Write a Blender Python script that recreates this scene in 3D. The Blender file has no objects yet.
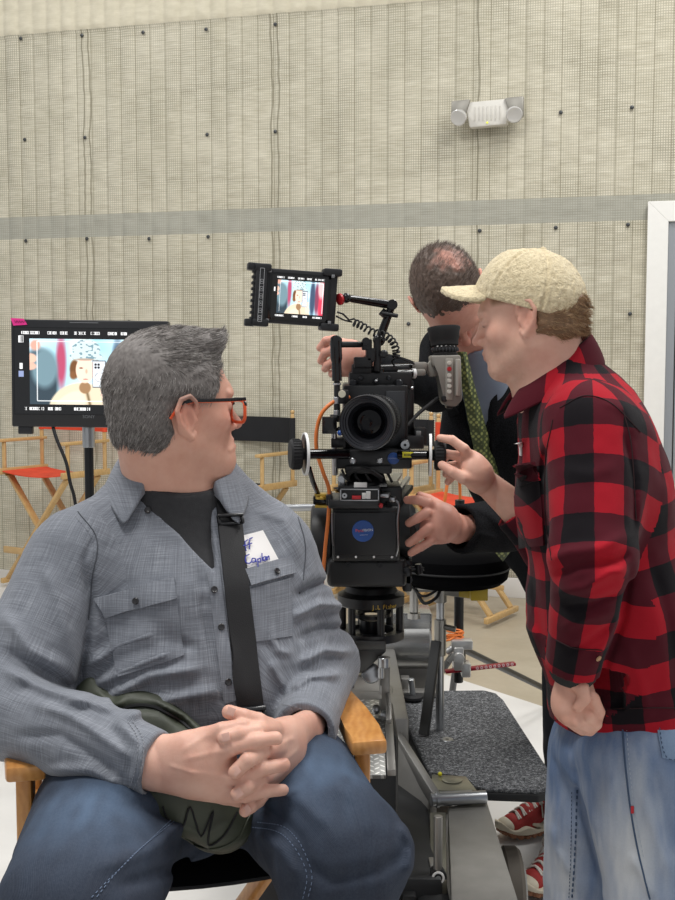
import bpy, bmesh, math, random
import numpy as np
from mathutils import Vector, Matrix
from mathutils.bvhtree import BVHTree

Q = 1.0            # grid coarseness for the modelled surfaces
F = 1150.0; H = 1.55; CX = 337.5; CY = 450.0; HZ = 360.0
PITCH = math.atan((CY - HZ) / F)
col = bpy.context.scene.collection
rnd = random.Random(7)
FW = np.array([0, math.cos(PITCH), -math.sin(PITCH)]); UP = np.array([0, math.sin(PITCH), math.cos(PITCH)])
CAM = np.array([0, 0, H])

def W(px, py, Y):
    d = FW + (px - CX) / F * np.array([1., 0, 0]) - (py - CY) / F * UP
    return CAM + d * (Y / d[1])
def PX(P):
    v = P - CAM; dep = np.maximum(v @ FW, .05)
    return CX + F * v[..., 0] / dep, CY - F * (v @ UP) / dep
def V(*a): return np.array(a, float)
def nrm(v):
    v = np.asarray(v, float); return v / (np.linalg.norm(v) + 1e-12)

# ------------------------------------------------------------------ colours and materials
def lin(h):
    if isinstance(h, str):
        h = h.lstrip('#'); c = [int(h[i:i+2], 16) / 255 for i in (0, 2, 4)]
    else: c = list(h)
    return tuple((x / 12.92 if x <= .04045 else ((x + .055) / 1.055) ** 2.4) for x in c)
class NT:
    def __init__(s, name):
        s.m = bpy.data.materials.new(name); s.m.use_nodes = True
        s.t = s.m.node_tree; s.t.nodes.clear()
        s.out = s.n('ShaderNodeOutputMaterial'); s.b = s.n('ShaderNodeBsdfPrincipled')
        s.l(s.b.outputs[0], s.out.inputs[0])
    def n(s, ty, **kw):
        x = s.t.nodes.new(ty)
        for k, v in kw.items(): setattr(x, k, v)
        return x
    def l(s, a, b): s.t.links.new(a, b)
    def val(s, inp, v):
        if hasattr(v, 'links') or hasattr(v, 'is_output'): s.l(v, inp)
        elif isinstance(v, (tuple, list)) and len(v) == 3 and len(getattr(inp, 'default_value', (0,)) if not isinstance(inp.default_value, float) else (0,)) == 4: inp.default_value = (*v, 1)
        else: inp.default_value = v
    def math(s, op, a, b=0.0, c=0.0):
        x = s.n('ShaderNodeMath', operation=op)
        for i, v in enumerate((a, b, c)): s.val(x.inputs[i], v)
        return x.outputs[0]
    def mix(s, f, a, b, mode='MIX'):
        x = s.n('ShaderNodeMix', data_type='RGBA', blend_type=mode)
        s.val(x.inputs[0], f); s.val(x.inputs[6], a); s.val(x.inputs[7], b)
        return x.outputs[2]
    def coord(s, kind='Object'): return s.n('ShaderNodeTexCoord').outputs[kind]
    def uv(s, name='UVMap'): return s.n('ShaderNodeUVMap', uv_map=name).outputs[0]
    def attr(s, name='Col'): return s.n('ShaderNodeAttribute', attribute_name=name).outputs['Color']
    def mapping(s, vec, scale=(1, 1, 1), rot=(0, 0, 0)):
        x = s.n('ShaderNodeMapping'); s.l(vec, x.inputs[0]); x.inputs['Scale'].default_value = scale; x.inputs['Rotation'].default_value = rot
        return x.outputs[0]
    def noise(s, vec, scale, detail=4, rough=.55, out='Fac'):
        x = s.n('ShaderNodeTexNoise'); s.l(vec, x.inputs['Vector']); x.inputs['Scale'].default_value = scale
        x.inputs['Detail'].default_value = detail; x.inputs['Roughness'].default_value = rough
        return x.outputs[out]
    def ramp(s, f, stops):
        x = s.n('ShaderNodeValToRGB'); s.l(f, x.inputs[0]); e = x.color_ramp.elements
        while len(e) < len(stops): e.new(.5)
        for i, (p, c) in enumerate(stops):
            e[i].position = p; e[i].color = (*c, 1) if len(c) == 3 else c
        return x.outputs[0]
    def sep(s, v):
        x = s.n('ShaderNodeSeparateXYZ'); s.l(v, x.inputs[0]); return x.outputs
    def bump(s, h, strength=.3, dist=.01):
        x = s.n('ShaderNodeBump'); s.l(h, x.inputs['Height']); x.inputs['Strength'].default_value = strength; x.inputs['Distance'].default_value = dist
        s.l(x.outputs[0], s.b.inputs['Normal'])
    def set(s, **kw):
        for k, v in kw.items(): s.val(s.b.inputs[k.replace('_', ' ')], v)
        return s.m
MATS = {}
def mat(name, c='#808080', rough=.5, metal=0, var=0.0, vscale=20, bump=0, bscale=200, spec=.5, coat=0, trans=0, emit=None, es=1):
    if name in MATS: return MATS[name]
    t = NT(name); c = lin(c)
    if var or bump:
        co = t.coord()
    if var:
        n = t.noise(co, vscale)
        lo = tuple(x * (1 - var) for x in c); hi = tuple(min(1, x * (1 + var)) for x in c)
        t.l(t.ramp(n, [(.3, lo), (.7, hi)]), t.b.inputs['Base Color'])
    else: t.b.inputs['Base Color'].default_value = (*c, 1)
    if bump: t.bump(t.noise(co, bscale, 3), bump, .002)
    t.b.inputs['Roughness'].default_value = rough; t.b.inputs['Metallic'].default_value = metal
    t.b.inputs['Specular IOR Level'].default_value = spec; t.b.inputs['Coat Weight'].default_value = coat
    t.b.inputs['Transmission Weight'].default_value = trans
    if emit: t.b.inputs['Emission Color'].default_value = (*lin(emit), 1); t.b.inputs['Emission Strength'].default_value = es
    MATS[name] = t.m
    return t.m

# ------------------------------------------------------------------ objects
def tag(o, label=None, cat=None, group=None, kind=None):
    if label: o['label'] = label
    if cat: o['category'] = cat
    if group: o['group'] = group
    if kind: o['kind'] = kind
    return o
def thing(name, loc, label, cat, group=None, rz=0):
    o = bpy.data.objects.new(name, None); o.location = loc; o.rotation_euler = (0, 0, rz); o.empty_display_size = .05
    col.objects.link(o); bpy.context.view_layer.update()
    return tag(o, label, cat, group)
def parent(o, p):
    if p is not None:
        o.parent = p
        o.matrix_parent_inverse = p.matrix_basis.inverted() if p.parent is None else Matrix()
def link(name, me, m, p=None, local=False, label=None):
    o = bpy.data.objects.new(name, me); col.objects.link(o)
    ms = m if isinstance(m, (list, tuple)) else [m]
    for x in ms: me.materials.append(x)
    if p is not None:
        o.parent = p
        if not local:
            def world(q): return q.matrix_basis if q.parent is None else world(q.parent) @ q.matrix_parent_inverse @ q.matrix_basis
            o.matrix_parent_inverse = world(p).inverted()
    if label: o['label'] = label
    return o
def np_mesh(name, v, f, smooth=True):
    me = bpy.data.meshes.new(name); v = np.asarray(v, np.float32); f = np.asarray(f, np.int32); n, k = f.shape
    me.vertices.add(len(v)); me.vertices.foreach_set('co', v.ravel())
    me.loops.add(n * k); me.loops.foreach_set('vertex_index', f.ravel())
    me.polygons.add(n); me.polygons.foreach_set('loop_start', np.arange(n, dtype=np.int32) * k)
    me.polygons.foreach_set('use_smooth', np.full(n, smooth)); me.update(calc_edges=True); me.validate()
    return me
class MB:
    """collects shapes of one part in world coordinates"""
    def __init__(s): s.bm = bmesh.new()
    def box(s, c, size, R=None, bev=0, seg=2):
        r = bmesh.ops.create_cube(s.bm, size=1)
        M = Matrix.Translation(Vector(c)) @ (R.to_4x4() if R is not None else Matrix()) @ Matrix.Diagonal((*size, 1))
        bmesh.ops.transform(s.bm, matrix=M, verts=r['verts'])
        if bev:
            es = list({e for v in r['verts'] for e in v.link_edges})
            bmesh.ops.bevel(s.bm, geom=es, offset=bev, segments=seg, profile=.5, affect='EDGES')
        return s
    def px(s, x0, y0, x1, y1, Ya, Yb, bev=.003, seg=2):
        a = W(x0, y0, Ya); b = W(x1, y1, Ya)
        c = (a + b) / 2; c[1] = (Ya + Yb) / 2
        return s.box(c, (abs(b[0] - a[0]), abs(Yb - Ya), abs(a[2] - b[2])), bev=bev, seg=seg)
    def bar(s, a, b, w, h, bev=.002, up=(0, 0, 1)):
        a = Vector(a); b = Vector(b); d = (b - a); L = d.length; z = d.normalized()
        x = Vector(up).cross(z)
        if x.length < 1e-3: x = Vector((1, 0, 0))
        x.normalize(); y = z.cross(x)
        R = Matrix((x, y, z)).transposed()
        return s.box((a + b) / 2, (w, h, L), R, bev)
    def tube(s, pts, r, n=12, caps=True):
        pts = [Vector(p) for p in pts]; rs = r if isinstance(r, (list, tuple)) else [r] * len(pts)
        t = (pts[1] - pts[0]).normalized(); x = t.orthogonal().normalized(); rings = []
        for i, p in enumerate(pts):
            t = ((pts[min(i + 1, len(pts) - 1)] - pts[max(i - 1, 0)])).normalized()
            x = (x - t * x.dot(t)).normalized(); y = t.cross(x)
            rings.append([s.bm.verts.new(p + (x * math.cos(2 * math.pi * k / n) + y * math.sin(2 * math.pi * k / n)) * rs[i]) for k in range(n)])
        for a, b in zip(rings, rings[1:]):
            for k in range(n): s.bm.faces.new((a[k], a[(k + 1) % n], b[(k + 1) % n], b[k]))
        if caps: s.bm.faces.new(rings[0][::-1]); s.bm.faces.new(rings[-1])
        return s
    def lathe(s, c, axis, prof, n=40, closed=False):
        """prof: (distance along axis, radius)"""
        c = Vector(c); t = Vector(axis).normalized(); x = t.orthogonal().normalized(); y = t.cross(x); rings = []
        for d, r in prof:
            if r <= 1e-5: rings.append([s.bm.verts.new(c + t * d)])
            else: rings.append([s.bm.verts.new(c + t * d + (x * math.cos(2 * math.pi * k / n) + y * math.sin(2 * math.pi * k / n)) * r) for k in range(n)])
        prs = list(zip(rings, rings[1:])) + ([(rings[-1], rings[0])] if closed else [])
        for a, b in prs:
            if len(a) == 1 and len(b) == 1: continue
            for k in range(n):
                k2 = (k + 1) % n
                if len(a) == 1: s.bm.faces.new((a[0], b[k2], b[k]))
                elif len(b) == 1: s.bm.faces.new((a[k], a[k2], b[0]))
                else: s.bm.faces.new((a[k], a[k2], b[k2], b[k]))
        return s
    def cyl(s, a, b, r, n=24, bev=.001):
        L = (Vector(b) - Vector(a)).length; bev = min(bev, r * .4, L * .3)
        return s.lathe(a, Vector(b) - Vector(a), [(0, 0), (0, r - bev), (bev, r), (L - bev, r), (L, r - bev), (L, 0)], n)
    def ball(s, c, r, n=16):
        p = [(-r * math.cos(math.pi * i / n), r * math.sin(math.pi * i / n)) for i in range(n + 1)]
        return s.lathe(c, (0, 0, 1), p, n * 2)
    def prism(s, pts, vec, bev=0):
        """pts polygon (world), extruded by vec"""
        vec = Vector(vec); a = [s.bm.verts.new(Vector(p)) for p in pts]; b = [s.bm.verts.new(Vector(p) + vec) for p in pts]; n = len(a)
        f = [s.bm.faces.new(a[::-1]), s.bm.faces.new(b)]
        for k in range(n): f.append(s.bm.faces.new((a[k], a[(k + 1) % n], b[(k + 1) % n], b[k])))
        if bev:
            es = list({e for q in f for e in q.edges})
            bmesh.ops.bevel(s.bm, geom=es, offset=bev, segments=2, profile=.5, affect='EDGES')
        return s
    def build(s, name, m, p=None, smooth=True, label=None, angle=35):
        bmesh.ops.recalc_face_normals(s.bm, faces=s.bm.faces[:])
        me = bpy.data.meshes.new(name); s.bm.to_mesh(me); s.bm.free()
        if smooth:
            me.polygons.foreach_set('use_smooth', [True] * len(me.polygons))
            try: me.set_sharp_from_angle(angle=math.radians(angle))
            except Exception: pass
        return link(name, me, m, p, label=label)
def curve_pts(pts, n=8):
    """Catmull-Rom through pts"""
    P = [np.asarray(p, float) for p in pts]; P = [2 * P[0] - P[1]] + P + [2 * P[-1] - P[-2]]; out = []
    for i in range(1, len(P) - 2):
        for k in range(n):
            t = k / n; a, b, c, d = P[i-1], P[i], P[i+1], P[i+2]
            out.append(.5 * ((2*b) + (-a + c)*t + (2*a - 5*b + 4*c - d)*t*t + (-a + 3*b - 3*c + d)*t**3))
    out.append(P[-2]); return out
def text_mesh(name, txt, size, pos, xdir, ydir, m, p=None, depth=.0006, align='CENTER', shear=0, label=None):
    cu = bpy.data.curves.new(name, 'FONT'); cu.body = txt; cu.size = size; cu.extrude = depth; cu.align_x = align; cu.align_y = 'CENTER'; cu.shear = shear
    cu.resolution_u = 3
    o = bpy.data.objects.new(name, cu); col.objects.link(o); bpy.context.view_layer.update()
    me = bpy.data.meshes.new_from_object(o.evaluated_get(bpy.context.evaluated_depsgraph_get()))
    bpy.data.objects.remove(o); bpy.data.curves.remove(cu)
    x = Vector(xdir).normalized(); z = x.cross(Vector(ydir)).normalized(); y = z.cross(x)
    M = Matrix((x, y, z)).transposed().to_4x4(); M.translation = Vector(pos); me.transform(M)
    me.materials.clear()
    return link(name, me, m, p, label=label)

# ------------------------------------------------------------------ distance-field modelling
_r = np.random.RandomState(3); _T = _r.rand(32, 32, 32).astype(np.float32) * 2 - 1
def vnoise(P, s):
    q = P * s; i = np.floor(q).astype(np.int64); f = q - i; f = f * f * (3 - 2 * f); i &= 31; j = (i + 1) & 31
    x0, y0, z0 = i[..., 0], i[..., 1], i[..., 2]; x1, y1, z1 = j[..., 0], j[..., 1], j[..., 2]; a, b, c = f[..., 0], f[..., 1], f[..., 2]
    l = lambda u, v, t: u + (v - u) * t
    return l(l(l(_T[x0, y0, z0], _T[x1, y0, z0], a), l(_T[x0, y1, z0], _T[x1, y1, z0], a), b),
             l(l(_T[x0, y0, z1], _T[x1, y0, z1], a), l(_T[x0, y1, z1], _T[x1, y1, z1], a), b), c)
def smin(a, b, k):
    if k <= 0: return np.minimum(a, b)
    h = np.maximum(k - np.abs(a - b), 0) / k
    return np.minimum(a, b) - h * h * k * .25
def smax(a, b, k): return -smin(-a, -b, k)
def cone(a, b, ra, rb, side=None, sx=1., sy=1.):
    """tapered capsule; side + sx, sy flatten the section (sx along side, sy across)"""
    a = np.asarray(a, float); b = np.asarray(b, float); ab = b - a; L2 = ab @ ab
    def f(P):
        w = P - a; t = np.clip((w @ ab) / L2, 0, 1); r = ra + (rb - ra) * t
        q = w - t[:, None] * ab
        if side is None: return np.sqrt((q * q).sum(1)) - r
        z = ab / math.sqrt(L2); s = np.asarray(side, float); s = nrm(s - z * (s @ z)); u = np.cross(z, s)
        qs = q @ s / sx; qu = q @ u / sy; qz = q @ z
        return (np.sqrt(qs * qs + qu * qu + qz * qz) - r) * min(sx, sy, 1)
    f.box = (np.minimum(a - ra * max(sx, sy, 1), b - rb * max(sx, sy, 1)), np.maximum(a + ra * max(sx, sy, 1), b + rb * max(sx, sy, 1)))
    return f
def ell(c, r, R=None):
    c = np.asarray(c, float); r = np.asarray(r, float); M = np.eye(3) if R is None else np.asarray(R, float)   # columns = axes
    def f(P):
        q = (P - c) @ M; k0 = np.sqrt(((q / r) ** 2).sum(1)); k1 = np.sqrt(((q / r ** 2) ** 2).sum(1)) + 1e-9
        return k0 * (k0 - 1) / k1
    m = r.max(); f.box = (c - m, c + m); return f
def rbox(c, hs, rr, R=None):
    c = np.asarray(c, float); hs = np.asarray(hs, float) - rr; M = np.eye(3) if R is None else np.asarray(R, float)
    def f(P):
        q = np.abs((P - c) @ M) - hs
        return np.sqrt((np.maximum(q, 0) ** 2).sum(1)) + np.minimum(q.max(1), 0) - rr
    m = np.linalg.norm(hs) + rr; f.box = (c - m, c + m); return f
def plane(p, n):
    p = np.asarray(p, float); n = nrm(n); f = lambda P: (P - p) @ n; f.box = None; return f
class Fld:
    def __init__(s): s.ops = []; s.lo = np.full(3, 1e9); s.hi = -s.lo
    def add(s, f, k=.02): s.ops.append(('u', f, k)); s._bb(f); return s
    def _bb(s, f):
        if f.box is not None: s.lo = np.minimum(s.lo, f.box[0]); s.hi = np.maximum(s.hi, f.box[1])
    def sub(s, f, k=.01): s.ops.append(('s', f, k)); return s
    def cut(s, f, k=.0): s.ops.append(('i', f, k)); return s
    def chain(s, pts, rs, k=.02, kj=.0, **kw):
        g = Fld()
        for i in range(len(pts) - 1): g.add(cone(pts[i], pts[i+1], rs[i], rs[i+1], **kw), kj)
        return s.add(g.fn(), k)
    def disp(s, f): s.ops.append(('d', f, 0)); return s
    def fn(s):
        f = lambda P: s(P)
        f.box = (s.lo.copy(), s.hi.copy()); return f
    def __call__(s, P):
        d = np.full(len(P), 1e3)
        for op, f, k in s.ops:
            if op == 'u': d = smin(d, f(P), k)
            elif op == 's': d = smax(d, -f(P), k)
            elif op == 'i': d = smax(d, f(P), k)
            else: d = d + f(P)
        return d
def surface(fld, h, pad=.03, lo=None, hi=None, B=8):
    h = h * Q
    lo = (fld.lo - pad) if lo is None else np.asarray(lo, float); hi = (fld.hi + pad) if hi is None else np.asarray(hi, float)
    nb = np.ceil((hi - lo) / (h * B)).astype(int) + 1
    gi = np.stack(np.meshgrid(*[np.arange(n) for n in nb], indexing='ij'), -1).reshape(-1, 3)
    cen = lo + (gi * B + (B - 1) / 2) * h
    dc = np.concatenate([fld(c) for c in np.array_split(cen, max(1, len(cen) // 200000))])
    act = np.abs(dc) < h * B * 1.25 + .012
    D = np.where(dc > 0, 1., -1.).astype(np.float32).reshape(nb)
    D = np.repeat(np.repeat(np.repeat(D, B, 0), B, 1), B, 2)
    off = np.stack(np.meshgrid(*[np.arange(B)] * 3, indexing='ij'), -1).reshape(-1, 3)
    ga = gi[act]
    for ch in np.array_split(ga, max(1, len(ga) // 300)):
        ii = (ch[:, None, :] * B + off[None]).reshape(-1, 3)
        D[ii[:, 0], ii[:, 1], ii[:, 2]] = fld(lo + ii * h)
    S = D < 0; nx, ny, nz = S.shape
    c8 = [S[a:nx-1+a, b:ny-1+b, c:nz-1+c] for a in (0, 1) for b in (0, 1) for c in (0, 1)]
    cnt = sum(x.astype(np.int8) for x in c8); cells = np.argwhere((cnt > 0) & (cnt < 8))
    idx = np.full((nx-1, ny-1, nz-1), -1, np.int32); idx[cells[:, 0], cells[:, 1], cells[:, 2]] = np.arange(len(cells))
    acc = np.zeros((len(cells), 3)); num = np.zeros(len(cells))
    cor = [(a, b, c) for a in (0, 1) for b in (0, 1) for c in (0, 1)]
    dv = {q: D[cells[:, 0]+q[0], cells[:, 1]+q[1], cells[:, 2]+q[2]].astype(float) for q in cor}
    for q in cor:
        for ax in range(3):
            if q[ax] == 0:
                q2 = tuple(1 if i == ax else q[i] for i in range(3)); a = dv[q]; b = dv[q2]; m = (a < 0) != (b < 0)
                t = np.where(m, a / np.where(m, a - b, 1), 0); p = np.tile(np.array(q, float), (len(cells), 1)); p[:, ax] += t
                acc += np.where(m[:, None], p, 0); num += m
    v = lo + (cells + acc / num[:, None]) * h
    fs = []
    for ax in range(3):
        o1, o2 = [(1, 2), (2, 0), (0, 1)][ax]
        sl = [slice(None)] * 3; sl2 = [slice(None)] * 3; sl[ax] = slice(0, -1); sl2[ax] = slice(1, None)
        A = S[tuple(sl)]; Bm = S[tuple(sl2)]
        e = np.argwhere(A != Bm); e = e[(e[:, o1] > 0) & (e[:, o2] > 0) & (e[:, o1] < S.shape[o1]-1) & (e[:, o2] < S.shape[o2]-1)]
        def cell(d1, d2):
            c = e.copy(); c[:, o1] -= d1; c[:, o2] -= d2; return idx[c[:, 0], c[:, 1], c[:, 2]]
        qd = np.stack([cell(0, 0), cell(1, 0), cell(1, 1), cell(0, 1)], 1)
        ins = A[e[:, 0], e[:, 1], e[:, 2]]
        qd = np.where(ins[:, None], qd, qd[:, ::-1]); fs.append(qd)
    f = np.concatenate(fs); f = f[(f >= 0).all(1)]
    return v, f
def grad(fld, P, e=.0015):
    g = np.stack([fld(P + np.eye(3)[i] * e) - fld(P - np.eye(3)[i] * e) for i in range(3)], 1)
    return g / (np.linalg.norm(g, axis=1, keepdims=True) + 1e-9)
def sdf_obj(name, fld, h, m, p=None, colf=None, uvf=None, label=None, lo=None, hi=None, keep=None):
    v, f = surface(fld, h, lo=lo, hi=hi)
    me = np_mesh(name, v, f)
    if colf is not None:
        c = colf(v); at = me.color_attributes.new('Col', 'FLOAT_COLOR', 'POINT')
        at.data.foreach_set('color', np.concatenate([c, np.ones((len(v), 1))], 1).astype(np.float32).ravel())
    if uvf is not None:
        uvl = me.uv_layers.new(name='UVMap'); li = np.empty(len(me.loops), np.int32); me.loops.foreach_get('vertex_index', li)
        fi = li.reshape(-1, 4); uv = uvf(v, fi)   # -> (F,4,2)
        uvl.data.foreach_set('uv', uv.reshape(-1, 2).astype(np.float32).ravel())
    o = link(name, me, m, p, label=label); o['_'] = 0; del o['_']
    SURF[name if p is None else p.name + '/' + name] = (v, f)
    return o
SURF = {}
def bvh_of(*keys):
    vs = []; fs = []; n = 0
    for k in keys:
        v, f = SURF[k]; vs.append(v); fs.append(f + n); n += len(v)
    v = np.concatenate(vs); f = np.concatenate(fs)
    return BVHTree.FromPolygons([tuple(x) for x in v], [tuple(int(i) for i in x) for x in f])
def hit(bvh, px, py, guess=None):
    d = Vector(W(px, py, 1.) - CAM).normalized(); r = bvh.ray_cast(Vector(CAM), d)
    if r[0] is None:
        if guess is None: return None, None
        return Vector(W(px, py, guess)), -d
    n = r[1] if r[1].dot(d) < 0 else -r[1]
    return r[0], n
def fold_disp(folds):
    """folds: (pixel polyline, half width in m, height in m): raised (or sunk) ridges of cloth following the lines"""
    def f(P):
        x, y = PX(P); dep = np.maximum((P - CAM) @ FW, .05) / F; out = np.zeros(len(P))
        for pl, w, hh in folds:
            pl = np.asarray(pl, float); best = np.full(len(P), 1e9); tt = np.zeros(len(P)); n = len(pl) - 1
            for i in range(n):
                a = pl[i]; ab = pl[i+1] - a; L = ab @ ab
                t = np.clip(((x - a[0]) * ab[0] + (y - a[1]) * ab[1]) / L, 0, 1)
                dd = np.hypot(x - a[0] - t * ab[0], y - a[1] - t * ab[1]); m = dd < best; best = np.where(m, dd, best); tt = np.where(m, (i + t) / n, tt)
            out -= hh * np.exp(-(best * dep / w) ** 2) * np.clip(np.sin(np.pi * np.clip(tt, .02, .98)) * 1.8, 0, 1)
        return out
    return f
def strands(name, roots, dirs_fn, length, width, colors, m, p, seg=5, seed=1, label=None):
    """hair: each root grows along dirs_fn(point, step) -> direction"""
    R = np.random.RandomState(seed); n = len(roots); P = [roots]; L = length(roots) if callable(length) else np.full(n, length)
    L = L * R.uniform(.7, 1.15, n)
    for i in range(seg):
        P.append(P[-1] + dirs_fn(P[-1], i, R) * (L / seg)[:, None])
    P = np.stack(P, 1)                                   # n, seg+1, 3
    t = P[:, 1:] - P[:, :-1]; t = np.concatenate([t, t[:, -1:]], 1); t /= np.linalg.norm(t, axis=2, keepdims=True) + 1e-9
    a = np.cross(t, np.array([.3, .5, .8])); a /= np.linalg.norm(a, axis=2, keepdims=True) + 1e-9; b = np.cross(t, a)
    wd = width * np.linspace(1, .25, seg + 1)[None, :, None]
    rings = np.stack([P + (a * math.cos(q) + b * math.sin(q)) * wd for q in (0, 2.094, 4.188)], 2)   # n,seg+1,3,3
    v = rings.reshape(-1, 3); base = np.arange(n)[:, None, None] * (seg + 1) * 3 + np.arange(seg)[None, :, None] * 3 + np.arange(3)[None, None]
    k2 = (np.arange(3) + 1) % 3; base2 = np.arange(n)[:, None, None] * (seg + 1) * 3 + np.arange(seg)[None, :, None] * 3 + k2[None, None]
    f = np.stack([base, base2, base2 + 3, base + 3], -1).reshape(-1, 4)
    c = colors(roots, R); c = np.repeat(c, (seg + 1) * 3, 0)
    return v, f, c
# ------------------------------------------------------------------ camera, render look, light
sc = bpy.context.scene
cd = bpy.data.cameras.new('camera'); cam = bpy.data.objects.new('camera', cd); col.objects.link(cam)
cd.sensor_fit = 'VERTICAL'; cd.sensor_height = 36; cd.sensor_width = 27; cd.lens = F * 36 / 900; cd.clip_start = .05; cd.clip_end = 100
cam.location = (0, 0, H); cam.rotation_euler = (math.pi / 2 - PITCH, 0, 0); sc.camera = cam
sc.view_settings.view_transform = 'Standard'; sc.view_settings.look = 'None'; sc.view_settings.gamma = 1; sc.view_settings.use_curve_mapping = False
sc.view_settings.exposure = .0
w = bpy.data.worlds.new('world'); sc.world = w; w.use_nodes = True
w.node_tree.nodes['Background'].inputs[0].default_value = (.95, .965, 1.0, 1); w.node_tree.nodes['Background'].inputs[1].default_value = .46
def area(name, loc, size, power, c=(1, .97, .92), target=(0, 2.5, .8)):
    l = bpy.data.lights.new(name, 'AREA'); l.shape = 'RECTANGLE'; l.size, l.size_y = size; l.energy = power; l.color = c
    o = bpy.data.objects.new(name, l); col.objects.link(o); o.location = loc
    o.rotation_euler = (Vector(target) - Vector(loc)).to_track_quat('-Z', 'Y').to_euler(); return o
area('high_bay_lamp', (-1.2, 1.2, 5.6), (1.6, 1.0), 145, c=(1,.985,.96))
area('high_bay_lamp', (2.4, 2.6, 5.6), (1.6, 1.0), 120, c=(1,.985,.96))
area('high_bay_lamp', (-2.5, 5.6, 5.6), (1.6, 1.0), 85, c=(1,.985,.96), target=(-2.5, 6.0, 0))
area('high_bay_lamp', (2.2, 5.2, 5.6), (1.6, 1.0), 85, c=(1,.985,.96), target=(2.2, 5.6, 0))

# ------------------------------------------------------------------ the padded wall
WA = V(-337.5 / F * 8.45, 8.45); WB = V(337.5 / F * 7.2, 7.2)          # plan points seen at the left and right image edge
wd = (WB - WA) / np.linalg.norm(WB - WA); wn = V(-wd[1], wd[0]) * -1      # towards the camera side
if wn[1] > 0: wn = -wn
def wallP(u, z, off=0.): 
    p = WA + wd * u + wn * off; return V(p[0], p[1], z)
def wall_uz(px, py):
    d = W(px, py, 1.) - CAM; # plan intersection
    # CAM.xy + t d.xy = WA + u wd
    A = np.array([[d[0], -wd[0]], [d[1], -wd[1]]]); t, u = np.linalg.solve(A, WA); return u, H + t * d[2]
U0, U1 = -3.0, 8.0
zband = [wall_uz(0, 240)[1], wall_uz(0, 218)[1]]; zseam = wall_uz(0, 37)[1]
PL = .112
us = np.arange(U0, U1, PL / 10); zs = np.arange(0, 4.4, .022)
uu, zz = np.meshgrid(us, zs, indexing='ij')
R_ = np.random.RandomState(5)
ph = (uu / PL) % 1; cellu = np.floor(uu / PL).astype(int)
blg = (np.abs(np.sin(np.pi * ph)) ** .45)
amp = .010 + .004 * np.sin(cellu * 1.7)
off = blg * amp
P3 = np.stack([uu, zz, 0 * uu], -1)
off += .004 * vnoise(np.stack([cellu * 7.3 + ph * 1.5, zz * 9, uu * 0], -1), 1.0) * blg
off += .0045 * vnoise(np.stack([cellu * 3.1 + ph * .6, zz * 26, uu * 0 + 4], -1), 1.0) * blg
for zt in np.arange(.28, 4.4, .62):       # horizontal quilting lines puckering the cloth
    off -= .006 * np.exp(-((zz - zt - .02 * np.sin(cellu * 2.3)) / .012) ** 2)
off += np.where(zz > zseam - .02, .018, 0) * np.clip((zz - zseam + .02) / .03, 0, 1)
off += np.where(zz > zseam, .006 * np.sin(ph * np.pi) , 0)
v = np.stack([WA[0] + wd[0] * uu + wn[0] * off, WA[1] + wd[1] * uu + wn[1] * off, zz], -1).reshape(-1, 3)
n1, n2 = uu.shape; a = (np.arange(n1 - 1)[:, None] * n2 + np.arange(n2 - 1)[None]).ravel()
me = np_mesh('wall_back', v, np.stack([a, a + n2, a + n2 + 1, a + 1], 1))
uvl = me.uv_layers.new(name='UVMap'); li = np.empty(len(me.loops), np.int32); me.loops.foreach_get('vertex_index', li)
uvl.data.foreach_set('uv', np.stack([uu.ravel()[li], zz.ravel()[li]], 1).astype(np.float32).ravel())
t = NT('padded_wall_cloth'); uv = t.uv(); s = t.sep(uv); u_, z_ = s[0], s[1]
cloth = t.ramp(t.noise(t.mapping(uv, (1.2, .5, 1)), 3, 5), [(.3, lin('#c6c0ab')), (.7, lin('#d6d0bd'))])
wr = t.noise(t.mapping(uv, (6, 45, 1)), 1.6, 4, .6); cloth = t.mix(.35, cloth, t.ramp(wr, [(.35, lin('#ada792')), (.65, lin('#e4dfce'))]))
top = t.ramp(t.noise(t.mapping(uv, (6, 12, 1)), 2, 4), [(.3, lin('#c9c2ac')), (.7, lin('#d6cfba'))])
GR = 2 * math.pi / .0155
gx = t.math('GREATER_THAN', t.math('SINE', t.math('MULTIPLY', u_, GR)), .45); gz = t.math('GREATER_THAN', t.math('SINE', t.math('MULTIPLY', z_, GR)), .45)
g = t.math('MAXIMUM', gx, gz)
fade = t.ramp(t.noise(uv, 2.2, 2), [(.35, (.25,) * 3), (.7, (.62,) * 3)])
netc = t.mix(t.math('MULTIPLY', g, fade), cloth, lin('#6f6c5a'))
seam = t.math('LESS_THAN', t.math('ABSOLUTE', t.math('SUBTRACT', t.math('FRACT', t.math('ADD', t.math('DIVIDE', u_, PL), .5)), .5)), .035)
netc = t.mix(t.math('MULTIPLY', seam, .45), netc, lin('#75705c'))
for px_ in (85, 91, 272, 279, 478):
    l_ = t.math('LESS_THAN', t.math('ABSOLUTE', t.math('SUBTRACT', t.math('ADD', u_, t.math('MULTIPLY', t.math('SUBTRACT', t.noise(t.mapping(uv, (0, 1, 1)), 2.5, 2), .5), .05)), wall_uz(px_, 150)[0])), .006); netc = t.mix(t.math('MULTIPLY', l_, .6), netc, lin('#6d6855'))
inb = t.math('MULTIPLY', t.math('GREATER_THAN', z_, zband[0]), t.math('LESS_THAN', z_, zband[1]))
bandc = t.ramp(t.noise(t.mapping(uv, (3, 60, 1)), 3, 3), [(.3, lin('#a1a094')), (.7, lin('#afaea3'))]); bandc = t.mix(t.math('MULTIPLY', g, .3), bandc, lin('#76766a'))
netc = t.mix(t.math('MULTIPLY', inb, .9), netc, bandc)
full = t.mix(t.math('GREATER_THAN', z_, zseam), netc, top)
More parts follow.
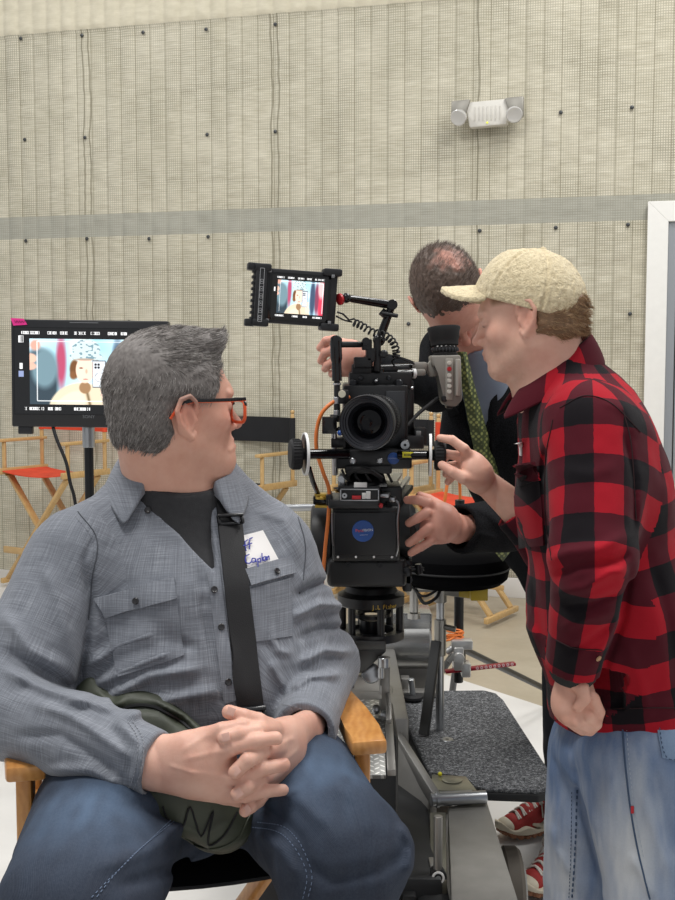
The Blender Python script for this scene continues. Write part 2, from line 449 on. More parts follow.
t.l(full, t.b.inputs['Base Color']); t.set(Roughness=.85, Specular_IOR_Level=.2)
t.bump(t.math('ADD', t.math('MULTIPLY', wr, .6), t.math('MULTIPLY', g, .12)), .35, .01)
o = link('wall_back', me, t.m); tag(o, kind='structure')
# a solid backing so the wall has thickness
b = MB(); c = (wallP(U0, 2.2, -.12) + wallP(U1, 2.2, -.12)) / 2
b.bar(wallP(U0, 2.2, -.12), wallP(U1, 2.2, -.12), .2, 4.4, 0); tag(b.build('wall_core', mat('wall_core', '#b8b2a0', .9), smooth=False), kind='structure').name = 'wall_rear'
# floor: bare concrete with a pale sheet-vinyl area
t = NT('floor'); co = t.coord(); s = t.sep(co)
conc = t.ramp(t.noise(co, 1.6, 6, .6), [(.3, lin('#a39883')), (.7, lin('#b5ab97'))])
conc = t.mix(t.math('MULTIPLY', t.noise(co, 30, 4), .25), conc, lin('#857b68'))
pale = t.ramp(t.noise(co, 2.5, 5), [(.3, lin('#cfcdc9')), (.7, lin('#dedcd8'))])
line = t.math('GREATER_THAN', t.math('ADD', s[1], t.math('MULTIPLY', s[0], 1.35)), 6.3)
left = t.math('LESS_THAN', s[0], -.2)
f_ = t.math('MULTIPLY', line, t.math('SUBTRACT', 1.0, left))
t.l(t.mix(f_, pale, conc), t.b.inputs['Base Color']); t.set(Roughness=t.ramp(t.noise(co, 6, 3), [(.3, (.32,) * 3), (.7, (.5,) * 3)]))
b = MB(); b.box((0, 4, -.05), (16, 14, .1)); tag(b.build('floor', t.m, smooth=False), kind='structure')
# white baseboard along the wall
b = MB(); b.bar(wallP(wall_uz(300, 560)[0], .065, .035), wallP(U1 - 2.85, .065, .035), .02, .13, .003)
o = b.build('baseboard_back', mat('white_board', '#e9e7e2', .5)); tag(o, kind='structure')
# door on the right: white trim, grey frame, pale leaf
ud = wall_uz(646, 300)[0]; ztop = wall_uz(646, 203)[1]
white = mat('door_trim_white', '#ecebe6', .45, var=.02); grey = mat('door_frame_grey', '#9a9ea3', .4, .3)
b = MB(); tw = .125
fr = [(ud, 0), (ud, ztop), (ud + 1.3, ztop), (ud + 1.3, 0)]
b.prism([wallP(ud, 0, .02), wallP(ud, ztop, .02), wallP(ud + tw, ztop - tw, .02), wallP(ud + tw, 0, .02)], Vector((*wn, 0)) * .05, .003)
b.prism([wallP(ud, ztop, .02), wallP(ud + 1.35, ztop, .02), wallP(ud + 1.35 - tw, ztop - tw, .02), wallP(ud + tw, ztop - tw, .02)], Vector((*wn, 0)) * .05, .003)
b.prism([wallP(ud + 1.35, 0, .02), wallP(ud + 1.35, ztop, .02), wallP(ud + 1.35 - tw, ztop - tw, .02), wallP(ud + 1.35 - tw, 0, .02)], Vector((*wn, 0)) * .05, .003)
o = b.build('trim_1', white, smooth=False); tag(o, kind='structure')
D = bpy.data.objects.new('door_1', None); col.objects.link(D); D['kind'] = 'structure'
b = MB(); u2 = ud + tw; zt = ztop - tw
b.prism([wallP(u2, 0, .02), wallP(u2, zt, .02), wallP(u2 + .05, zt - .05, .02), wallP(u2 + .05, 0, .02)], Vector((*wn, 0)) * .028, .002)
b.prism([wallP(u2, zt, .02), wallP(u2 + 1.1, zt, .02), wallP(u2 + 1.05, zt - .05, .02), wallP(u2 + .05, zt - .05, .02)], Vector((*wn, 0)) * .028, .002)
b.bar(wallP(u2 + .062, 0, .03), wallP(u2 + .062, zt - .05, .03), .012, .02, .001)
b.build('door_frame', grey, D, smooth=False)
b = MB(); b.prism([wallP(u2 + .07, 0, .015), wallP(u2 + .07, zt - .06, .015), wallP(u2 + 1.03, zt - .06, .015), wallP(u2 + 1.03, 0, .015)], Vector((*wn, 0)) * .012, .001)
b.build('door_leaf', mat('door_leaf', '#d9d4c6', .5), D, smooth=False)
b = MB(); b.bar(wallP(u2 + .07, zt - .04, .045), wallP(u2 + 1.03, zt - .04, .045), .02, .03, .002)
b.build('door_closer', mat('dark_metal', '#3a3b3d', .4, .7), D)
# washers holding the net
def washer(u, z, off=.022):
    b = MB(); b.lathe(wallP(u, z, off - .004), (wn[0], wn[1], 0), [(0, 0), (0, .013), (.004, .011), (.006, .004), (.010, .003), (.010, 0)], 14)
    return b.build('wall_fastener', mat('fastener', '#4d4f50', .4, .6))
proto = None
rows = [([(22, 39), (83, 36), (144, 33), (207, 30), (276, 25)], 'row just under the top seam', 'top seam'),
        ([(26, 140), (86, 138), (208, 135), (276, 132), (561, 113), (632, 108)], 'middle row', 'middle'),
        ([(27, 241), (88, 239), (150, 239), (209, 237), (480, 231), (556, 228), (628, 225)], 'row on the lower edge of the grey band', 'grey band'),
        ([(495, 305), (630, 314), (409, 324), (130, 322)], 'row below the grey band', 'below')]
for pts, lab, k in rows:
    for i, (x, y) in enumerate(pts):
        u, z = wall_uz(x, y)
        if proto is None: o = proto = washer(u, z); base = wallP(u, z)
        else:
            o = proto.copy(); col.objects.link(o); o.location = Vector(wallP(u, z) - base)
        tag(o, 'small dark round wall fastener, ' + lab, 'fastener', 'net fasteners, ' + lab)
# emergency light
def emergency():
    u, z = wall_uz(490, 117); c = wallP(u, z, .05); X = V(wd[0], wd[1], 0) * .88; N = V(wn[0], wn[1], 0); Z = V(0, 0, 1)
    T = thing('emergency_light', wallP(u, z, .03), 'white twin-head emergency light high on the padded wall', 'emergency light')
    R = Matrix((nrm(X), -N, Z)).transposed()
    pl = mat('emergency_plastic', '#d3d0c8', .45, var=.04); cl = mat('emergency_lens', '#e5e3de', .12, trans=.35)
    b = MB(); b.prism([c + X * -.165 + Z * .075, c + X * .165 + Z * .085, c + X * .14 + Z * -.075, c + X * -.13 + Z * -.085], N * .07, .012); b.build('housing', pl, T)
    b = MB()
    for i in range(7): b.box(c + N * .074 + X * (-.09 + i * .03) + Z * .0, (.004, .006, .09), R, .001)
    b.build('housing_ribs', pl, T)
    for sg in (-1, 1):
        q = c + X * .19 * sg + N * .06
        b = MB(); b.prism([q + X * -.07 + Z * .085, q + X * .07 + Z * .09, q + X * (.07 if sg > 0 else .02) + Z * -.04, q + X * (-.02 if sg > 0 else -.07) + Z * -.04], N * .03, .01)
        g = b.build('lamp_bracket', mat('emergency_bracket', '#8f8c84', .4, .3), T)
        b = MB(); ax = nrm(N * 1.0 + X * .25 * sg + Z * -.5); b.lathe(q + N * .03 + Z * -.012, ax, [(-.02, 0), (-.01, .03), (.02, .05), (.045, .052), (.05, .046), (.048, .03), (.046, 0)], 24)
        b.build('lamp_head', cl, T)
    b = MB(); b.ball(c + N * .075 + Z * -.06, .006, 8); b.build('indicator', mat('indicator_yellow', '#d4d23a', .3, emit='#c9d636', es=.8), T)
emergency()
# ------------------------------------------------------------------ shared body pieces
SKIN = dict(pale='#d3a18b', tan='#c78c72', pink='#cf8f7c')
def skin_mat(name, rough=.5):
    t = NT(name); c = t.attr(); co = t.coord()
    n = t.noise(co, 60, 4); c = t.mix(.16, c, t.ramp(n, [(.3, lin('#b8705a')), (.7, lin('#e3b9a3'))]))
    t.l(c, t.b.inputs['Base Color']); t.set(Roughness=rough, Subsurface_Weight=.08, Specular_IOR_Level=.4)
    t.b.inputs['Subsurface Radius'].default_value = (.01, .004, .002); t.b.inputs['Subsurface Scale'].default_value = .6
    t.bump(t.noise(co, 420, 3), .12, .002); return t.m
class Head:
    def __init__(s, O, yaw, pitch=0, roll=0, sc=1.0, jaw=1.0, wide=1.0, nose=1.0, soft=0.0, edz=0.0, FL=None):
        """yaw: degrees from +x towards +y of the facing direction; pitch up; roll"""
        cy, sy = math.cos(math.radians(yaw)), math.sin(math.radians(yaw))
        R = Matrix.Rotation(math.radians(yaw), 3, 'Z') @ Matrix.Rotation(-math.radians(pitch), 3, 'Y') @ Matrix.Rotation(math.radians(roll), 3, 'X')
        s.R = np.array(R)
        if FL is not None:
            a_ = nrm(V(*FL[0])); l_ = nrm(V(*FL[1]) - a_ * (a_ @ V(*FL[1]))); s.R = np.stack([a_, l_, np.cross(a_, l_)], 1)
        s.O = None; s.O = np.asarray(O, float); s.sc = sc; s.jaw = jaw; s.wide = wide; s.nose = nose; s.soft = soft; s.edz = edz
    def p(s, x, y, z): return s.O + s.sc * (s.R @ V(x, y, z))
    def loc(s, P): return ((P - s.O) @ s.R) / s.sc
    def E(s, c, r): return ell(s.p(*c), V(*r) * s.sc, s.R)
    def C(s, a, b, ra, rb, side=None, sx=1., sy=1.): return cone(s.p(*a), s.p(*b), ra * s.sc, rb * s.sc, None if side is None else s.R @ V(*side), sx, sy)
    def field(s, neck=None):
        f = Fld(); w = s.wide
        f.add(s.E((-.018, 0, .037), (.094, .076 * w, .088)), 0)
        f.add(s.E((.022, 0, .012), (.072, .066 * w, .082)), .03)
        f.add(s.E((.03, 0, -.052), (.058, .055 * w, .05)), .03)
        for y in (-1, 1):
            f.add(s.C((-.006, y * .05 * w, -.052), (.066, y * .02, -.094 * s.jaw), .022, .016), .03)
            f.add(s.E((.052, y * .043 * w, -.022), (.026, .02, .02)), .025)
        f.add(s.E((.074, 0, -.093 * s.jaw), (.021, .024, .019)), .022)
        f.add(s.C((.079, -.026, .026), (.079, .026, .026), .014, .014), .018)
        f.add(s.E((.078, 0, -.058), (.022, .03, .026)), .02)
        for y in (-1, 1):
            f.sub(s.E((.102, y * .033, .004), (.024, .020, .013)), .014)
            f.add(s.E((.0755, y * .032, .003), (.0155, .0155, .0125)), .005)
            f.add(s.C((.0925, y * .018, .022), (.079, y * .048, .024), .0055, .004), .01)
        n = s.nose
        f.add(s.C((.088, 0, .016), (.088 + .022 * n, 0, -.024), .0075, .0095), .012)
        f.add(s.E((.088 + .025 * n, 0, -.029), (.0115, .0105, .0095)), .008)
        for y in (-1, 1):
            f.add(s.E((.098, y * .0125, -.033), (.0105, .0075, .0075)), .006)
            f.sub(s.E((.106, y * .0065, -.0405), (.005, .003, .004)), .003)
        f.add(s.E((.0955, 0, -.0555), (.0095, .021, .0055)), .006)
        f.add(s.E((.0935, 0, -.0675), (.0095, .018, .006)), .006)
        f.sub(s.C((.106, -.02, -.0615), (.106, .02, -.0615), .0012, .0012), .003)
        f.sub(s.C((.103, -.03, -.079), (.103, .03, -.079), .0045, .0045), .010)
        # ears
        for y in (-1, 1):
            Y = y * .0755 * w
            o = lambda x, z, d=0: (x * 1.08, Y + y * d, z * 1.08 + s.edz)
            f.add(s.E(o(-.010, -.004, .004), (.016, .0065, .028)), .008)
            f.sub(s.E(o(-.006, -.004, .0125), (.0095, .007, .0165)), .003)
            rim = [o(.007, .006, .002), o(.006, .022, .006), o(-.006, .032, .010), o(-.021, .027, .013), o(-.028, .010, .014), o(-.023, -.008, .011), o(-.012, -.022, .007), o(-.001, -.031, .004), o(.004, -.024, .002)]
            f.chain([s.p(*q) for q in rim], [.0036, .0038, .004, .0042, .0042, .004, .0045, .0058, .004], .004)
            f.chain([s.p(*q) for q in [o(-.013, .020, .008), o(-.019, .006, .009), o(-.012, -.010, .008)]], [.0024] * 3, .005)
            f.add(s.E(o(.005, -.005, .004), (.004, .003, .006)), .004)
        if neck is not None:
            for q in neck: f.add(q, .03)
        return f
    def skin(s, P, base, stubble=None, red=.5, lips='#b5685f'):
        L = s.loc(P); c = np.tile(np.array(lin(base)), (len(P), 1))
        def blend(m, h): 
            nonlocal c
            c = c * (1 - m[:, None]) + np.array(lin(h))[None] * m[:, None]
        g = lambda cx, cy, cz, r: np.exp(-(((L[:, 0] - cx) ** 2 + (np.abs(L[:, 1]) - cy) ** 2 + (L[:, 2] - cz) ** 2) / r ** 2))
        blend(np.clip(red * g(-.01, .086, .0, .03), 0, 1), '#c2614e'); blend(np.clip(red * g(.11, 0, -.03, .022), 0, 1), '#c4614f')
        blend(np.clip(red * .8 * g(.06, .045, -.02, .03), 0, 1), '#c96f5c')
        if stubble:
            m = np.clip((-L[:, 2] - .03) / .02, 0, 1) * np.clip((L[:, 0] - .0) / .02, 0, 1) * np.clip((L[:, 2] + .14) / .02, 0, 1)
            n = .75 + .25 * vnoise(P, 300.)
            blend(np.clip(m * stubble[1] * n, 0, 1), stubble[0])
        blend(np.clip(1.3 * np.exp(-(((L[:, 0] - .1) / .012) ** 2 + (L[:, 1] / .019) ** 2 + ((L[:, 2] + .0615) / .009) ** 2)), 0, .85), lips)
        blend(np.clip(np.exp(-(((L[:, 0] - .09) / .02) ** 2 + ((np.abs(L[:, 1]) - .033) / .016) ** 2 + ((L[:, 2] + .003) / .0022) ** 2)), 0, .8), '#4a2f28')
        return c
def tri_uv(groups):
    """groups: list of (polyline, radius, ref dir, tester(P)->score); per face the group with the lowest score wins"""
    def f(v, fi):
        out = np.zeros((len(fi), 4, 2)); sc_ = []; uvs = []
        for pts, rad, ref, off in groups:
            best = np.full(len(v), 1e9); U = np.zeros((len(v), 2)); L0 = 0
            for i in range(len(pts) - 1):
                a = np.asarray(pts[i], float); b = np.asarray(pts[i+1], float); ab = b - a; L = np.linalg.norm(ab); z = ab / L
                w = v - a; t = w @ z; tc = np.clip(t, 0 if i else -9, L if i < len(pts) - 2 else 9); q = w - tc[:, None] * z; d = np.linalg.norm(q, axis=1)
                x = nrm(np.asarray(ref, float) - z * (np.asarray(ref, float) @ z)); y = np.cross(z, x)
                tcl = np.clip(t, 0, L); dd = np.linalg.norm(w - tcl[:, None] * z, axis=1)
                m = dd < best; best = np.where(m, dd, best)
                ang = np.arctan2(q @ y, q @ x); U[m] = np.stack([ang * rad, L0 + tc], 1)[m]; L0 += L
            sc_.append(best - off); uvs.append(U)
        g = np.argmin(np.stack(sc_, 1)[fi[:, 0]], 1)
        for k, (pts, rad, ref, off) in enumerate(groups):
            m = g == k; u = uvs[k][fi[m]]; per = 2 * math.pi * rad
            du = u[:, :, 0] - u[:, :1, 0]; u[:, :, 0] = u[:, :1, 0] + (du + per / 2) % per - per / 2
            out[m] = u
        return out
    return f
def patch(name, bvh, quad, n, m_, mat_, p, off=.0015, thick=.0025, lift=None, label=None, guess=None):
    """thin piece of cloth laid on a surface; quad = four image points (tl, tr, br, bl), found on the surface by sight lines"""
    tl, tr, br, bl = [np.array(q, float) for q in quad]; vs = []
    for j in range(m_ + 1):
        for i in range(n + 1):
            a, b = i / n, j / m_
            q = (tl * (1 - a) + tr * a) * (1 - b) + (bl * (1 - a) + br * a) * b
            h_, nn = hit(bvh, q[0], q[1], guess)
            if h_ is None: h_, nn = (Vector(vs[-1][0]), Vector(vs[-1][1])) if vs else (Vector(W(q[0], q[1], 2)), Vector((0, -1, 0)))
            vs.append((h_, nn))
    A = np.array([tuple(x[0]) for x in vs]); N = np.array([tuple(x[1]) for x in vs])
    # smooth
    def sm(X):
        G = X.reshape(m_ + 1, n + 1, 3); K = G.copy()
        if m_ > 1: K[1:-1] = (G[:-2] + 2 * G[1:-1] + G[2:]) / 4
        G = K.copy()
        if n > 1: K[:, 1:-1] = (G[:, :-2] + 2 * G[:, 1:-1] + G[:, 2:]) / 4
        return K.reshape(-1, 3)
    N = sm(N); N /= np.linalg.norm(N, axis=1, keepdims=True); A = sm(A)
    top = A + N * (off + thick); bot = A - N * .002
    if lift is not None: top = top + N * lift(np.array([(i / n, j / m_) for j in range(m_ + 1) for i in range(n + 1)]))[:, None]
    v = np.concatenate([top, bot]); c = (n + 1) * (m_ + 1); f = []
    for j in range(m_):
        for i in range(n):
            a = j * (n + 1) + i; q = (a, a + 1, a + n + 2, a + n + 1); f.append(q); f.append(tuple(x + c for x in q[::-1]))
    ring = [i for i in range(n + 1)] + [j * (n + 1) + n for j in range(1, m_ + 1)] + [m_ * (n + 1) + i for i in range(n - 1, -1, -1)] + [j * (n + 1) for j in range(m_ - 1, 0, -1)]
    for a, b in zip(ring, ring[1:] + ring[:1]): f.append((a, a + c, b + c, b))
    me = np_mesh(name, v, f)
    bm = bmesh.new(); bm.from_mesh(me); bmesh.ops.recalc_face_normals(bm, faces=bm.faces[:]); bm.to_mesh(me); bm.free()
    try: me.set_sharp_from_angle(angle=math.radians(50))
    except Exception: pass
    uvl = me.uv_layers.new(name='UVMap'); li = np.empty(len(me.loops), np.int32); me.loops.foreach_get('vertex_index', li)
    q = v[li]; uvl.data.foreach_set('uv', np.stack([q[:, 0], q[:, 2]], 1).astype(np.float32).ravel())
    at = me.color_attributes.new('Col', 'FLOAT_COLOR', 'POINT'); at.data.foreach_set('color', np.ones(len(v) * 4, np.float32))
    return link(name, me, mat_, p, label=label)
def seam(name, bvh, pts, r, mat_, p, dash=None, off=.001, guess=None, n=6, label=None):
    """stitching or an edge following a surface"""
    P = []
    for q in curve_pts([np.array([*q, 0.]) for q in pts], n):
        h_, nn = hit(bvh, q[0], q[1], guess)
        if h_ is not None: P.append(h_ + nn * off)
    b = MB()
    if len(P) < 2: return None
    if dash is None: b.tube(P, r, 6)
    else:
        acc = 0; on = True; cur = [P[0]]
        for a, c in zip(P, P[1:]):
            L = (c - a).length; k = max(1, int(L / (dash / 3)))
            for i in range(1, k + 1):
                q = a.lerp(c, i / k); cur.append(q); acc += L / k
                if acc > dash:
                    if on and len(cur) > 1: b.tube([cur[0], cur[-1]], r, 5)
                    on = not on; acc = 0; cur = [q]
    return b.build(name, mat_, p, label=label)
def hand(f, palm, fingers, k=.006, kr=.01):
    """palm: list of (a, b, ra, rb, side, sx, sy); fingers: list of (points, radii)"""
    g = Fld()
    for a, b, ra, rb, side, sx, sy in palm: g.add(cone(a, b, ra, rb, side, sx, sy), .02)
    for pts, rs in fingers:
        q = Fld()
        for i in range(len(pts) - 1):
            q.add(cone(pts[i], pts[i+1], rs[i], rs[i+1]), .002)
        g.add(q.fn(), k)
    return g
def nail(b, c, n, d, w, L):
    """small nail plate at c, outward n, pointing d"""
    n = Vector(n).normalized(); d = Vector(d).normalized(); s = n.cross(d).normalized(); d = s.cross(n)
    R = Matrix((s, d, n)).transposed(); b.box(c, (w, L, .0016), R, .0007)
# ------------------------------------------------------------------ the seated man in the grey shirt
def seated():
    T = thing('person', (-.24, 1.95, .8), 'grey-haired person in a grey button shirt and dark jeans, seated with hands clasped', 'person')
    hd = Head(W(174, 408, 1.93), 29, 0, 0, 1.0, 1.0, 1.04, 1.0, edz=-.012)
    fr = nrm(V(.37, -.93, 0)); sd = nrm(V(.93, .37, 0))
    axes = dict(pel=V(-.235, 2.02, .88), bel=V(-.225, 1.95, 1.0), che=V(-.245, 1.965, 1.15), sho=V(-.262, 1.985, 1.265), nk=V(-.262, 1.975, 1.33))
    shR, elR, wrR = W(72, 566, 1.89), W(4, 712, 1.745), W(154, 764, 1.60)
    shL, elL, wrL = W(274, 555, 2.03), W(325, 662, 2.07), W(305, 730, 1.79)
    # hands (image measurements at the hands' own distance)
    def hp(x, y, d): return W(x, y, 1.58 + d)
    body = hd.field([cone(hd.p(-.032, 0, -.035), V(-.278, 1.975, 1.30), .066, .082, hd.R[:, 1], .95, 1.05), cone(hd.p(.015, 0, -.085), V(-.25, 1.94, 1.31), .034, .042), hd.E((.076, 0, -.094), (.024, .030, .022)), hd.E((.05, 0, -.085), (.04, .045, .03))])
    body.add(cone(V(-.262, 1.985, 1.20), V(-.24, 1.96, 1.0), .085, .11, sd, 1.4, .8), .03)
    body.chain([shR, elR, wrR], [.05, .042, .030], .05); body.chain([shL, elL, wrL], [.05, .042, .030], .05)
    up = V(0, 0, 1)
    palmR = [(wrR + V(.0, 0, 0), hp(200, 762, .0), .030, .034, up, 1.15, .8), (hp(196, 758, .0), hp(222, 745, .0), .032, .02, up, 1.1, .75), (hp(196, 768, .005), hp(238, 782, .005), .034, .02, up, 1.05, .7), (hp(196, 778, .01), hp(240, 795, .01), .022, .016, up, 1, .8)]
    s = 1.0
    fR = [([hp(205, 738, 0), hp(222, 730, -.008), hp(242, 726, -.004), hp(254, 727, .012)], [0.0151, 0.0113, 0.0103, 0.0086]),
          ([hp(215, 757, -.005), hp(232, 747, -.019), hp(254, 741, -.018), hp(276, 738, -.004)], [0.0151, 0.0121, 0.0110, 0.0095]),
          ([hp(222, 780, -.004), hp(243, 776, -.018), hp(265, 768, -.017), hp(284, 765, -.004)], [0.0140, 0.0117, 0.0106, 0.0092]),
          ([hp(226, 795, .0), hp(246, 795, -.014), hp(266, 791, -.014), hp(283, 790, -.004)], [0.0130, 0.0106, 0.0095, 0.0084])]
    palmL = [(wrL, hp(278, 748, .09), .030, .034, nrm(V(.4, 0, 1)), 1.2, .8), (hp(286, 742, .11), hp(268, 732, .05), .030, .017, up, 1, .8), (hp(284, 755, .10), hp(272, 762, .05), .032, .02, up, 1.1, .8), (hp(278, 768, .09), hp(264, 785, .05), .022, .015, up, 1, .8)]
    fL = [([hp(272, 730, .05), hp(256, 731, .002), hp(240, 734, -.016), hp(224, 738, -.020)], [0.0151, 0.0117, 0.0106, 0.0095]),
          ([hp(276, 747, .05), hp(262, 751, -.006), hp(248, 760, -.028), hp(235, 772, -.030)], [0.0151, 0.0121, 0.0110, 0.0097]),
          ([hp(274, 770, .05), hp(260, 778, -.004), hp(248, 786, -.026), hp(237, 794, -.028)], [0.0140, 0.0117, 0.0106, 0.0095]),
          ([hp(266, 788, .05), hp(258, 800, .004), hp(251, 806, -.010), hp(245, 811, -.016)], [0.0130, 0.0106, 0.0097, 0.0086]),
          ([hp(275, 735, .07), hp(258, 722, .03), hp(243, 717, .015), hp(229, 712, .010)], [0.0184, 0.0135, 0.0119, 0.0103])]
    gR = hand(None, palmR, fR); gL = hand(None, palmL, fL)
    body.chain([elR, wrR], [.042, .030], .02)
    body.add(gL.fn(), .004); body.add(gR.fn(), .0012)
    body.add(cone(wrR - .12 * nrm(wrR - elR), wrR + V(.02, 0, 0), .036, .031, up, 1.1, .85), .02)
    kn = [hp(219, 735, -.012), hp(231, 750, -.02), hp(243, 778, -.02), hp(246, 796, -.016)]
    # tendons and wrinkles on the backs of the hands
    body.disp(fold_disp([([(180, 752), (212, 732)], .0035, .0012), ([(182, 760), (226, 750)], .0035, .0014), ([(184, 772), (235, 778)], .0035, .0013),
                         ([(167, 765), (200, 775)], .0022, .0016), ([(296, 738), (276, 745)], .004, .0015), ([(300, 748), (276, 768)], .003, .0012),
                         ([(222, 478), (236, 470)], .004, -.001), ([(228, 452), (238, 444)], .004, .002)]))
    def colr(P):
        c = hd.skin(P, '#dba892', ('#b58e7c', .2), .5)
        L = hd.loc(P); scalp = np.clip((L[:, 2] + .0) / .02, 0, 1) * np.clip((.06 - L[:, 0]) / .02, 0, 1)
        c = c * (1 - .7 * scalp[:, None]) + np.array(lin('#6b605a')) * .7 * scalp[:, None]
        hm = (P[:, 2] < 1.15)[:, None]
        n = np.clip(.5 + .5 * vnoise(P, 45.), 0, 1)[:, None]
        hc = np.array(lin('#e8bca8')) * (1 - n) + np.array(lin('#d9a490')) * n
        return np.where(hm, hc, c)
    sdf_obj('body', body, .0025, skin_mat('skin_seated'), T, colr)
    nm = mat('nail', '#dcae9e', .3, coat=.3); 
    for (x, y, d), (dx, dy) in [((236, 771, -.0385), (-13, 12)), ((238.5, 793, -.0365), (-11, 8)), ((226, 737, -.029), (-16, 4)), ((247, 810, -.023), (-6, 5)), ((231, 711.5, -.001), (-14, -4))]:
        b = MB(); nail(b, hp(x, y, d), V(-.35, -1, .3), hp(x + dx, y + dy, d) - hp(x, y, d), .0115, .012)
        b.build('fingernail', nm, T)
    # ---- hair
    hf = Fld(); hf.add(hd.E((-.019, 0, .040), (.101, .083, .094)), 0); hf.add(hd.E((-.044, 0, -.02), (.066, .077, .07)), .02); hf.add(hd.E((.022, 0, .03), (.062, .0755, .07)), .015)
    hf.add(hd.E((.035, 0, .110), (.05, .05, .020)), .03); hf.chain([hd.p(.050, -.035, .105), hd.p(.066, -.01, .112), hd.p(.054, .03, .108)], [.012, .013, .012], .02)
    def hairmask(P):
        L = hd.loc(P); x, y, z = L[:, 0], L[:, 1], L[:, 2]
        a = (x - .062) - .36 * (z - .05)                       # front hairline
        low = np.minimum(-.004 - z, (x + .036) * .9 + (z) * .40)
        c = -(z + .083) + .45 * np.clip(-x - .045, 0, 1)
        return np.maximum(np.maximum(a, low), c) * hd.sc
    hairmask.box = None
    hf.cut(hairmask, .008)
    hf.sub(hd.E((-.012, -.082, -.014), (.022, .018, .030)), .004); hf.sub(hd.E((-.012, .082, -.014), (.022, .018, .030)), .004)
    def hd_disp(P):
        L = hd.loc(P); q = np.stack([L[:, 0] * .25 + L[:, 2] * .1, L[:, 1], L[:, 2] * .8 - L[:, 0] * .3], 1)
        return .0013 * vnoise(q, 90.) + .0009 * vnoise(q, 260.)
    hf.disp(hd_disp)
    t = NT('grey_hair'); c = t.attr(); t.l(c, t.b.inputs['Base Color']); t.set(Roughness=.55, Specular_IOR_Level=.35)
    hm = t.m
    def hc(P):
        n = .5 + .5 * vnoise(P * V(1, 1, .4), 500.); n = np.clip(n, 0, 1)[:, None]
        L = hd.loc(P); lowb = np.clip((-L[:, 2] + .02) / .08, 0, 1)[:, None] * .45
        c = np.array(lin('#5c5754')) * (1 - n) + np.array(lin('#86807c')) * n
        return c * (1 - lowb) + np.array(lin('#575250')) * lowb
    v, f = surface(hf, .0025); G = grad(hf, v); R = np.random.RandomState(4)
    L = hd.loc(v); ok = (hairmask(v) < -.0005) & (G @ (hd.R @ V(0, 0, 1)) > -.75); idx = np.where(ok)[0]
    def dirs(base_n):
        def fn(P, i, R2):
            L = hd.loc(P); x, y, z = L[:, 0], L[:, 1], L[:, 2]
            top = np.clip((z - .015 - .25 * np.clip(.01 - x, 0, 1)) / .075, 0, 1)[:, None]
            comb_top = np.stack([np.ones(len(P)), .15 * np.sin(x * 60), .10 + np.clip((x - .045) * 24, 0, 1.0)], 1)
            comb_side = np.stack([-.45 + 0 * x, .0 * x, -.8 + 0 * x], 1)
            d = comb_top * top + comb_side * (1 - top)
            d = d @ hd.R.T; n = base_n; d = d - n * (d * n).sum(1)[:, None] * .75; d /= np.linalg.norm(d, axis=1, keepdims=True) + 1e-9
            d = d + n * (.17 - .05 * i) + R2.normal(0, .12, P.shape); return d / np.linalg.norm(d, axis=1, keepdims=True)
        return fn
    sel = R.choice(idx, 20000); Ls = hd.loc(v[sel]); ln = lambda r: np.where(hd.loc(r)[:, 2] > .075, .020, .013)
    pal = [lin(x) for x in ('#6f6a66', '#8d8783', '#b3aea9', '#d0cbc7', '#4b4643', '#9b9591')]
    def cl(r, R2):
        k = R2.choice(len(pal), len(r), p=[.2, .25, .2, .12, .1, .13]); c = np.array(pal)[k]
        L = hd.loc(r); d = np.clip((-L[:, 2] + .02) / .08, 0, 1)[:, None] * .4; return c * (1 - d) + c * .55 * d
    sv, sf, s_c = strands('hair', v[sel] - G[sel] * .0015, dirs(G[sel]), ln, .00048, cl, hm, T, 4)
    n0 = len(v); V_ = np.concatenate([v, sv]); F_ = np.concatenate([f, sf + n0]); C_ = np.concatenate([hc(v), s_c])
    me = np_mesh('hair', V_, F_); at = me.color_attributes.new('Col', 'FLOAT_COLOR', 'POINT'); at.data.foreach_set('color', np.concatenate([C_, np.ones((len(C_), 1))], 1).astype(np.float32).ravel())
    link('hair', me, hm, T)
    # eyes of the far side of the face
    for y in (-1, 1):
        b = MB(); b.ball(Vector(hd.p(.0775, y * .032, .002)), .0122, 10); o = b.build('eye', mat('eye_white', '#e8e2dc', .2), T)
    # ---- t-shirt and shirt
    base = Fld()
    base.add(cone(axes['pel'], axes['bel'], .125, .155, sd, 1.35, 1.0), .05)
    base.add(cone(axes['bel'], axes['che'], .155, .135, sd, 1.28, .98), .06)
    base.add(cone(axes['che'], axes['sho'], .135, .085, sd, 1.42, 1.0), .06)
    base.add(cone(shR + V(.03, .0, .015), shL + V(-.03, 0, .015), .062, .062), .06)
    base.add(cone(V(-.27, 1.995, 1.27), V(-.276, 1.985, 1.335), .095, .082, sd, 1.15, 1), .06)
    base.add(cone(V(-.29, 1.99, 1.345), shR + V(.03, .02, .035), .045, .058), .05); base.add(cone(V(-.25, 2.0, 1.345), shL + V(-.03, .02, .035), .045, .058), .05)
    base.add(ell(V(-.335, 1.93, 1.04), V(.13, .11, .14)), .05)
    ts = Fld(); ts.add(base.fn(), 0); ts.disp(lambda P: 0 * P[:, 0] + .010)
    neckcut = cone(hd.p(-.03, 0, -.02), V(-.245, 1.945, 1.335), .066, .083, hd.R[:, 1], 1, 1.05)
    ts.add(cone(V(-.278, 1.970, 1.25), V(-.276, 1.966, 1.42), .100, .088), .02)
    ts.cut(plane((-.25, 1.88, 1.328), V(0, 0, 1) + fr * .35), .002)
    ts.cut(plane((0, 0, 1.06), (0, 0, -1)), 0)
    sdf_obj('t_shirt', ts, .004, mat('t_shirt_charcoal', '#343436', .9, var=.12, vscale=90, bump=.3, bscale=500), T)
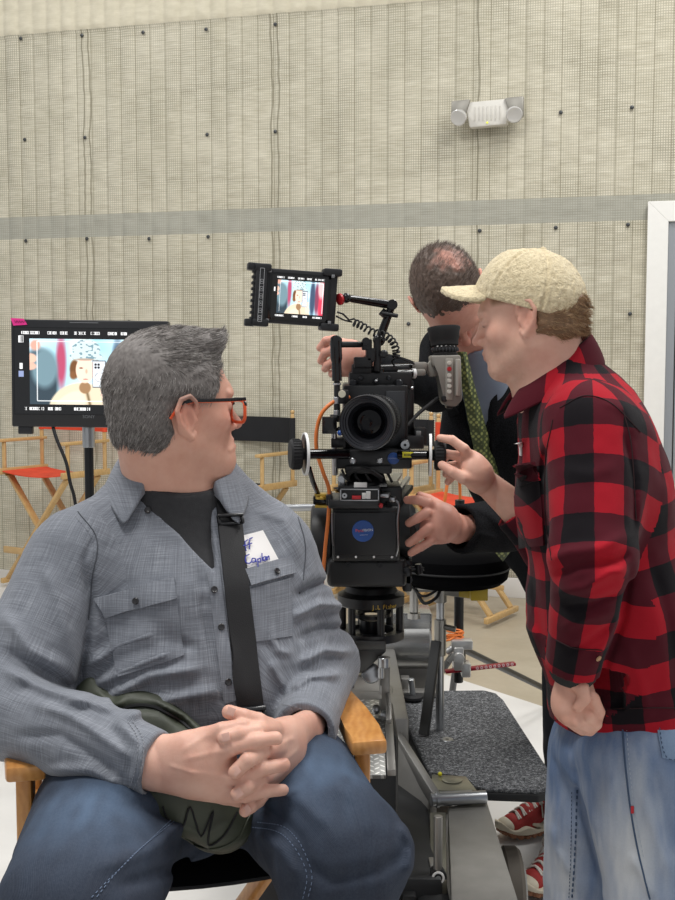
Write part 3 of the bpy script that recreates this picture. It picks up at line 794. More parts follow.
    # ribbed neckband
    ring = []
    for a in np.linspace(0, 2 * math.pi, 40, endpoint=False):
        d = fr * math.cos(a) * .083 + sd * math.sin(a) * .088
        p_ = V(-.276, 1.968, 0) + d * 1.03; p_[2] = 1.322 - .35 * ((p_ - V(-.25, 1.88, 0)) @ fr); ring.append(p_)
    b = MB(); b.tube(ring + ring[:1], .0075, 8, False); b.build('t_shirt_neckband', mat('t_shirt_charcoal'), T)
    sh = Fld(); sh.add(base.fn(), 0)
    sh.chain([shR, shR * .45 + elR * .55, elR], [.080, .080, .068], .05); sh.chain([elR, elR * .45 + wrR * .55, wrR - .02 * nrm(wrR - elR)], [.066, .062, .046], .025)
    sh.add(cone(wrR - .075 * nrm(wrR - elR), wrR - .008 * nrm(wrR - elR), .0475, .0455, up, 1.06, .95), .006)
    sh.chain([shL, shL * .5 + elL * .5, elL], [.066, .062, .060], .05); sh.chain([elL, wrL - .03 * nrm(wrL - elL)], [.060, .050], .02)
    dL = nrm(wrL - elL); sh.add(cone(wrL - .075 * dL, wrL - .004 * dL, .049, .049), .006)
    dR = nrm(wrR - elR)
    sh.sub(cone(wrR - .02 * dR, wrR + .05 * dR, .036, .037, up, 1.1, .92), .002); sh.sub(cone(wrL - .03 * dL, wrL + .05 * dL, .038, .040), .002)
    sh.cut(plane(wrR - .0 * dR, dR) if False else (lambda P: np.where((np.abs((P - wrR) @ dR) < .09) & (np.linalg.norm(P - wrR, axis=1) < .1), (P - wrR - .004 * dR) @ dR, -1.)), 0)
    sh.cut(lambda P: np.where((np.linalg.norm(P - wrL, axis=1) < .1), (P - wrL - .006 * dL) @ dL, -1.), 0)
    # neck opening and the open V at the front
    sh.sub(cone(V(-.276, 1.968, 1.345), V(-.29, 1.96, 1.6), .088, .14), .006)
    vb = V(-.195, 1.84, 1.205)                      # lowest point of the opening
    def wedge(P):
        z = P[:, 2] - vb[2]; x = (P - vb) @ sd
        hw = np.clip(z, 0, 1) * .50
        d = np.abs(x + .40 * z) - hw
        d = np.maximum(d, -z); d = np.maximum(d, -((P - axes['che']) @ fr)); return np.maximum(d * .85, -(base(P) + .016))
    wedge.box = None
    sh.sub(wedge, .002)
    sh.cut(plane((0, 0, .86), (0, 0, -1)), 0)
    folds = [([(78, 690), (84, 650), (92, 600), (88, 560)], .009, -.008), ([(92, 688), (130, 668), (180, 650)], .010, .009), ([(100, 702), (150, 676), (205, 668)], .009, .009),
             ([(86, 668), (120, 645), (160, 632)], .008, .006), ([(110, 720), (170, 700), (222, 690)], .010, .008), ([(130, 600), (170, 640), (200, 650)], .009, -.005),
             ([(196, 560), (205, 620), (214, 660)], .006, -.004), ([(0, 648), (40, 670), (75, 690)], .010, -.010), ([(0, 668), (50, 690), (95, 700)], .008, .009), ([(0, 610), (30, 650), (72, 672)], .010, .008),
             ([(25, 700), (70, 715), (110, 742), (135, 760)], .008, .008), ([(10, 735), (60, 735), (100, 760), (120, 775)], .008, -.007), ([(40, 770), (90, 770), (125, 790)], .008, .007),
             ([(60, 700), (90, 702), (118, 712)], .007, .006), ([(110, 725), (128, 748), (130, 780)], .006, -.005), ([(120, 722), (140, 745), (140, 785)], .005, .004),
             ([(290, 598), (315, 585), (340, 580)], .007, -.008), ([(292, 618), (320, 604), (350, 606)], .008, .009), ([(294, 640), (322, 628), (352, 628)], .007, -.006), ([(298, 664), (325, 650), (356, 652)], .008, .009),
             ([(290, 690), (310, 676), (345, 674)], .007, .007), ([(40, 560), (60, 600), (70, 650)], .012, .006), ([(95, 535), (84, 560), (86, 600)], .005, -.004),
             ([(225, 640), (240, 690), (250, 700)], .006, .005), ([(270, 660), (285, 690)], .006, .006), ([(262, 620), (278, 650), (292, 655)], .006, .005), ([(255, 510), (285, 520), (300, 560)], .008, .004)]
    fd = fold_disp(folds)
    sh.disp(lambda P: 1.35 * fd(P) + .0035 * vnoise(P + V(3, 1, 0), 14.) + .0012 * vnoise(P * V(1, 1, 1.6), 42.))
    t = NT('chambray'); uv = t.uv()
    hx = t.noise(t.mapping(uv, (900, 14, 1)), 1, 3, .6); hz = t.noise(t.mapping(uv, (16, 900, 1)), 1, 3, .6)
    c = t.ramp(t.math('MULTIPLY', t.math('ADD', hx, hz), .5), [(.36, lin('#595c63')), (.5, lin('#7a7e86')), (.66, lin('#a8acb2'))])
    c = t.mix(.35, c, t.ramp(t.noise(uv, 9, 3), [(.3, lin('#6b6f77')), (.7, lin('#8b8f97'))]))
    t.l(c, t.b.inputs['Base Color']); t.set(Roughness=.85, Specular_IOR_Level=.15); t.b.inputs['Sheen Weight'].default_value = .15
    t.bump(t.math('ADD', hx, hz), .25, .002); ch = t.m
    uvf = tri_uv([([axes['pel'] - V(0, 0, .1), axes['sho'] + V(0, 0, .1)], .16, fr, .10), ([shR, elR, wrR], .065, V(0, -1, .3), .03), ([shL, elL, wrL], .06, V(0, -1, .3), .03)])
    sdf_obj('shirt', sh, .0035, ch, T, uvf=uvf)
    S = bvh_of(T.name + '/shirt')
    btn = mat('button_dark', '#2b2a2c', .3)
    # collar
    def collar(sgn, a0, a1, nA=18):
        """one half of the collar: fold line near the neck, leaf falling outwards"""
        vs = []; C0 = V(-.278, 1.968, 0)
        for i in range(nA + 1):
            s_ = i / nA; a = a0 + (a1 - a0) * s_; d = fr * math.cos(a) + sd * math.sin(a) * sgn; fwd = (1 + math.cos(a)) / 2
            zf = 1.392 - .045 * fwd ** 1.3; rf = .096 - .006 * fwd
            drop = .040 + .040 * s_ ** 6; out = .020 + .022 * s_ ** 2
            stand = C0 + d * (rf - .004) + V(0, 0, zf - .035)
            for j, (r_, z_) in enumerate([(rf - .003, zf - .034), (rf - .002, zf - .006), (rf + .003, zf), (rf + .009, zf - .006), (rf + out * .6, zf - drop * .5), (rf + out, zf - drop), (rf + out - .002, zf - drop - .003), (rf + out * .5, zf - drop * .5 - .004), (rf + .004, zf - .012)]):
                sh_ = (-.018 * s_ ** 5 if j in (5, 6) else 0)
                vs.append(C0 + d * r_ + V(0, 0, z_) + (sd * sgn * sh_ * -1))
        m = 9; f = []
        for i in range(nA):
            for j in range(m):
                a = i * m + j; b = i * m + (j + 1) % m; f.append((a, b, b + m, a + m))
        v = np.array(vs); me = np_mesh('collar', v, f)
        bm = bmesh.new(); bm.from_mesh(me); bm.verts.ensure_lookup_table()
        for base_i in (0, nA * m): 
            try: bm.faces.new([bm.verts[base_i + j] for j in range(m)])
            except Exception: pass
        bmesh.ops.recalc_face_normals(bm, faces=bm.faces[:]); bm.to_mesh(me); bm.free()
        uvl = me.uv_layers.new(name='UVMap'); li = np.empty(len(me.loops), np.int32); me.loops.foreach_get('vertex_index', li)
        q = np.array([tuple(x.co) for x in me.vertices])[li]; uvl.data.foreach_set('uv', np.stack([q[:, 0] + q[:, 1] * .5, q[:, 2]], 1).astype(np.float32).ravel())
        me.polygons.foreach_set('use_smooth', [True] * len(me.polygons))
        o = link('collar', me, ch, T); 
        sub = o.modifiers.new('s', 'SUBSURF'); sub.levels = 1; sub.render_levels = 1
        return o
    collar(-1, math.pi, math.radians(44)); collar(1, math.pi, math.radians(26))
    # placket edge, buttons, pockets, seams
    patch('placket', S, [(207, 572), (219, 566), (236, 700), (224, 704)], 4, 16, ch, T, .001, .002)
    for x, y in [(214, 590), (221, 627), (228, 682), (148, 511)]:
        h_, n_ = hit(S, x, y, 1.9)
        b = MB(); b.lathe(h_ + n_ * .003, n_, [(0, 0), (0, .0055), (.002, .0055), (.0028, .0045), (.002, .003), (.002, 0)], 16); b.build('button', btn, T)
    st = mat('stitch_grey', '#8f9299', .8); stitch_d = mat('stitch_dark', '#4c4f55', .8)
    patch('pocket', S, [(104, 614), (176, 594), (184, 655), (118, 676)], 12, 12, ch, T, .0005, .002)
    patch('pocket_flap', S, [(96, 598), (174, 577), (177, 598), (104, 618)], 12, 5, ch, T, .003, .003, lift=lambda q: .003 * q[:, 1] * np.sin(q[:, 0] * 6.3) ** 2)
    patch('pocket', S, [(246, 590), (290, 578), (292, 636), (254, 642)], 10, 10, ch, T, .0005, .002)
    patch('pocket_flap', S, [(244, 570), (290, 556), (294, 574), (250, 586)], 10, 5, ch, T, .003, .003, lift=lambda q: .003 * q[:, 1] * np.sin(q[:, 0] * 6.3) ** 2)
    for x, y in [(138, 601), (274, 573)]:
        h_, n_ = hit(S, x, y, 1.9); b = MB(); b.lathe(h_ + n_ * .008, n_, [(-.004, 0), (0, .0055), (.002, .0055), (.0028, .0045), (.002, .003), (.002, 0)], 16); b.build('button', btn, T)
    seam('stitching', S, [(78, 512), (97, 540), (92, 580), (88, 620)], .0009, stitch_d, T, None)
    seam('stitching', S, [(75, 516), (93, 542), (88, 580)], .0006, st, T, .003)
    seam('stitching', S, [(296, 512), (305, 545), (303, 580)], .0009, stitch_d, T, None)
    for dx in (0, 5): seam('stitching', S, [(128 + dx, 722), (138 + dx, 742), (134 + dx, 776), (122 + dx, 800)], .0007, st, T, .003)
    seam('stitching', S, [(164, 737), (160, 770), (148, 800)], .0007, st, T, .003)
    seam('stitching', S, [(283, 705), (300, 708), (320, 718), (332, 730)], .0007, st, T, .003)
    # name sticker with handwriting
    wht = mat('sticker_white', '#ece9e6', .6)
    q4 = [(228, 540), (262, 531), (278, 561), (238, 571)]
    nt = patch('name_sticker', S, q4, 8, 8, wht, T, .002, .001, label='white name sticker handwritten in blue')
    ink = mat('ink_blue', '#3a3f9e', .5)
    def write(strokes):
        b = MB()
        for s_ in strokes:
            P = []
            for q in curve_pts([np.array([*q, 0.]) for q in s_], 5):
                h_, nn = hit(S, q[0], q[1]); 
                if h_ is not None: P.append(h_ + nn * .0058)
            if len(P) > 1: b.tube(P, .0011, 5)
        b.build('handwriting', ink, nt, label='blue handwriting')
    cv = lambda pts: [(200 + x / 3.375, 510 + y / 4.5) for x, y in pts]   # traced in the zoomed crop
    cv = lambda pts: [(200 + x / 4.5, 510 + y / 4.5) for x, y in pts]
    write([cv([(207, 142), (196, 150), (196, 170), (200, 192)]), cv([(186, 168), (208, 164)]), cv([(228, 132), (216, 138), (214, 160), (216, 184)]), cv([(206, 162), (226, 158)]),
           cv([(214, 208), (200, 216), (200, 240), (214, 246), (224, 240)]), cv([(240, 226), (228, 226), (226, 240), (238, 240), (242, 226), (244, 242)]), cv([(250, 226), (252, 262)]), cv([(250, 230), (262, 224), (262, 240), (252, 240)]),
           cv([(270, 202), (270, 236)]), cv([(284, 216), (276, 220), (276, 232), (284, 232), (288, 216), (290, 232)]), cv([(293, 216), (294, 230)]), cv([(294, 220), (300, 214), (302, 228)])])
    # ---- jeans
    hipR, hipL = V(-.350, 1.97, .865), V(-.135, 1.99, .865); knR, knL = V(-.336, 1.40, .845), V(.004, 1.575, .853)
    anR, anL = V(-.33, 1.40, .42), V(.00, 1.60, .42)
    j = Fld(); j.add(ell((-.235, 2.01, .885), (.19, .15, .105)), 0)
    j.chain([hipR, hipR * .5 + knR * .5, knR], [.122, .118, .098], .04); j.chain([hipL, hipL * .5 + knL * .5, knL], [.116, .110, .092], .04); j.add(cone(V(-.235, 1.95, .85), V(-.225, 1.76, .83), .09, .06), .05)
    j.chain([knR, knR * .4 + anR * .6, anR], [.084, .075, .062], .03); j.chain([knL, knL * .4 + anL * .6, anL], [.084, .075, .062], .03)
    jf = fold_disp([([(300, 860), (330, 880), (380, 870), (408, 850)], .010, -.006), ([(250, 800), (280, 815), (300, 840), (305, 870)], .008, -.006), ([(262, 790), (300, 800), (330, 830)], .010, .006),
                    ([(255, 830), (280, 850), (300, 880)], .008, .005), ([(400, 820), (412, 845), (408, 880)], .008, .007), ([(90, 870), (150, 850), (200, 815)], .010, .006), ([(110, 890), (170, 870), (215, 835)], .008, -.006),
                    ([(160, 830), (200, 820), (240, 800)], .009, .006), ([(120, 800), (160, 815), (190, 812)], .010, -.006), ([(220, 860), (245, 830), (262, 812)], .008, .005), ([(330, 780), (360, 800), (372, 840)], .012, .004)])
    j.disp(lambda P: 1.4 * jf(P) + .004 * vnoise(P, 13.) + .0022 * vnoise(P + 5, 34.))
    def jc(P):
        fade = np.zeros(len(P))
        for a, b_ in ((hipL, knL), (hipR, knR)):
            c = a * .2 + b_ * .8; fade = np.maximum(fade, np.exp(-(np.linalg.norm((P - c - V(0, 0, .07)) * V(1, .7, 1.2), axis=1) / .075) ** 2))
        fade = np.clip(fade * (.8 + .3 * vnoise(P * V(3, 1, 1), 25.)), 0, 1)[:, None]
        wh = np.clip(np.abs(vnoise(P * V(1.5, .5, .5), 30.)), 0, 1)[:, None] * .25
        return np.array(lin('#151e2e')) * (1 - fade * .75 - wh * .3) + np.array(lin('#5d7795')) * (fade * .75 + wh * .3)
    dn = denim('denim_dark', .38)
    uvj = tri_uv([([hipR, knR, anR], .09, V(0, -.5, 1), 0), ([hipL, knL, anL], .09, V(0, -.5, 1), 0)])
    sdf_obj('jeans', j, .0045, dn, T, jc, uvj)
    J = bvh_of(T.name + '/jeans'); js = mat('denim_stitch', '#66758d', .8)
    for d in (0, 5):
        seam('jeans_seam', J, [(258 - d, 822 + d), (285 - d, 828 + d), (303 - d, 848 + d), (312 - d, 876), (308 - d, 899)], .0006, js, T, .0035)
        seam('jeans_seam', J, [(180, 812 + d), (150 - d, 840 + d), (120 - d, 868 + d), (95 - d, 899)], .0006, js, T, .0035)
    # shoes resting on the chair's foot rail
    for an in (anR, anL):
        b = Fld(); b.add(ell(an + V(0, -.07, -.075), (.05, .14, .04)), 0); b.add(cone(an, an + V(0, .01, -.06), .05, .045), .03); b.cut(plane(an + V(0, 0, -.105), (0, 0, -1)), .004)
        sdf_obj('shoe', b, .006, mat('shoe_dark', '#2a2a2c', .6), T)
    return T, hd, S
def denim(name, k=1.):
    t = NT(name); uv = t.uv(); c = t.attr()
    w = t.n('ShaderNodeTexWave'); w.bands_direction = 'DIAGONAL'; t.l(t.mapping(uv, (260, 260, 1)), w.inputs[0]); w.inputs['Scale'].default_value = 1; w.inputs['Distortion'].default_value = 1.5
    sl = t.math('ADD', t.math('MULTIPLY', t.noise(t.coord(), 270, 4, .8), .7), t.math('MULTIPLY', t.noise(t.mapping(uv, (420, 40, 1)), 1, 3, .7), .3))
    c2 = t.mix(.42 + .12 * (k < 1), c, t.mix(sl, t.mix(.5, c, (.0, .0, .01)), t.mix(.35 * k, c, (.8, .85, .95))))
    t.l(c2, t.b.inputs['Base Color']); t.set(Roughness=.85, Specular_IOR_Level=.15)
    t.bump(t.math('ADD', w.outputs['Fac'], t.math('MULTIPLY', sl, 1.5)), .18, .002); return t.m
SEATED, HD1, SHIRT1 = seated()

def glasses(hd):
    T = thing('eyeglasses', hd.p(.08, 0, 0), 'black-topped eyeglasses with orange underside worn by the seated person', 'glasses')
    blk = mat('glasses_black', '#1b1a1c', .25); org = mat('glasses_orange', '#e2592b', .35); ln = mat('lens', '#f4f6f8', .02, trans=1.0)
    for s in (-1, 1):
        pts = [hd.p(-.038, s * .082, -.014), hd.p(-.026, s * .085, .002), hd.p(-.008, s * .086, .013), hd.p(.03, s * .084, .014), hd.p(.07, s * .08, .0145), hd.p(.100, s * .070, .015)]
        b = MB(); c = curve_pts(pts, 6)
        for a, d in zip(c[6:], c[7:]): b.bar(a + V(0, 0, .0008), d + V(0, 0, .0008), .0035, .0055, .0008)
        t_ = b.build('temple', blk, T)
        b = MB()
        for a, d in zip(c[:9], c[1:10]): b.bar(a, d, .0036, .0048, .0012)
        for a, d in zip(c[9:], c[10:]): b.bar(a - V(0, 0, .0024), d - V(0, 0, .0024), .0034, .0009, .0003)
        b.build('temple_underside', org, t_, label='orange underside')
        # rim
        rim = []
        for a in np.linspace(0, 2 * math.pi, 28, endpoint=False):
            ca, sa = math.cos(a), math.sin(a); e = lambda u: math.copysign(abs(u) ** .55, u)
            rim.append(hd.p(.105 - abs(.036 + e(ca) * .027 if False else .036 + s * 0 + e(ca) * .0) * .1, s * .036 + e(ca) * .028, -.006 + e(sa) * .019))
        b = MB(); b.tube(rim + rim[:1], .0028, 8, False); b.build('rim', org, T)
        b = MB(); b.tube([rim[i] + hd.R @ V(.001, 0, .0015) for i in range(1, 14)], .003, 8); b.build('brow_bar', blk, T)
        b = MB(); b.prism(rim, hd.R @ V(.0012, 0, 0)); b.build('lens', ln, T, smooth=False)
    b = MB(); b.tube([hd.p(.105, -.010, .006), hd.p(.108, 0, .008), hd.p(.105, .010, .006)], .0026, 8); b.build('bridge', blk, T)
glasses(HD1)
# ------------------------------------------------------------------ director's chairs
def wood(name, a, b, gloss=.3):
    t = NT(name); co = t.coord()
    n = t.noise(t.mapping(co, (6, 6, 6)), 4, 5, .6); g = t.n('ShaderNodeTexWave'); g.wave_type = 'BANDS'; t.l(t.mapping(co, (14, 14, 14), (.3, .2, .1)), g.inputs[0]); g.inputs['Scale'].default_value = 2; g.inputs['Distortion'].default_value = 6; g.inputs['Detail'].default_value = 3
    t.l(t.ramp(t.math('MULTIPLY_ADD', g.outputs['Fac'], .13, t.math('MULTIPLY', n, .8)), [(.25, lin(a)), (.75, lin(b))]), t.b.inputs['Base Color'])
    t.set(Roughness=gloss, Coat_Weight=.3); return t.m
OAK = wood('golden_oak', '#b87a3c', '#d9a05c'); BEECH = wood('pale_beech', '#b8945c', '#d0ae78', .5)
def canvas(name, c):
    t = NT(name); co = t.coord(); n = t.noise(co, 900, 2)
    c = lin(c); t.l(t.ramp(t.noise(co, 12, 4), [(.3, tuple(x * .85 for x in c)), (.7, tuple(min(1, x * 1.1) for x in c))]), t.b.inputs['Base Color']); t.set(Roughness=.9); t.bump(n, .3, .001); return t.m
CB = canvas('canvas_black', '#1c1d20'); CO = canvas('canvas_orange', '#d8492a')
def slat(b, a, c, w, h, up=(0, 0, 1)): b.bar(a, c, w, h, .004, up)
def director_chair(origin, ang, wd_mat, seat_m, back_m, label, near=False, seat_z=.76, back=True, back_z=None, group=None, width=.52):
    """ang: plan angle in degrees of the chair's right-hand axis"""
    T = thing('director_chair', (origin[0], origin[1], 0), label, 'chair', group)
    X = V(math.cos(math.radians(ang)), math.sin(math.radians(ang)), 0); Fr = V(X[1], -X[0], 0)     # Fr points forward
    O = V(origin[0], origin[1], 0); P = lambda x, f, z: O + X * x + Fr * f + V(0, 0, z)
    hw = width / 2; th = .022
    # seat canvas slung between the rails
    n = 10; v = []; 
    for i in range(n + 1):
        s_ = -1 + 2 * i / n; sag = .022 * (1 - s_ * s_)
        for f_ in (.20, -.18): v.append((P(s_ * (hw - .01), f_, seat_z - sag), s_))
    b = MB(); top = [[b.bm.verts.new(Vector(P((-1 + 2 * i / n) * (hw - .012), f_, seat_z - .024 * (1 - (-1 + 2 * i / n) ** 2)))) for f_ in (.205, .1, 0, -.1, -.19)] for i in range(n + 1)]
    bot = [[b.bm.verts.new(q.co - Vector((0, 0, .006))) for q in row] for row in top]
    for i in range(n):
        for j in range(4):
            b.bm.faces.new((top[i][j], top[i+1][j], top[i+1][j+1], top[i][j+1])); b.bm.faces.new((bot[i][j], bot[i][j+1], bot[i+1][j+1], bot[i+1][j]))
        b.bm.faces.new((top[i][0], bot[i][0], bot[i+1][0], top[i+1][0])); b.bm.faces.new((top[i][4], top[i+1][4], bot[i+1][4], bot[i][4]))
    b.build('seat', seat_m, T)
    for s_ in (-1, 1):
        b = MB(); b.bar(P(s_ * hw, .22, seat_z - .005), P(s_ * hw, -.21, seat_z - .005), .030, .042, .005); b.build('seat_rail', wd_mat, T)
        b = MB(); b.bar(P(s_ * hw, .22, .045), P(s_ * hw, -.21, .045), .030, .035, .005); b.build('floor_rail', wd_mat, T)
        for f_, hz in ((.17, .2), (-.17, .2)):
            b = MB(); b.bar(P(s_ * (hw + .004), f_, seat_z), P(s_ * (hw + .004), f_, seat_z + ((.174 if near else .195) if (f_ > 0 or not back) else (.34 if near else .46))), .026, .026, .006); 
            if f_ < 0 and back: b.lathe(P(s_ * (hw + .004), f_, seat_z + (.335 if near else .455)), (0, 0, 1), [(0, .008), (.008, .008), (.012, .013), (.022, .015), (.03, .010), (.034, 0)], 16)
            b.build('arm_post' if f_ > 0 or not back else 'back_post', wd_mat, T)
        # armrest
        b = MB()
        if near:
            w0 = .03; path = [(.235, 0, .029), (.16, .006, .029), (.06, .012, .026), (-.06, .012, .022), (-.16, .004, .020)]
            outl = [P(s_ * (hw + dx) + w_, f_, seat_z + .172) for f_, dx, w_ in path] + [P(s_ * (hw + dx) - w_, f_, seat_z + .172) for f_, dx, w_ in path[::-1]]
            b.prism(outl, (0, 0, .024), .006)
        else: b.bar(P(s_ * (hw + .002), .22, seat_z + .205), P(s_ * (hw + .002), -.20, seat_z + .205), .045, .022, .006)
        b.build('armrest', wd_mat, T)
    for f_, d in ((.04 if near else .15, .0), (-.13, .0)):
        for s_ in (-1, 1):
            b = MB(); o_ = .014 * s_; slat(b, P(-s_ * (hw - .01), f_ + o_, .06), P(s_ * (hw - .01), f_ + o_, seat_z - .03), .020, .05, Fr); b.build('crossed_leg', wd_mat, T)
    b = MB(); slat(b, P(-hw, .19, .26), P(hw, .19, .26), .045, .02, Fr) ; b.build('footrest', wd_mat, T)
    b = MB(); b.bar(P(-hw, -.02, .20), P(hw, -.02, .20), .02, .03, .004); b.build('stretcher', wd_mat, T)
    b = MB()
    for s_ in (-1, 1):
        for f_ in (.165, -.115): b.cyl(P(s_ * (hw - .02), f_ + .02, seat_z - .03), P(s_ * (hw - .02), f_ - .03, seat_z - .03), .006, 10)
    b.build('hinge_pin', mat('brass_pin', '#a98a4a', .35, .9), T)
    if back:
        b = MB(); z0, z1 = (seat_z + .17, seat_z + .32) if near else (seat_z + .265, seat_z + .435)
        ps = []; 
        for i in range(n + 1):
            s_ = -1 + 2 * i / n; ps.append((s_ * (hw + .022), -.17 - .030 * (1 - s_ * s_) ))
        out = [P(x, f_ - .003, z0) for x, f_ in ps] + [P(x, f_ + .003, z0) for x, f_ in ps[::-1]]
        b.prism(out, (0, 0, z1 - z0)); 
        for s_ in (-1, 1): b.cyl(P(s_ * (hw + .004), -.17, z0), P(s_ * (hw + .004), -.17, z1), .020, 14)
        b.build('backrest', back_m, T)
    return T
director_chair((-.255, 1.93), 12.7, OAK, CB, CB, 'near golden-wood director chair the grey-shirted person sits in', True)
def back_chair(pxr, Y, seat_m, back_m, label, ang=-33, z=.73, width=.52):
    """pxr: image x of the front end of the right-hand seat rail"""
    X = V(math.cos(math.radians(ang)), math.sin(math.radians(ang)), 0); Fr = V(X[1], -X[0], 0)
    q = W(pxr, 480, Y); o = q - X * width / 2 - Fr * .21
    return director_chair((o[0], o[1]), ang, BEECH, seat_m, back_m, label, seat_z=z, width=width, group="director chairs along the padded wall")
back_chair(63, 7.45, CO, CO, 'pale wood director chair with orange canvas behind the large monitor', z=.80, width=.60)
back_chair(258, 7.35, CB, CB, 'pale wood director chair with black canvas right of the seated person')
back_chair(401, 7.1, CB, CB, 'pale wood director chair with black canvas mostly hidden behind the film camera')
back_chair(488, 6.55, CO, CO, 'pale wood director chair with orange canvas mostly hidden behind the bending person')

# ------------------------------------------------------------------ sling bag on his lap
def bag():
    T = thing('sling_bag', W(190, 790, 1.72), 'olive green sling bag on the lap of the seated person, black strap across the chest', 'bag')
    t = NT('olive_nylon'); co = t.coord(); t.l(t.ramp(t.noise(co, 9, 4), [(.3, lin('#30342a')), (.7, lin('#464b3c'))]), t.b.inputs['Base Color']); t.set(Roughness=.55); t.bump(t.noise(co, 700, 2), .2, .001); ol = t.m
    blk = mat('webbing_black', '#1d1d1f', .7, bump=.4, bscale=900)
    f = Fld(); y = V(.25, -1, .15)
    f.add(cone(W(150, 735, 1.765), W(220, 812, 1.70), .058, .060, y, .55, 1.0), 0)
    f.add(cone(W(172, 792, 1.625), W(222, 818, 1.64), .048, .046, y, .62, 1.0), .03)
    f.add(cone(W(88, 700, 1.80), W(130, 722, 1.775), .026, .045, y, .5, 1), .03)
    f.add(cone(W(100, 692, 1.81), W(84, 704, 1.80), .022, .012, y, .5, 1), .02)
    f.disp(fold_disp([([(105, 730), (125, 707), (160, 708), (200, 736)], .007, -.005), ([(95, 690), (112, 705), (128, 702)], .006, .005), ([(150, 700), (185, 716), (205, 735)], .006, .006), ([(170, 820), (200, 835), (240, 815)], .006, .004)]))
    f.disp(lambda P: .0025 * vnoise(P, 30.))
    sdf_obj('bag_body', f, .004, ol, T); B = bvh_of(T.name + '/bag_body')
    seam('zipper', B, [(104, 733), (122, 710), (150, 706), (180, 720), (198, 738)], .0032, mat('zipper_black', '#121213', .4), T, None, .001)
    seam('bungee_cord', B, [(163, 806), (168, 818), (182, 827), (190, 807), (201, 836), (213, 811), (208, 843), (223, 836), (237, 812)], .0015, mat('cord_black', '#18181a', .7), T, None, .002, n=5)
    seam('piping', B, [(150, 806), (172, 828), (205, 848), (235, 840), (250, 815)], .0015, ol, T, None, .001)
    st = patch('shoulder_strap', SHIRT1, [(217, 520), (240, 519), (262, 704), (237, 706)], 5, 26, blk, T, .004, .002)
    b = MB(); h1, n1 = hit(SHIRT1, 228, 524, 1.9); R = Matrix((Vector((.93, .37, 0)), n1.cross(Vector((.93, .37, 0))), n1)).transposed()
    b.box(h1 + n1 * .010 + Vector((0, 0, .010)), (.044, .006, .005), R, .002); b.box(h1 + n1 * .010 - Vector((0, 0, .004)), (.044, .006, .005), R, .002)
    b.box(h1 + n1 * .010 + Vector((.019, .006, .003)), (.005, .018, .005), R, .002); b.box(h1 + n1 * .010 + Vector((-.019, -.006, .003)), (.005, .018, .005), R, .002)
    b.build('strap_adjuster', mat('buckle_black', '#131315', .3), T)
    b = MB(); h2, n2 = hit(SHIRT1, 250, 707, 1.85)
    b.box(h2 + n2 * .012, (.044, .008, .006), R, .002)
    for dx in (-.018, .018): b.box(h2 + n2 * .012 + Vector((dx, dx * .4, -.009)), (.007, .016, .006), R, .002)
    b.box(h2 + n2 * .013 + Vector((0, 0, -.012)), (.012, .018, .006), R, .002); b.box(h2 + n2 * .012 + Vector((0, 0, -.022)), (.03, .006, .006), R, .002)
    b.build('strap_hook', mat('buckle_black'), T)
    st2 = patch('upper_strap', SHIRT1, [(214, 492), (236, 490), (240, 518), (218, 520)], 4, 5, blk, T, .003, .002)
bag()
# ------------------------------------------------------------------ the man in the plaid shirt and cream cap
def plaid_mat(name):
    t = NT(name); uv = t.uv(); s = t.sep(uv); P_ = .106
    jig = t.math('MULTIPLY', t.math('SUBTRACT', t.noise(t.mapping(uv, (60, 60, 1)), 1, 2), .5), .004)
    def st(x): return t.math('LESS_THAN', t.math('FRACT', t.math('DIVIDE', t.math('ADD', x, jig), P_)), .5)
    a, b = st(s[0]), st(s[1]); k = t.math('MULTIPLY', t.math('ADD', a, b), .5)
    tw = t.n('ShaderNodeTexWave'); tw.bands_direction = 'DIAGONAL'; t.l(t.mapping(uv, (300, 300, 1)), tw.inputs[0]); tw.inputs['Scale'].default_value = 1
    fz = t.noise(t.mapping(uv, (1, 1, 1)), 700, 3)
    c = t.ramp(k, [(0, lin('#a81c29')), (.45, lin('#501822')), (.95, lin('#15171a'))]); t.t.nodes[c.node.name].color_ramp.interpolation = 'CONSTANT'
    c = t.mix(t.math('MULTIPLY', fz, .35), c, t.mix(.5, c, lin('#3b1a20'))); t.l(c, t.b.inputs['Base Color'])
    t.set(Roughness=.95, Specular_IOR_Level=.1); t.b.inputs['Sheen Weight'].default_value = .05
    t.bump(t.math('ADD', t.math('MULTIPLY', tw.outputs['Fac'], .3), fz), .25, .002); return t.m
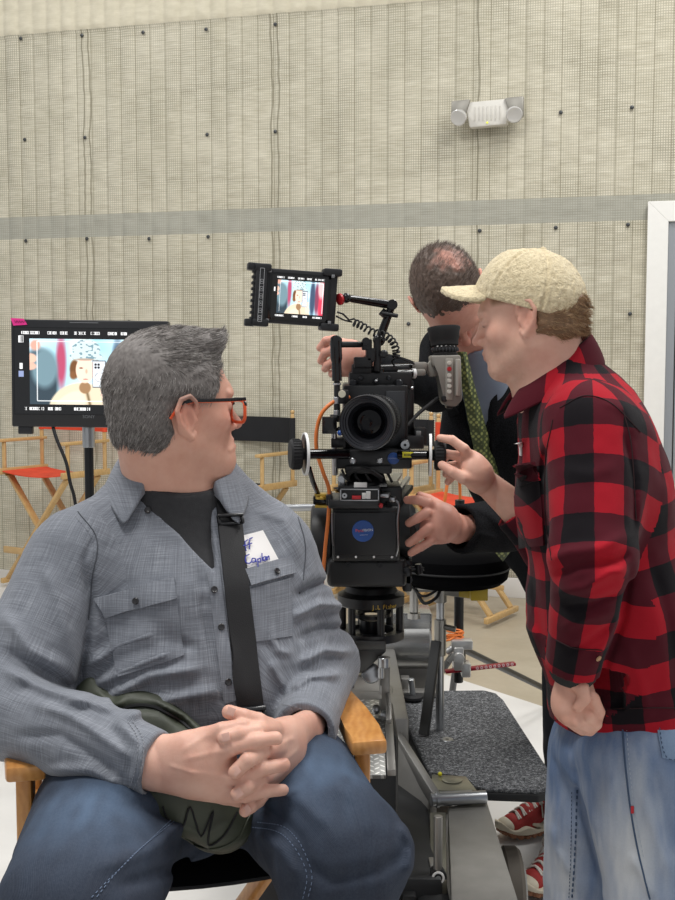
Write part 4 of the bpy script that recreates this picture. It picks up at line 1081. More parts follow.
def capman():
    T = thing('person', (.57, 2.2, 0), 'person in a cream cap, red and black plaid shirt and light jeans, leaning in', 'person')
    hd = Head(W(529, 319, 2.21), 160, -9, 0, .94, 1.0, .98, .95)
    up = V(0, 0, 1)
    pel, mid, che, sho = W(636, 748, 2.21), W(611, 610, 2.21), W(588, 495, 2.22), W(572, 410, 2.23)
    nk = W(556, 376, 2.22)
    shN, elN, wrN = W(592, 436, 2.075), W(594, 560, 1.97), W(573, 672, 2.03)
    shF, elF, wrF = W(560, 425, 2.39), W(552, 548, 2.40), W(484, 481, 2.40)
    body = hd.field([cone(hd.p(-.03, 0, -.04), W(560, 390, 2.225), .060, .070), cone(hd.p(.01, 0, -.08), W(540, 385, 2.215), .04, .055)])
    body.add(cone(sho, pel, .09, .11), .04)
    body.chain([shN, elN, wrN], [.05, .04, .028], .04); body.chain([shF, elF], [.05, .042], .04); body.chain([elF, W(515, 508, 2.40), wrF], [.043, .036, .0265], .02)
    # far hand on the focus knob
    Y = 2.37; h = lambda x, y, d=0: W(x, y, Y + d)
    palm = [(wrF, h(474, 470), .027, .030, up, 1.1, .8), (h(478, 474), h(468, 458, .01), .028, .016, up, 1, .8), (h(478, 476, .02), h(468, 470, .03), .026, .018, up, 1, .8)]
    fs = [([h(472, 461, 0), h(464, 449, -.01), h(452, 440, -.006), h(440, 438, .006)], [.0135, .011, .0098, .008]),
          ([h(470, 464, .02), h(458, 456, .01), h(447, 454, .016), h(443, 461, .02)], [.013, .0108, .0095, .0082]),
          ([h(470, 470, .035), h(459, 465, .03), h(450, 466, .035), h(446, 474, .04)], [.013, .0105, .0092, .008]),
          ([h(472, 476, .04), h(461, 474, .045), h(453, 476, .045), h(448, 482, .045)], [.012, .0095, .0085, .0075]),
          ([h(479, 480, -.01), h(464, 478, -.022), h(453, 472, -.02), h(442, 465, -.006)], [.017, .0135, .011, .0092])]
    body.add(hand(None, palm, fs, .004).fn(), .004)
    # near hand, loosely closed at the thigh
    Z = 2.03; g = lambda x, y, d=0: W(x, y, Z + d)
    palm = [(wrN, g(575, 705), .029, .037, V(1, .2, 0), 1.05, .75), (g(572, 700), g(586, 716, .0), .032, .028, V(1, 0, 0), 1, .8)]
    fs = [([g(582, 690, -.01), g(593, 699, -.022), g(599, 712, -.018), g(596, 724, -.004)], [.014, .0118, .0108, .0095]),
          ([g(576, 706, -.012), g(588, 716, -.026), g(596, 724, -.018), g(590, 731, -.004)], [.014, .0118, .0108, .0095]),
          ([g(568, 710, -.01), g(577, 722, -.024), g(587, 727, -.016), g(586, 730, .0)], [.014, .0112, .0102, .009]),
          ([g(562, 706, -.006), g(567, 719, -.018), g(577, 727, -.012), g(582, 731, .002)], [.013, .0102, .0092, .0082]),
          ([g(572, 682, -.018), g(582, 688, -.034), g(584, 699, -.038), g(578, 707, -.036)], [.016, .0125, .0112, .0095])]
    body.add(hand(None, palm, fs, .004).fn(), .004)
    def colr(P):
        c = hd.skin(P, '#e2b5a0', ('#ad8e78', .4), .4, lips='#bf7468')
        hm = ((P[:, 2] < 1.2) | ((P[:, 0] < .33) & (P[:, 2] < 1.45)))[:, None]; n = np.clip(.5 + .5 * vnoise(P, 45.), 0, 1)[:, None]
        hc = np.array(lin('#e6b8a4')) * (1 - n) + np.array(lin('#d8a18c')) * n
        L = hd.loc(P); bald = np.clip((L[:, 2] - .03) / .01, 0, 1) * np.clip((.065 - L[:, 0]) / .01, 0, 1)
        c = c * (1 - bald[:, None]) + np.array(lin('#8a6c50')) * bald[:, None]
        return np.where(hm, hc, c)
    sdf_obj('body', body, .0026, skin_mat('skin_cap'), T, colr)
    for y in (-1, 1):
        b = MB(); b.ball(Vector(hd.p(.0745, y * .032, .002)), .0118, 10); b.build('eye', mat('eye_white', '#e8e2dc', .2), T)
    # hair
    hf = Fld(); hf.add(hd.E((-.03, 0, -.005), (.080, .081, .066)), 0); hf.add(hd.E((-.078, 0, -.035), (.032, .056, .030)), .02); hf.chain([hd.p(-.08, .02, .02), hd.p(-.108, .02, .016), hd.p(-.116, .02, .004)], [.022, .014, .008], .02)
    def hm(P):
        L = hd.loc(P); x, y, z = L[:, 0], L[:, 1], L[:, 2]
        front = (x - .036) - .3 * (z - .03); low = np.minimum(.012 - z, (x + .022) * .9 + z * .25); c = -(z + .058 - .0 * x) - .25 * np.clip(x + .06, -1, 1)
        return np.maximum(np.maximum(front, low), c) * .94
    hm.box = None; hf.cut(hm, .006)
    for y in (-.08, .08): hf.sub(hd.E((-.010, y, -.004), (.021, .016, .030)), .004)
    hf.disp(lambda P: .003 * vnoise(P * V(.6, .6, 1.6), 90.) + .002 * vnoise(P, 200.))
    t = NT('sandy_hair'); t.l(t.attr(), t.b.inputs['Base Color']); t.set(Roughness=.5, Specular_IOR_Level=.4)
    v, f = surface(hf, .003); G = grad(hf, v); R = np.random.RandomState(8)
    def dirs(P, i, R2):
        L = hd.loc(P); n = Gs
        d = np.stack([-.8 + 0 * L[:, 0], 0 * L[:, 0], -.55 + .5 * np.sin(i * 1.2 + L[:, 2] * 80)], 1) @ hd.R.T
        d = d - n * (d * n).sum(1)[:, None] * .7; d /= np.linalg.norm(d, axis=1, keepdims=True) + 1e-9
        d = d + n * .30 + R2.normal(0, .22, P.shape); return d / np.linalg.norm(d, axis=1, keepdims=True)
    ok = np.where(hm(v) < -.0005)[0]; sel = R.choice(ok, 7000); Gs = G[sel]
    pal = [lin(x) for x in ('#7c5f44', '#9a7a58', '#b89a73', '#8a6c4e', '#c7ab84')]
    ln = lambda r: np.where(hd.loc(r)[:, 0] < -.05, .016, .010)
    sv, sf, s_c = strands('hair', v[sel] - Gs * .002, dirs, ln, .0005, lambda r, R2: np.array(pal)[R2.choice(5, len(r), p=[.2, .3, .2, .2, .1])], None, T, 5)
    C0 = np.tile(np.array(lin('#80644a')), (len(v), 1)) * (1 + .3 * vnoise(v, 300.))[:, None]
    me = np_mesh('hair', np.concatenate([v, sv]), np.concatenate([f, sf + len(v)])); at = me.color_attributes.new('Col', 'FLOAT_COLOR', 'POINT'); C_ = np.concatenate([C0, s_c])
    at.data.foreach_set('color', np.concatenate([C_, np.ones((len(C_), 1))], 1).astype(np.float32).ravel()); link('hair', me, t.m, T)
    # shirt
    sx = V(0, 1, 0); s = Fld()
    s.add(cone(sho, che, .086, .128, sx, 1.5, 1), 0); s.add(cone(che, mid, .128, .150, sx, 1.28, 1), .05); s.add(cone(mid, pel, .150, .158, sx, 1.2, 1), .05)
    s.add(cone(nk + V(.01, .01, .0), sho, .068, .088, sx, 1.2, 1), .06); s.add(cone(shN + V(0, .02, .0), shF + V(0, -.02, 0), .072, .072), .06)
    s.add(ell(W(604, 480, 2.2), V(.10, .16, .17)), .08)
    s.chain([shN, shN * .5 + elN * .5, elN], [.082, .078, .074], .05); s.chain([elN, wrN - .03 * nrm(wrN - elN)], [.074, .052], .02); dN = nrm(wrN - elN)
    s.add(cone(wrN - .055 * dN, wrN - .012 * dN, .053, .050), .005)
    s.chain([shF, elF], [.075, .062], .05); dF = nrm(W(515, 508, 2.40) - elF); eF = W(522, 514, 2.40); s.add(cone(elF, eF, .060, .054), .02)
    folds = [([(545, 560), (570, 552), (600, 548), (632, 532)], .010, .009), ([(552, 578), (580, 566), (615, 562), (632, 552)], .008, -.010), ([(556, 592), (585, 588), (612, 572), (630, 572)], .010, .011), ([(560, 608), (590, 604), (625, 590)], .007, -.008),
             ([(558, 628), (590, 618), (622, 610)], .009, .006), ([(565, 655), (590, 640), (612, 622)], .007, -.006), ([(590, 668), (608, 640), (622, 612)], .007, .006), ([(547, 440), (542, 480), (548, 540)], .006, -.008), ([(624, 430), (634, 480), (634, 540)], .006, -.008), ([(632, 560), (622, 620), (600, 680)], .008, -.008),
             ([(600, 400), (625, 410), (640, 440)], .010, .005), ([(520, 620), (540, 640), (552, 680)], .010, .005), ([(625, 640), (640, 680), (650, 720)], .012, .006), ([(530, 560), (540, 620), (545, 700)], .010, -.005), ([(560, 470), (590, 475), (620, 465)], .012, .004), ([(650, 560), (668, 620), (680, 690)], .012, -.005)]
    fd = fold_disp(folds); s.disp(lambda P: fd(P) + .004 * vnoise(P + 9, 12.) + .0012 * vnoise(P, 40.))
    s.cut(lambda P: np.where(np.linalg.norm(P - wrN, axis=1) < .10, (P - wrN + .008 * dN) @ dN, -1.), 0); s.sub(cone(wrN - .04 * dN, wrN + .05 * dN, .040, .042), .002)
    s.cut(lambda P: np.where(np.linalg.norm(P - eF, axis=1) < .085, (P - eF - .018 * dF) @ dF, -1.), .003); s.sub(cone(eF - .02 * dF, eF + .08 * dF, .043, .048), .002)
    s.sub(cone(nk + V(-.012, 0, .02), nk + V(-.10, 0, .22), .064, .12), .005)
    s.cut(plane(W(536, 716, 2.2), nrm(V(-.10, 0, -1))), .003); s.sub(cone(pel + V(0, 0, -.2), pel + V(0, 0, .08), .17, .12, sx, 1.1, 1), .003)
    pm = plaid_mat('buffalo_plaid')
    sdf_obj('plaid_shirt', s, .004, pm, T, uvf=tri_uv([([pel - V(0, 0, .1), mid, che, sho, sho + V(0, 0, .1)], .1687, V(.3, -1, 0), .085), ([shN + V(0, 0, .05), elN, wrN], .0675, V(-.2, -1, 0), .02), ([shF, elF, eF], .065, V(1, 0, 0), .02)]))
    S = bvh_of(T.name + '/plaid_shirt')
    # collar: stand-and-fall collar round the neck, points at the throat
    C0 = nk + V(-.006, 0, .008); n = 26
    def ring(r, dz, tip):
        out = []
        for i in range(n + 1):
            a = math.radians(-158 + 316 * i / n); e = abs(i / n - .5) * 2
            d = V(math.cos(a), math.sin(a), 0)       # starts at the throat (-x), goes round the back (+x)
            rr = r + tip * e ** 6; tilt = -d[0] * .30      # collar plane drops to the front
            out.append(C0 + d * V(rr, rr * .95, 0) + V(0, 0, dz - max(0, tilt) * .20 * 0 + (d[0]) * .052 - tip * .55 * e ** 6))
        return out
    rows = [ring(.066, -.02, 0), ring(.064, .018, 0), ring(.068, .025, 0), ring(.075, .020, .005), ring(.092, -.010, .014), ring(.100, -.034, .022), ring(.098, -.038, .020), ring(.085, -.012, .010), ring(.075, .014, 0)]
    vs = np.array([rows[j][i] for i in range(n + 1) for j in range(9)]); fs_ = [(i * 9 + j, i * 9 + (j + 1) % 9, (i + 1) * 9 + (j + 1) % 9, (i + 1) * 9 + j) for i in range(n) for j in range(9)]
    me = np_mesh('collar', vs, fs_); bm = bmesh.new(); bm.from_mesh(me); bm.verts.ensure_lookup_table()
    for k in (0, n * 9): bm.faces.new([bm.verts[k + j] for j in range(9)])
    bmesh.ops.recalc_face_normals(bm, faces=bm.faces[:]); bm.to_mesh(me); bm.free(); me.polygons.foreach_set('use_smooth', [True] * len(me.polygons))
    uvl = me.uv_layers.new(name='UVMap'); li = np.empty(len(me.loops), np.int32); me.loops.foreach_get('vertex_index', li)
    uvs = np.array([[i * .013, j * .014 + .02] for i in range(n + 1) for j in range(9)]); uvl.data.foreach_set('uv', uvs[li].astype(np.float32).ravel())
    o = link('collar', me, pm, T); m_ = o.modifiers.new('s', 'SUBSURF'); m_.levels = m_.render_levels = 1
    def flap(name, quad, n_, m2, off, th, rot=0):
        o = patch(name, S, quad, n_, m2, pm, T, off, th); uvl = o.data.uv_layers[0]; a = np.empty(len(o.data.loops) * 2, np.float32); uvl.data.foreach_get('uv', a); a = a.reshape(-1, 2); c, s_ = math.cos(rot), math.sin(rot)
        uvl.data.foreach_set('uv', (a @ np.array([[c, -s_], [s_, c]])).astype(np.float32).ravel()); return o
    flap('chest_pocket', [(514, 474), (538, 470), (545, 545), (520, 548)], 6, 10, .001, .003, .8)
    flap('pocket_flap', [(512, 466), (535, 462), (540, 480), (514, 490)], 6, 4, .004, .004)
    dk = mat('plaid_stitch', '#2a1014', .9)
    seam('stitching', S, [(560, 408), (585, 396), (612, 404), (640, 432)], .0009, dk, T, None)
    seam('stitching', S, [(553, 420), (546, 460), (546, 520), (552, 560)], .001, dk, T, None)
    seam('stitching', S, [(623, 410), (632, 450), (636, 520)], .001, dk, T, None)
    seam('cuff_seam', S, [(556, 640), (575, 648), (602, 650)], .0011, dk, T, None)
    seam('hem_stitch', S, [(548, 722), (590, 712), (640, 708), (675, 708)], .0009, dk, T, None)
    h_, n_ = hit(S, 598, 658, 2.0); b = MB(); b.lathe(h_ + n_ * .001, n_, [(0, 0), (0, .0055), (.002, .0055), (.003, .004), (.002, .003), (.002, 0)], 14); b.build('button', mat('button_tan', '#b58f6a', .35), T)
    # dark undershirt cuff
    b = MB(); c = [wrN - .03 * dN, wrN + .004 * dN, wrN + .012 * dN]; b.tube(c, [.044, .0425, .038], 24); b.build('undershirt_cuff', mat('undershirt', '#2b2d2c', .9, bump=.3), T)
    nt = patch('name_sticker', S, [(514, 444), (522, 442), (522, 456), (514, 458)], 3, 3, mat('sticker_white', '#ece9e6', .6), T, .002, .001, label='edge of a white name sticker')
    # jeans
    hN, hF = W(640, 752, 2.12), W(604, 752, 2.31); kN, kF = W(660, 960, 2.06), W(581, 960, 2.33); aN, aF = V(kN[0] + .03, kN[1] + .05, .10), V(kF[0] - .0, kF[1] + .06, .10)
    j = Fld(); j.add(ell(pel + V(0, 0, -.01), V(.150, .185, .12)), 0); j.chain([hN, kN, aN], [.122, .085, .068], .03); j.chain([hF, kF, aF], [.115, .082, .068], .03)
    jf = fold_disp([([(572, 740), (580, 800), (596, 860), (606, 899)], .006, -.008), ([(600, 740), (612, 780), (604, 820)], .012, .005), ([(640, 790), (655, 830), (668, 880)], .010, .007), ([(648, 760), (664, 800), (672, 850)], .010, -.006), ([(552, 760), (560, 800), (550, 860)], .010, .005), ([(628, 850), (645, 880), (655, 899)], .008, .007), ([(548, 820), (556, 850), (575, 880)], .010, .006)])
    j.disp(lambda P: jf(P) + .004 * vnoise(P, 13.) + .0022 * vnoise(P, 34.))
    def jc(P):
        x, y = PX(P); f1 = np.exp(-(((P - (hN * .55 + kN * .45) - V(-.05, -.05, 0)) * V(1, .6, .42)) ** 2).sum(1) / .0045); f2 = np.exp(-(((P - (hF * .45 + kF * .55) - V(-.07, -.0, 0)) * V(1, .6, .4)) ** 2).sum(1) / .004)
        w_ = np.clip(np.maximum(f1, f2) * 1.1 + .18 * vnoise(P * V(1, 1, .35), 28.) + .15 * vnoise(P * V(1.6, 1.6, .3), 80.), 0, 1)[:, None]
        return np.array(lin('#58739a')) * (1 - w_) + np.array(lin('#c3c7ca')) * w_
    sdf_obj('jeans', j, .0045, denim('denim_light'), T, jc, tri_uv([([hN + V(0, 0, .2), kN, aN], .09, V(0, 1, 0), 0), ([hF + V(0, 0, .2), kF, aF], .09, V(0, 1, 0), 0)]))
    J = bvh_of(T.name + '/jeans'); js = mat('jean_stitch_dark', '#3d5069', .85); js2 = mat('jean_stitch_pale', '#a9b3bf', .85)
    seam('jeans_seam', J, [(622, 716), (625, 760), (631, 812), (640, 860), (650, 899)], .0016, js, T, None); seam('jeans_seam', J, [(626, 716), (629, 760), (635, 812), (644, 860)], .0007, js2, T, .004)
    seam('jeans_seam', J, [(577, 790), (576, 830), (574, 870), (572, 899)], .0018, js, T, .006); seam('jeans_seam', J, [(572, 792), (571, 850), (569, 899)], .0008, js, T, .004)
    pk = patch('back_pocket', J, [(654, 712), (690, 712), (694, 765), (662, 758)], 6, 8, denim('denim_pocket'), T, .0005, .0025)
    at = pk.data.color_attributes['Col']; c4 = (*lin('#6f87a4'), 1); at.data.foreach_set('color', np.tile(np.array(c4, np.float32), len(pk.data.vertices)))
    seam('jeans_seam', J, [(657, 716), (664, 754), (675, 760), (690, 762)], .0009, js, T, .004, .004)
    patch('red_tab', J, [(631, 806), (634, 806), (634, 813), (631, 813)], 1, 1, mat('tab_red', '#b3202a', .7), T, .001, .0015)
    for a in (aN, aF):
        b = Fld(); b.add(ell(a + V(-.07, 0, -.055), (.15, .05, .045)), 0); b.add(cone(a, a + V(0, 0, -.05), .055, .05), .03); b.cut(plane((0, 0, 0.004), (0, 0, -1)), .003)
        sdf_obj('shoe', b, .006, mat('shoe_dark', '#2a2a2c', .6), T)
    # ---- the cap
    K = thing('baseball_cap', hd.p(0, 0, .1), 'cream fleecy baseball cap worn by the person in the plaid shirt', 'cap')
    hc = Head(W(527, 297, 2.215), 160, 15, 0, 1.0)
    t = NT('cream_boucle'); co = t.coord(); n1 = t.noise(co, 260, 4, .65); n2 = t.noise(co, 120, 3)
    t.l(t.ramp(t.math('MULTIPLY_ADD', n1, .6, t.math('MULTIPLY', n2, .4)), [(.3, lin('#b8a684')), (.52, lin('#e0d0ab')), (.75, lin('#f3e6c8'))]), t.b.inputs['Base Color']); t.set(Roughness=1., Specular_IOR_Level=.1); t.b.inputs['Sheen Weight'].default_value = .3
    t.bump(t.math('ADD', n1, n2), .9, .004); cm = t.m
    f = Fld(); f.add(hc.E((-.010, 0, -.002), (.104, .088, .094)), 0); f.add(hc.E((.04, 0, -.004), (.05, .07, .07)), .03)
    def pan(P):
        L = hc.loc(P); out = np.zeros(len(P))
        for a in (0, 60, 120): 
            c, s_ = math.cos(math.radians(a)), math.sin(math.radians(a)); d = np.abs(L[:, 0] * s_ - L[:, 1] * c); out += .0022 * np.exp(-(d / .0028) ** 2) - .0014 * np.exp(-((d - .006) / .003) ** 2)
        return out + .0011 * vnoise(P, 150.) + .002 * vnoise(P, 25.)
    f.disp(pan); f.sub(hc.E((-.012, 0, -.010), (.0995, .082, .089)), .001)
    f.cut(lambda P: -(hc.loc(P)[:, 2] + .020 + .0 * P[:, 0]) , .002)
    f.sub(hc.E((-.122, 0, -.030), (.04, .032, .034)), .003)
    sdf_obj('crown', f, .0022, cm, K)
    f = Fld(); f.add(hc.E((.078, 0, -.014), (.086, .080, .034)), 0); f.sub(hc.E((.076, 0, -.0165), (.089, .084, .030)), .001) 
    f.cut(lambda P: -(hc.loc(P)[:, 2] + .0035 - .0), .001); 
    f2 = Fld(); 
    def brim(P):
        L = hc.loc(P); x, y, z = L[:, 0], L[:, 1], L[:, 2]
        zt = .006 - (y / .075) ** 2 * .030 - .30 * np.clip(x - .06, 0, 1) 
        r = np.sqrt(((x - .078) / .088) ** 2 + (y / .074) ** 2)
        return np.maximum(np.maximum(np.abs(z - zt) - .0050, (r - 1) * .07), .060 - x + 0 * y - .0) + .0008 * vnoise(P, 150.)
    brim.box = (hc.p(.08, 0, 0) - .12, hc.p(.08, 0, 0) + .12); f2.add(brim, 0)
    sdf_obj('brim', f2, .0022, cm, K)
    b = MB(); b.ball(hc.p(-.006, 0, .092), .007, 10); b.build('top_button', cm, K)
    b = MB(); pts = [hc.p(-.088, -.045, -.004), hc.p(-.104, -.02, -.005), hc.p(-.109, 0, -.005), hc.p(-.104, .02, -.005), hc.p(-.088, .045, -.004)]
    cc = curve_pts(pts, 4)
    for a, d in zip(cc, cc[1:]): b.bar(a, d, .003, .016, .001)
    b.build('back_strap', mat('strap_brown', '#4d4238', .7), K)
    return T, hd
CAPMAN, HD2 = capman()
# ------------------------------------------------------------------ the man in the dark suit bent over the eyepiece
def suitman():
    T = thing('person', (.6, 3.4, 0), 'person in a black suit and green tie bending over the camera eyepiece', 'person')
    hd = Head(W(449, 296, 2.87), 0, 0, 0, 1.04, 1.0, 1.0, 1.05, FL=((.33, -.20, -.92), (.93, -.10, .355)))
    up = V(0, 0, 1)
    nkb = W(478, 345, 3.08); che = W(505, 425, 3.12); bel = W(556, 520, 3.24); hip = W(604, 610, 3.36)
    sR, eR, wR = W(446, 352, 3.04), W(436, 390, 2.88), W(362, 366, 2.66)
    sL, eL, wL = W(530, 385, 3.10), W(572, 520, 2.80), W(458, 529, 2.50)
    body = hd.field([cone(hd.p(-.03, 0, -.04), nkb, .062, .075), cone(hd.p(.01, 0, -.08), nkb + V(0, -.03, 0), .04, .05)])
    body.add(cone(nkb, che, .08, .10), .03); body.add(cone(che, hip, .10, .11), .03)
    body.chain([sR, eR, wR], [.05, .042, .029], .04); body.chain([sL, eL, wL], [.05, .042, .029], .04)
    Y = 2.455; h = lambda x, y, d=0: W(x, y, Y + d)
    palm = [(wL, h(440, 522), .030, .034, up, 1.1, .8), (h(442, 518), h(430, 508, .0), .03, .016, up, 1, .8), (h(442, 526), h(430, 530, .0), .034, .022, up, 1, .8)]
    fs = [([h(436, 510, 0), h(428, 503, -.016), h(418, 500, -.014), h(407, 500, .0)], [.014, .0115, .0102, .0088]),
          ([h(436, 518, -.004), h(427, 513, -.022), h(418, 518, -.022), h(409, 523, -.006)], [.014, .0118, .0105, .009]),
          ([h(438, 528, -.004), h(429, 528, -.024), h(419, 536, -.024), h(409, 543, -.008)], [.014, .0115, .0102, .009]),
          ([h(442, 538, -.002), h(432, 540, -.018), h(421, 547, -.018), h(411, 553, -.006)], [.013, .0102, .0092, .008]),
          ([h(440, 508, .03), h(428, 500, .03), h(420, 496, .03)], [.016, .013, .010])]
    body.add(hand(None, palm, fs, .004).fn(), .004)
    Z = 2.62; g = lambda x, y, d=0: W(x, y, Z + d)
    palm = [(wR, g(348, 358), .030, .034, up, 1.1, .8), (g(350, 354), g(340, 348, 0), .03, .018, up, 1, .8), (g(350, 362), g(341, 366, 0), .03, .018, up, 1, .8)]
    fs = [([g(344, 346, 0), g(334, 340, -.012), g(326, 341, -.01), g(320, 348, .0)], [.014, .0115, .0102, .0088]),
          ([g(343, 354, 0), g(333, 350, -.014), g(325, 353, -.01), g(321, 361, .0)], [.014, .0115, .0102, .0088]),
          ([g(343, 362, 0), g(334, 361, -.012), g(328, 365, -.01), g(325, 369, .0)], [.014, .0112, .010, .0085]),
          ([g(346, 370, 0), g(338, 373, -.010), g(332, 374, -.006)], [.013, .0102, .009])]
    body.add(hand(None, palm, fs, .004).fn(), .004)
    def colr(P):
        c = hd.skin(P, '#d69a88', ('#a57d70', .2), .6)
        hmk = (P[:, 2] < 1.35) | (P[:, 0] < .1); n = np.clip(.5 + .5 * vnoise(P, 45.), 0, 1)[:, None]
        hc = np.array(lin('#e0a896')) * (1 - n) + np.array(lin('#d09280')) * n
        return np.where(hmk[:, None], hc, c)
    sdf_obj('body', body, .0028, skin_mat('skin_suit'), T, colr)
    for y in (-1, 1):
        b = MB(); b.ball(Vector(hd.p(.0765, y * .032, .002)), .0122, 10); b.build('eye', mat('eye_white'), T)
    # thinning hair
    hf = Fld(); hf.add(hd.E((-.019, 0, .036), (.100, .0815, .093)), 0); hf.add(hd.E((-.05, 0, -.02), (.068, .074, .065)), .02)
    def hm(P):
        L = hd.loc(P); x, y, z = L[:, 0], L[:, 1], L[:, 2]
        a = (x - .050) - .45 * (z - .06) + .004 * vnoise(P, 50.); low = np.minimum(.012 - z, (x + .036) * .9 + z * .4); c = -(z + .07); return np.maximum(np.maximum(a, low), c)
        bald = .044 - np.sqrt(((x + .072) / 1.0) ** 2 + ((y + .008) / 1.2) ** 2 + ((z - .055) / 1.) ** 2) + .010 * vnoise(P, 70.)
        return np.maximum(np.maximum(np.maximum(a, low), c), bald)
    hm.box = None; hf.cut(hm, .006)
    for y in (-.082, .082): hf.sub(hd.E((-.012, y, -.004), (.022, .018, .030)), .004)
    hf.disp(lambda P: .002 * vnoise(P, 120.) + .0012 * vnoise(P, 260.))
    t = NT('brown_grey_hair'); t.l(t.attr(), t.b.inputs['Base Color']); t.set(Roughness=.55)
    v, f = surface(hf, .003); G = grad(hf, v); R = np.random.RandomState(8)
    def dirs(P, i, R2):
        L = hd.loc(P); top = np.clip((L[:, 2] - .05) / .03, 0, 1)[:, None]
        d = np.stack([-.8 + 0 * L[:, 0], .2 + 0 * L[:, 0], -.4 + 0 * L[:, 0]], 1) * (1 - top) + np.stack([-.6 + 0 * L[:, 0], .8 + 0 * L[:, 0], .1 + 0 * L[:, 0]], 1) * top; d = d @ hd.R.T; n = Gs
        d = d - n * (d * n).sum(1)[:, None] * .7; d /= np.linalg.norm(d, axis=1, keepdims=True) + 1e-9
        d = d + n * .35 + R2.normal(0, .25, P.shape); return d / np.linalg.norm(d, axis=1, keepdims=True)
    def baldw(P):
        L = hd.loc(P); d = np.sqrt((L[:, 0] + .050) ** 2 + ((L[:, 1] - .024) / 1.15) ** 2 + (L[:, 2] - .092) ** 2) + .010 * vnoise(P, 60.); return np.clip((.048 - d) / .022, 0, 1) * .85
    pr = (hm(v) < -.0003) * (1 - .8 * baldw(v)); sel = R.choice(len(v), 7500, p=pr / pr.sum()); Gs = G[sel]; pal = [lin(x) for x in ('#463830', '#63534a', '#7d6d61', '#958a82')]
    sv, sf, s_c = strands('hair', v[sel] - Gs * .002, dirs, lambda r: np.where(hd.loc(r)[:, 2] > .06, .017, .012), .0005, lambda r, R2: np.array(pal)[R2.choice(4, len(r), p=[.3, .35, .25, .1])], None, T, 5)
    C0 = np.tile(np.array(lin('#5d4d43')), (len(v), 1)) * (1 + .3 * vnoise(v, 300.))[:, None]
    wb = baldw(v)[:, None]; C0 = C0 * (1 - wb) + np.array(lin('#b9806e')) * wb
    me = np_mesh('hair', np.concatenate([v, sv]), np.concatenate([f, sf + len(v)])); at = me.color_attributes.new('Col', 'FLOAT_COLOR', 'POINT'); C_ = np.concatenate([C0, s_c])
    at.data.foreach_set('color', np.concatenate([C_, np.ones((len(C_), 1))], 1).astype(np.float32).ravel()); link('hair', me, t.m, T)
    # jacket
    sd = nrm(sL - sR); s = Fld(); s.add(cone(nkb + V(.02, .04, -.01), che, .085, .135, sd, 1.3, 1), 0); s.add(cone(che, bel, .135, .140, sd, 1.25, 1), .05); s.add(cone(bel, hip, .14, .15, sd, 1.2, 1), .05)
    s.chain([sR, eR], [.070, .053], .05); dR = nrm(wR - eR); s.chain([eR, wR - .03 * dR], [.053, .044], .02)
    s.chain([sL, eL], [.08, .070], .05); dL = nrm(wL - eL); s.chain([eL, wL - .005 * dL], [.068, .056], .02)
    s.cut(lambda P: np.where(np.linalg.norm(P - wL, axis=1) < .1, (P - wL + .006 * dL) @ dL, -1.), .003); s.sub(cone(wL - .03 * dL, wL + .06 * dL, .042, .043), .002)
    s.cut(lambda P: np.where(np.linalg.norm(P - wR, axis=1) < .1, (P - wR + .02 * dR) @ dR, -1.), .003)
    tie = [W(462, 352, 2.915), W(468, 385, 2.93), W(476, 420, 2.955), W(488, 470, 2.98), W(500, 520, 2.93), W(503, 548, 2.88)]
    s.sub(cone(tie[0] + V(0, .04, .02), tie[2] + V(.01, .06, 0), .075, .035), .01); s.sub(cone(tie[2] + V(.01, .06, 0), tie[3] + V(0, .05, 0), .035, .02), .01); s.sub(cone(nkb + V(-.02, -.04, .02), nkb + V(-.06, -.1, .12), .07, .09), .01)
    fd = fold_disp([([(462, 548), (480, 535), (500, 540)], .008, .006), ([(470, 505), (490, 515), (505, 530)], .008, .005), ([(425, 340), (424, 370), (428, 395)], .008, -.005), ([(480, 430), (500, 470), (515, 490)], .01, .006)])
    s.disp(lambda P: fd(P) + .004 * vnoise(P, 13.))
    wool = NT('black_wool'); co = wool.coord(); n = wool.noise(co, 420, 3); wool.l(wool.ramp(n, [(.35, lin('#0f1012')), (.75, lin('#2a2b2e'))]), wool.b.inputs['Base Color']); wool.set(Roughness=1., Specular_IOR_Level=.1); wool.bump(n, .5, .003)
    sdf_obj('suit_jacket', s, .0045, wool.m, T)
    J = bvh_of(T.name + '/suit_jacket')
    # shirt front, collar and tie
    s = Fld(); s.add(cone(nkb + V(-.005, -.035, -.01), che + V(-.02, -.02, 0), .07, .10), 0); s.add(cone(che + V(-.02, -.02, 0), bel + V(-.03, -.02, 0), .10, .11), .03); s.sub(cone(nkb + V(-.02, -.05, .02), nkb + V(-.06, -.12, .14), .062, .07), .005)
    sdf_obj('dress_shirt', s, .005, mat('dress_shirt', '#7d8798', .7, var=.06), T)
    t = NT('tie_green'); co = t.coord(); vn = t.n('ShaderNodeTexVoronoi'); t.l(t.mapping(co, (1, 1, 1), (0, .78, 0)), vn.inputs['Vector']); vn.inputs['Scale'].default_value = 95; vn.inputs['Randomness'].default_value = .1
    t.l(t.ramp(vn.outputs['Distance'], [(.25, lin('#aab06a')), (.5, lin('#4c5636'))]), t.b.inputs['Base Color']); t.set(Roughness=.5)
    b = MB(); cc = curve_pts(tie, 5); wv = V(.9, .25, 0); nn = V(.1, -1, .1) * .006; L_ = []
    for i, q in enumerate(cc):
        w = .014 + .018 * min(1, i / 18); 
        L_.append([b.bm.verts.new(Vector(q + wv * w * s_ + nn * k)) for s_, k in ((-1, 0), (0, 1.6), (1, 0), (0, -1))])
    for a, c in zip(L_, L_[1:]):
        for k in range(4): b.bm.faces.new((a[k], a[(k+1) % 4], c[(k+1) % 4], c[k]))
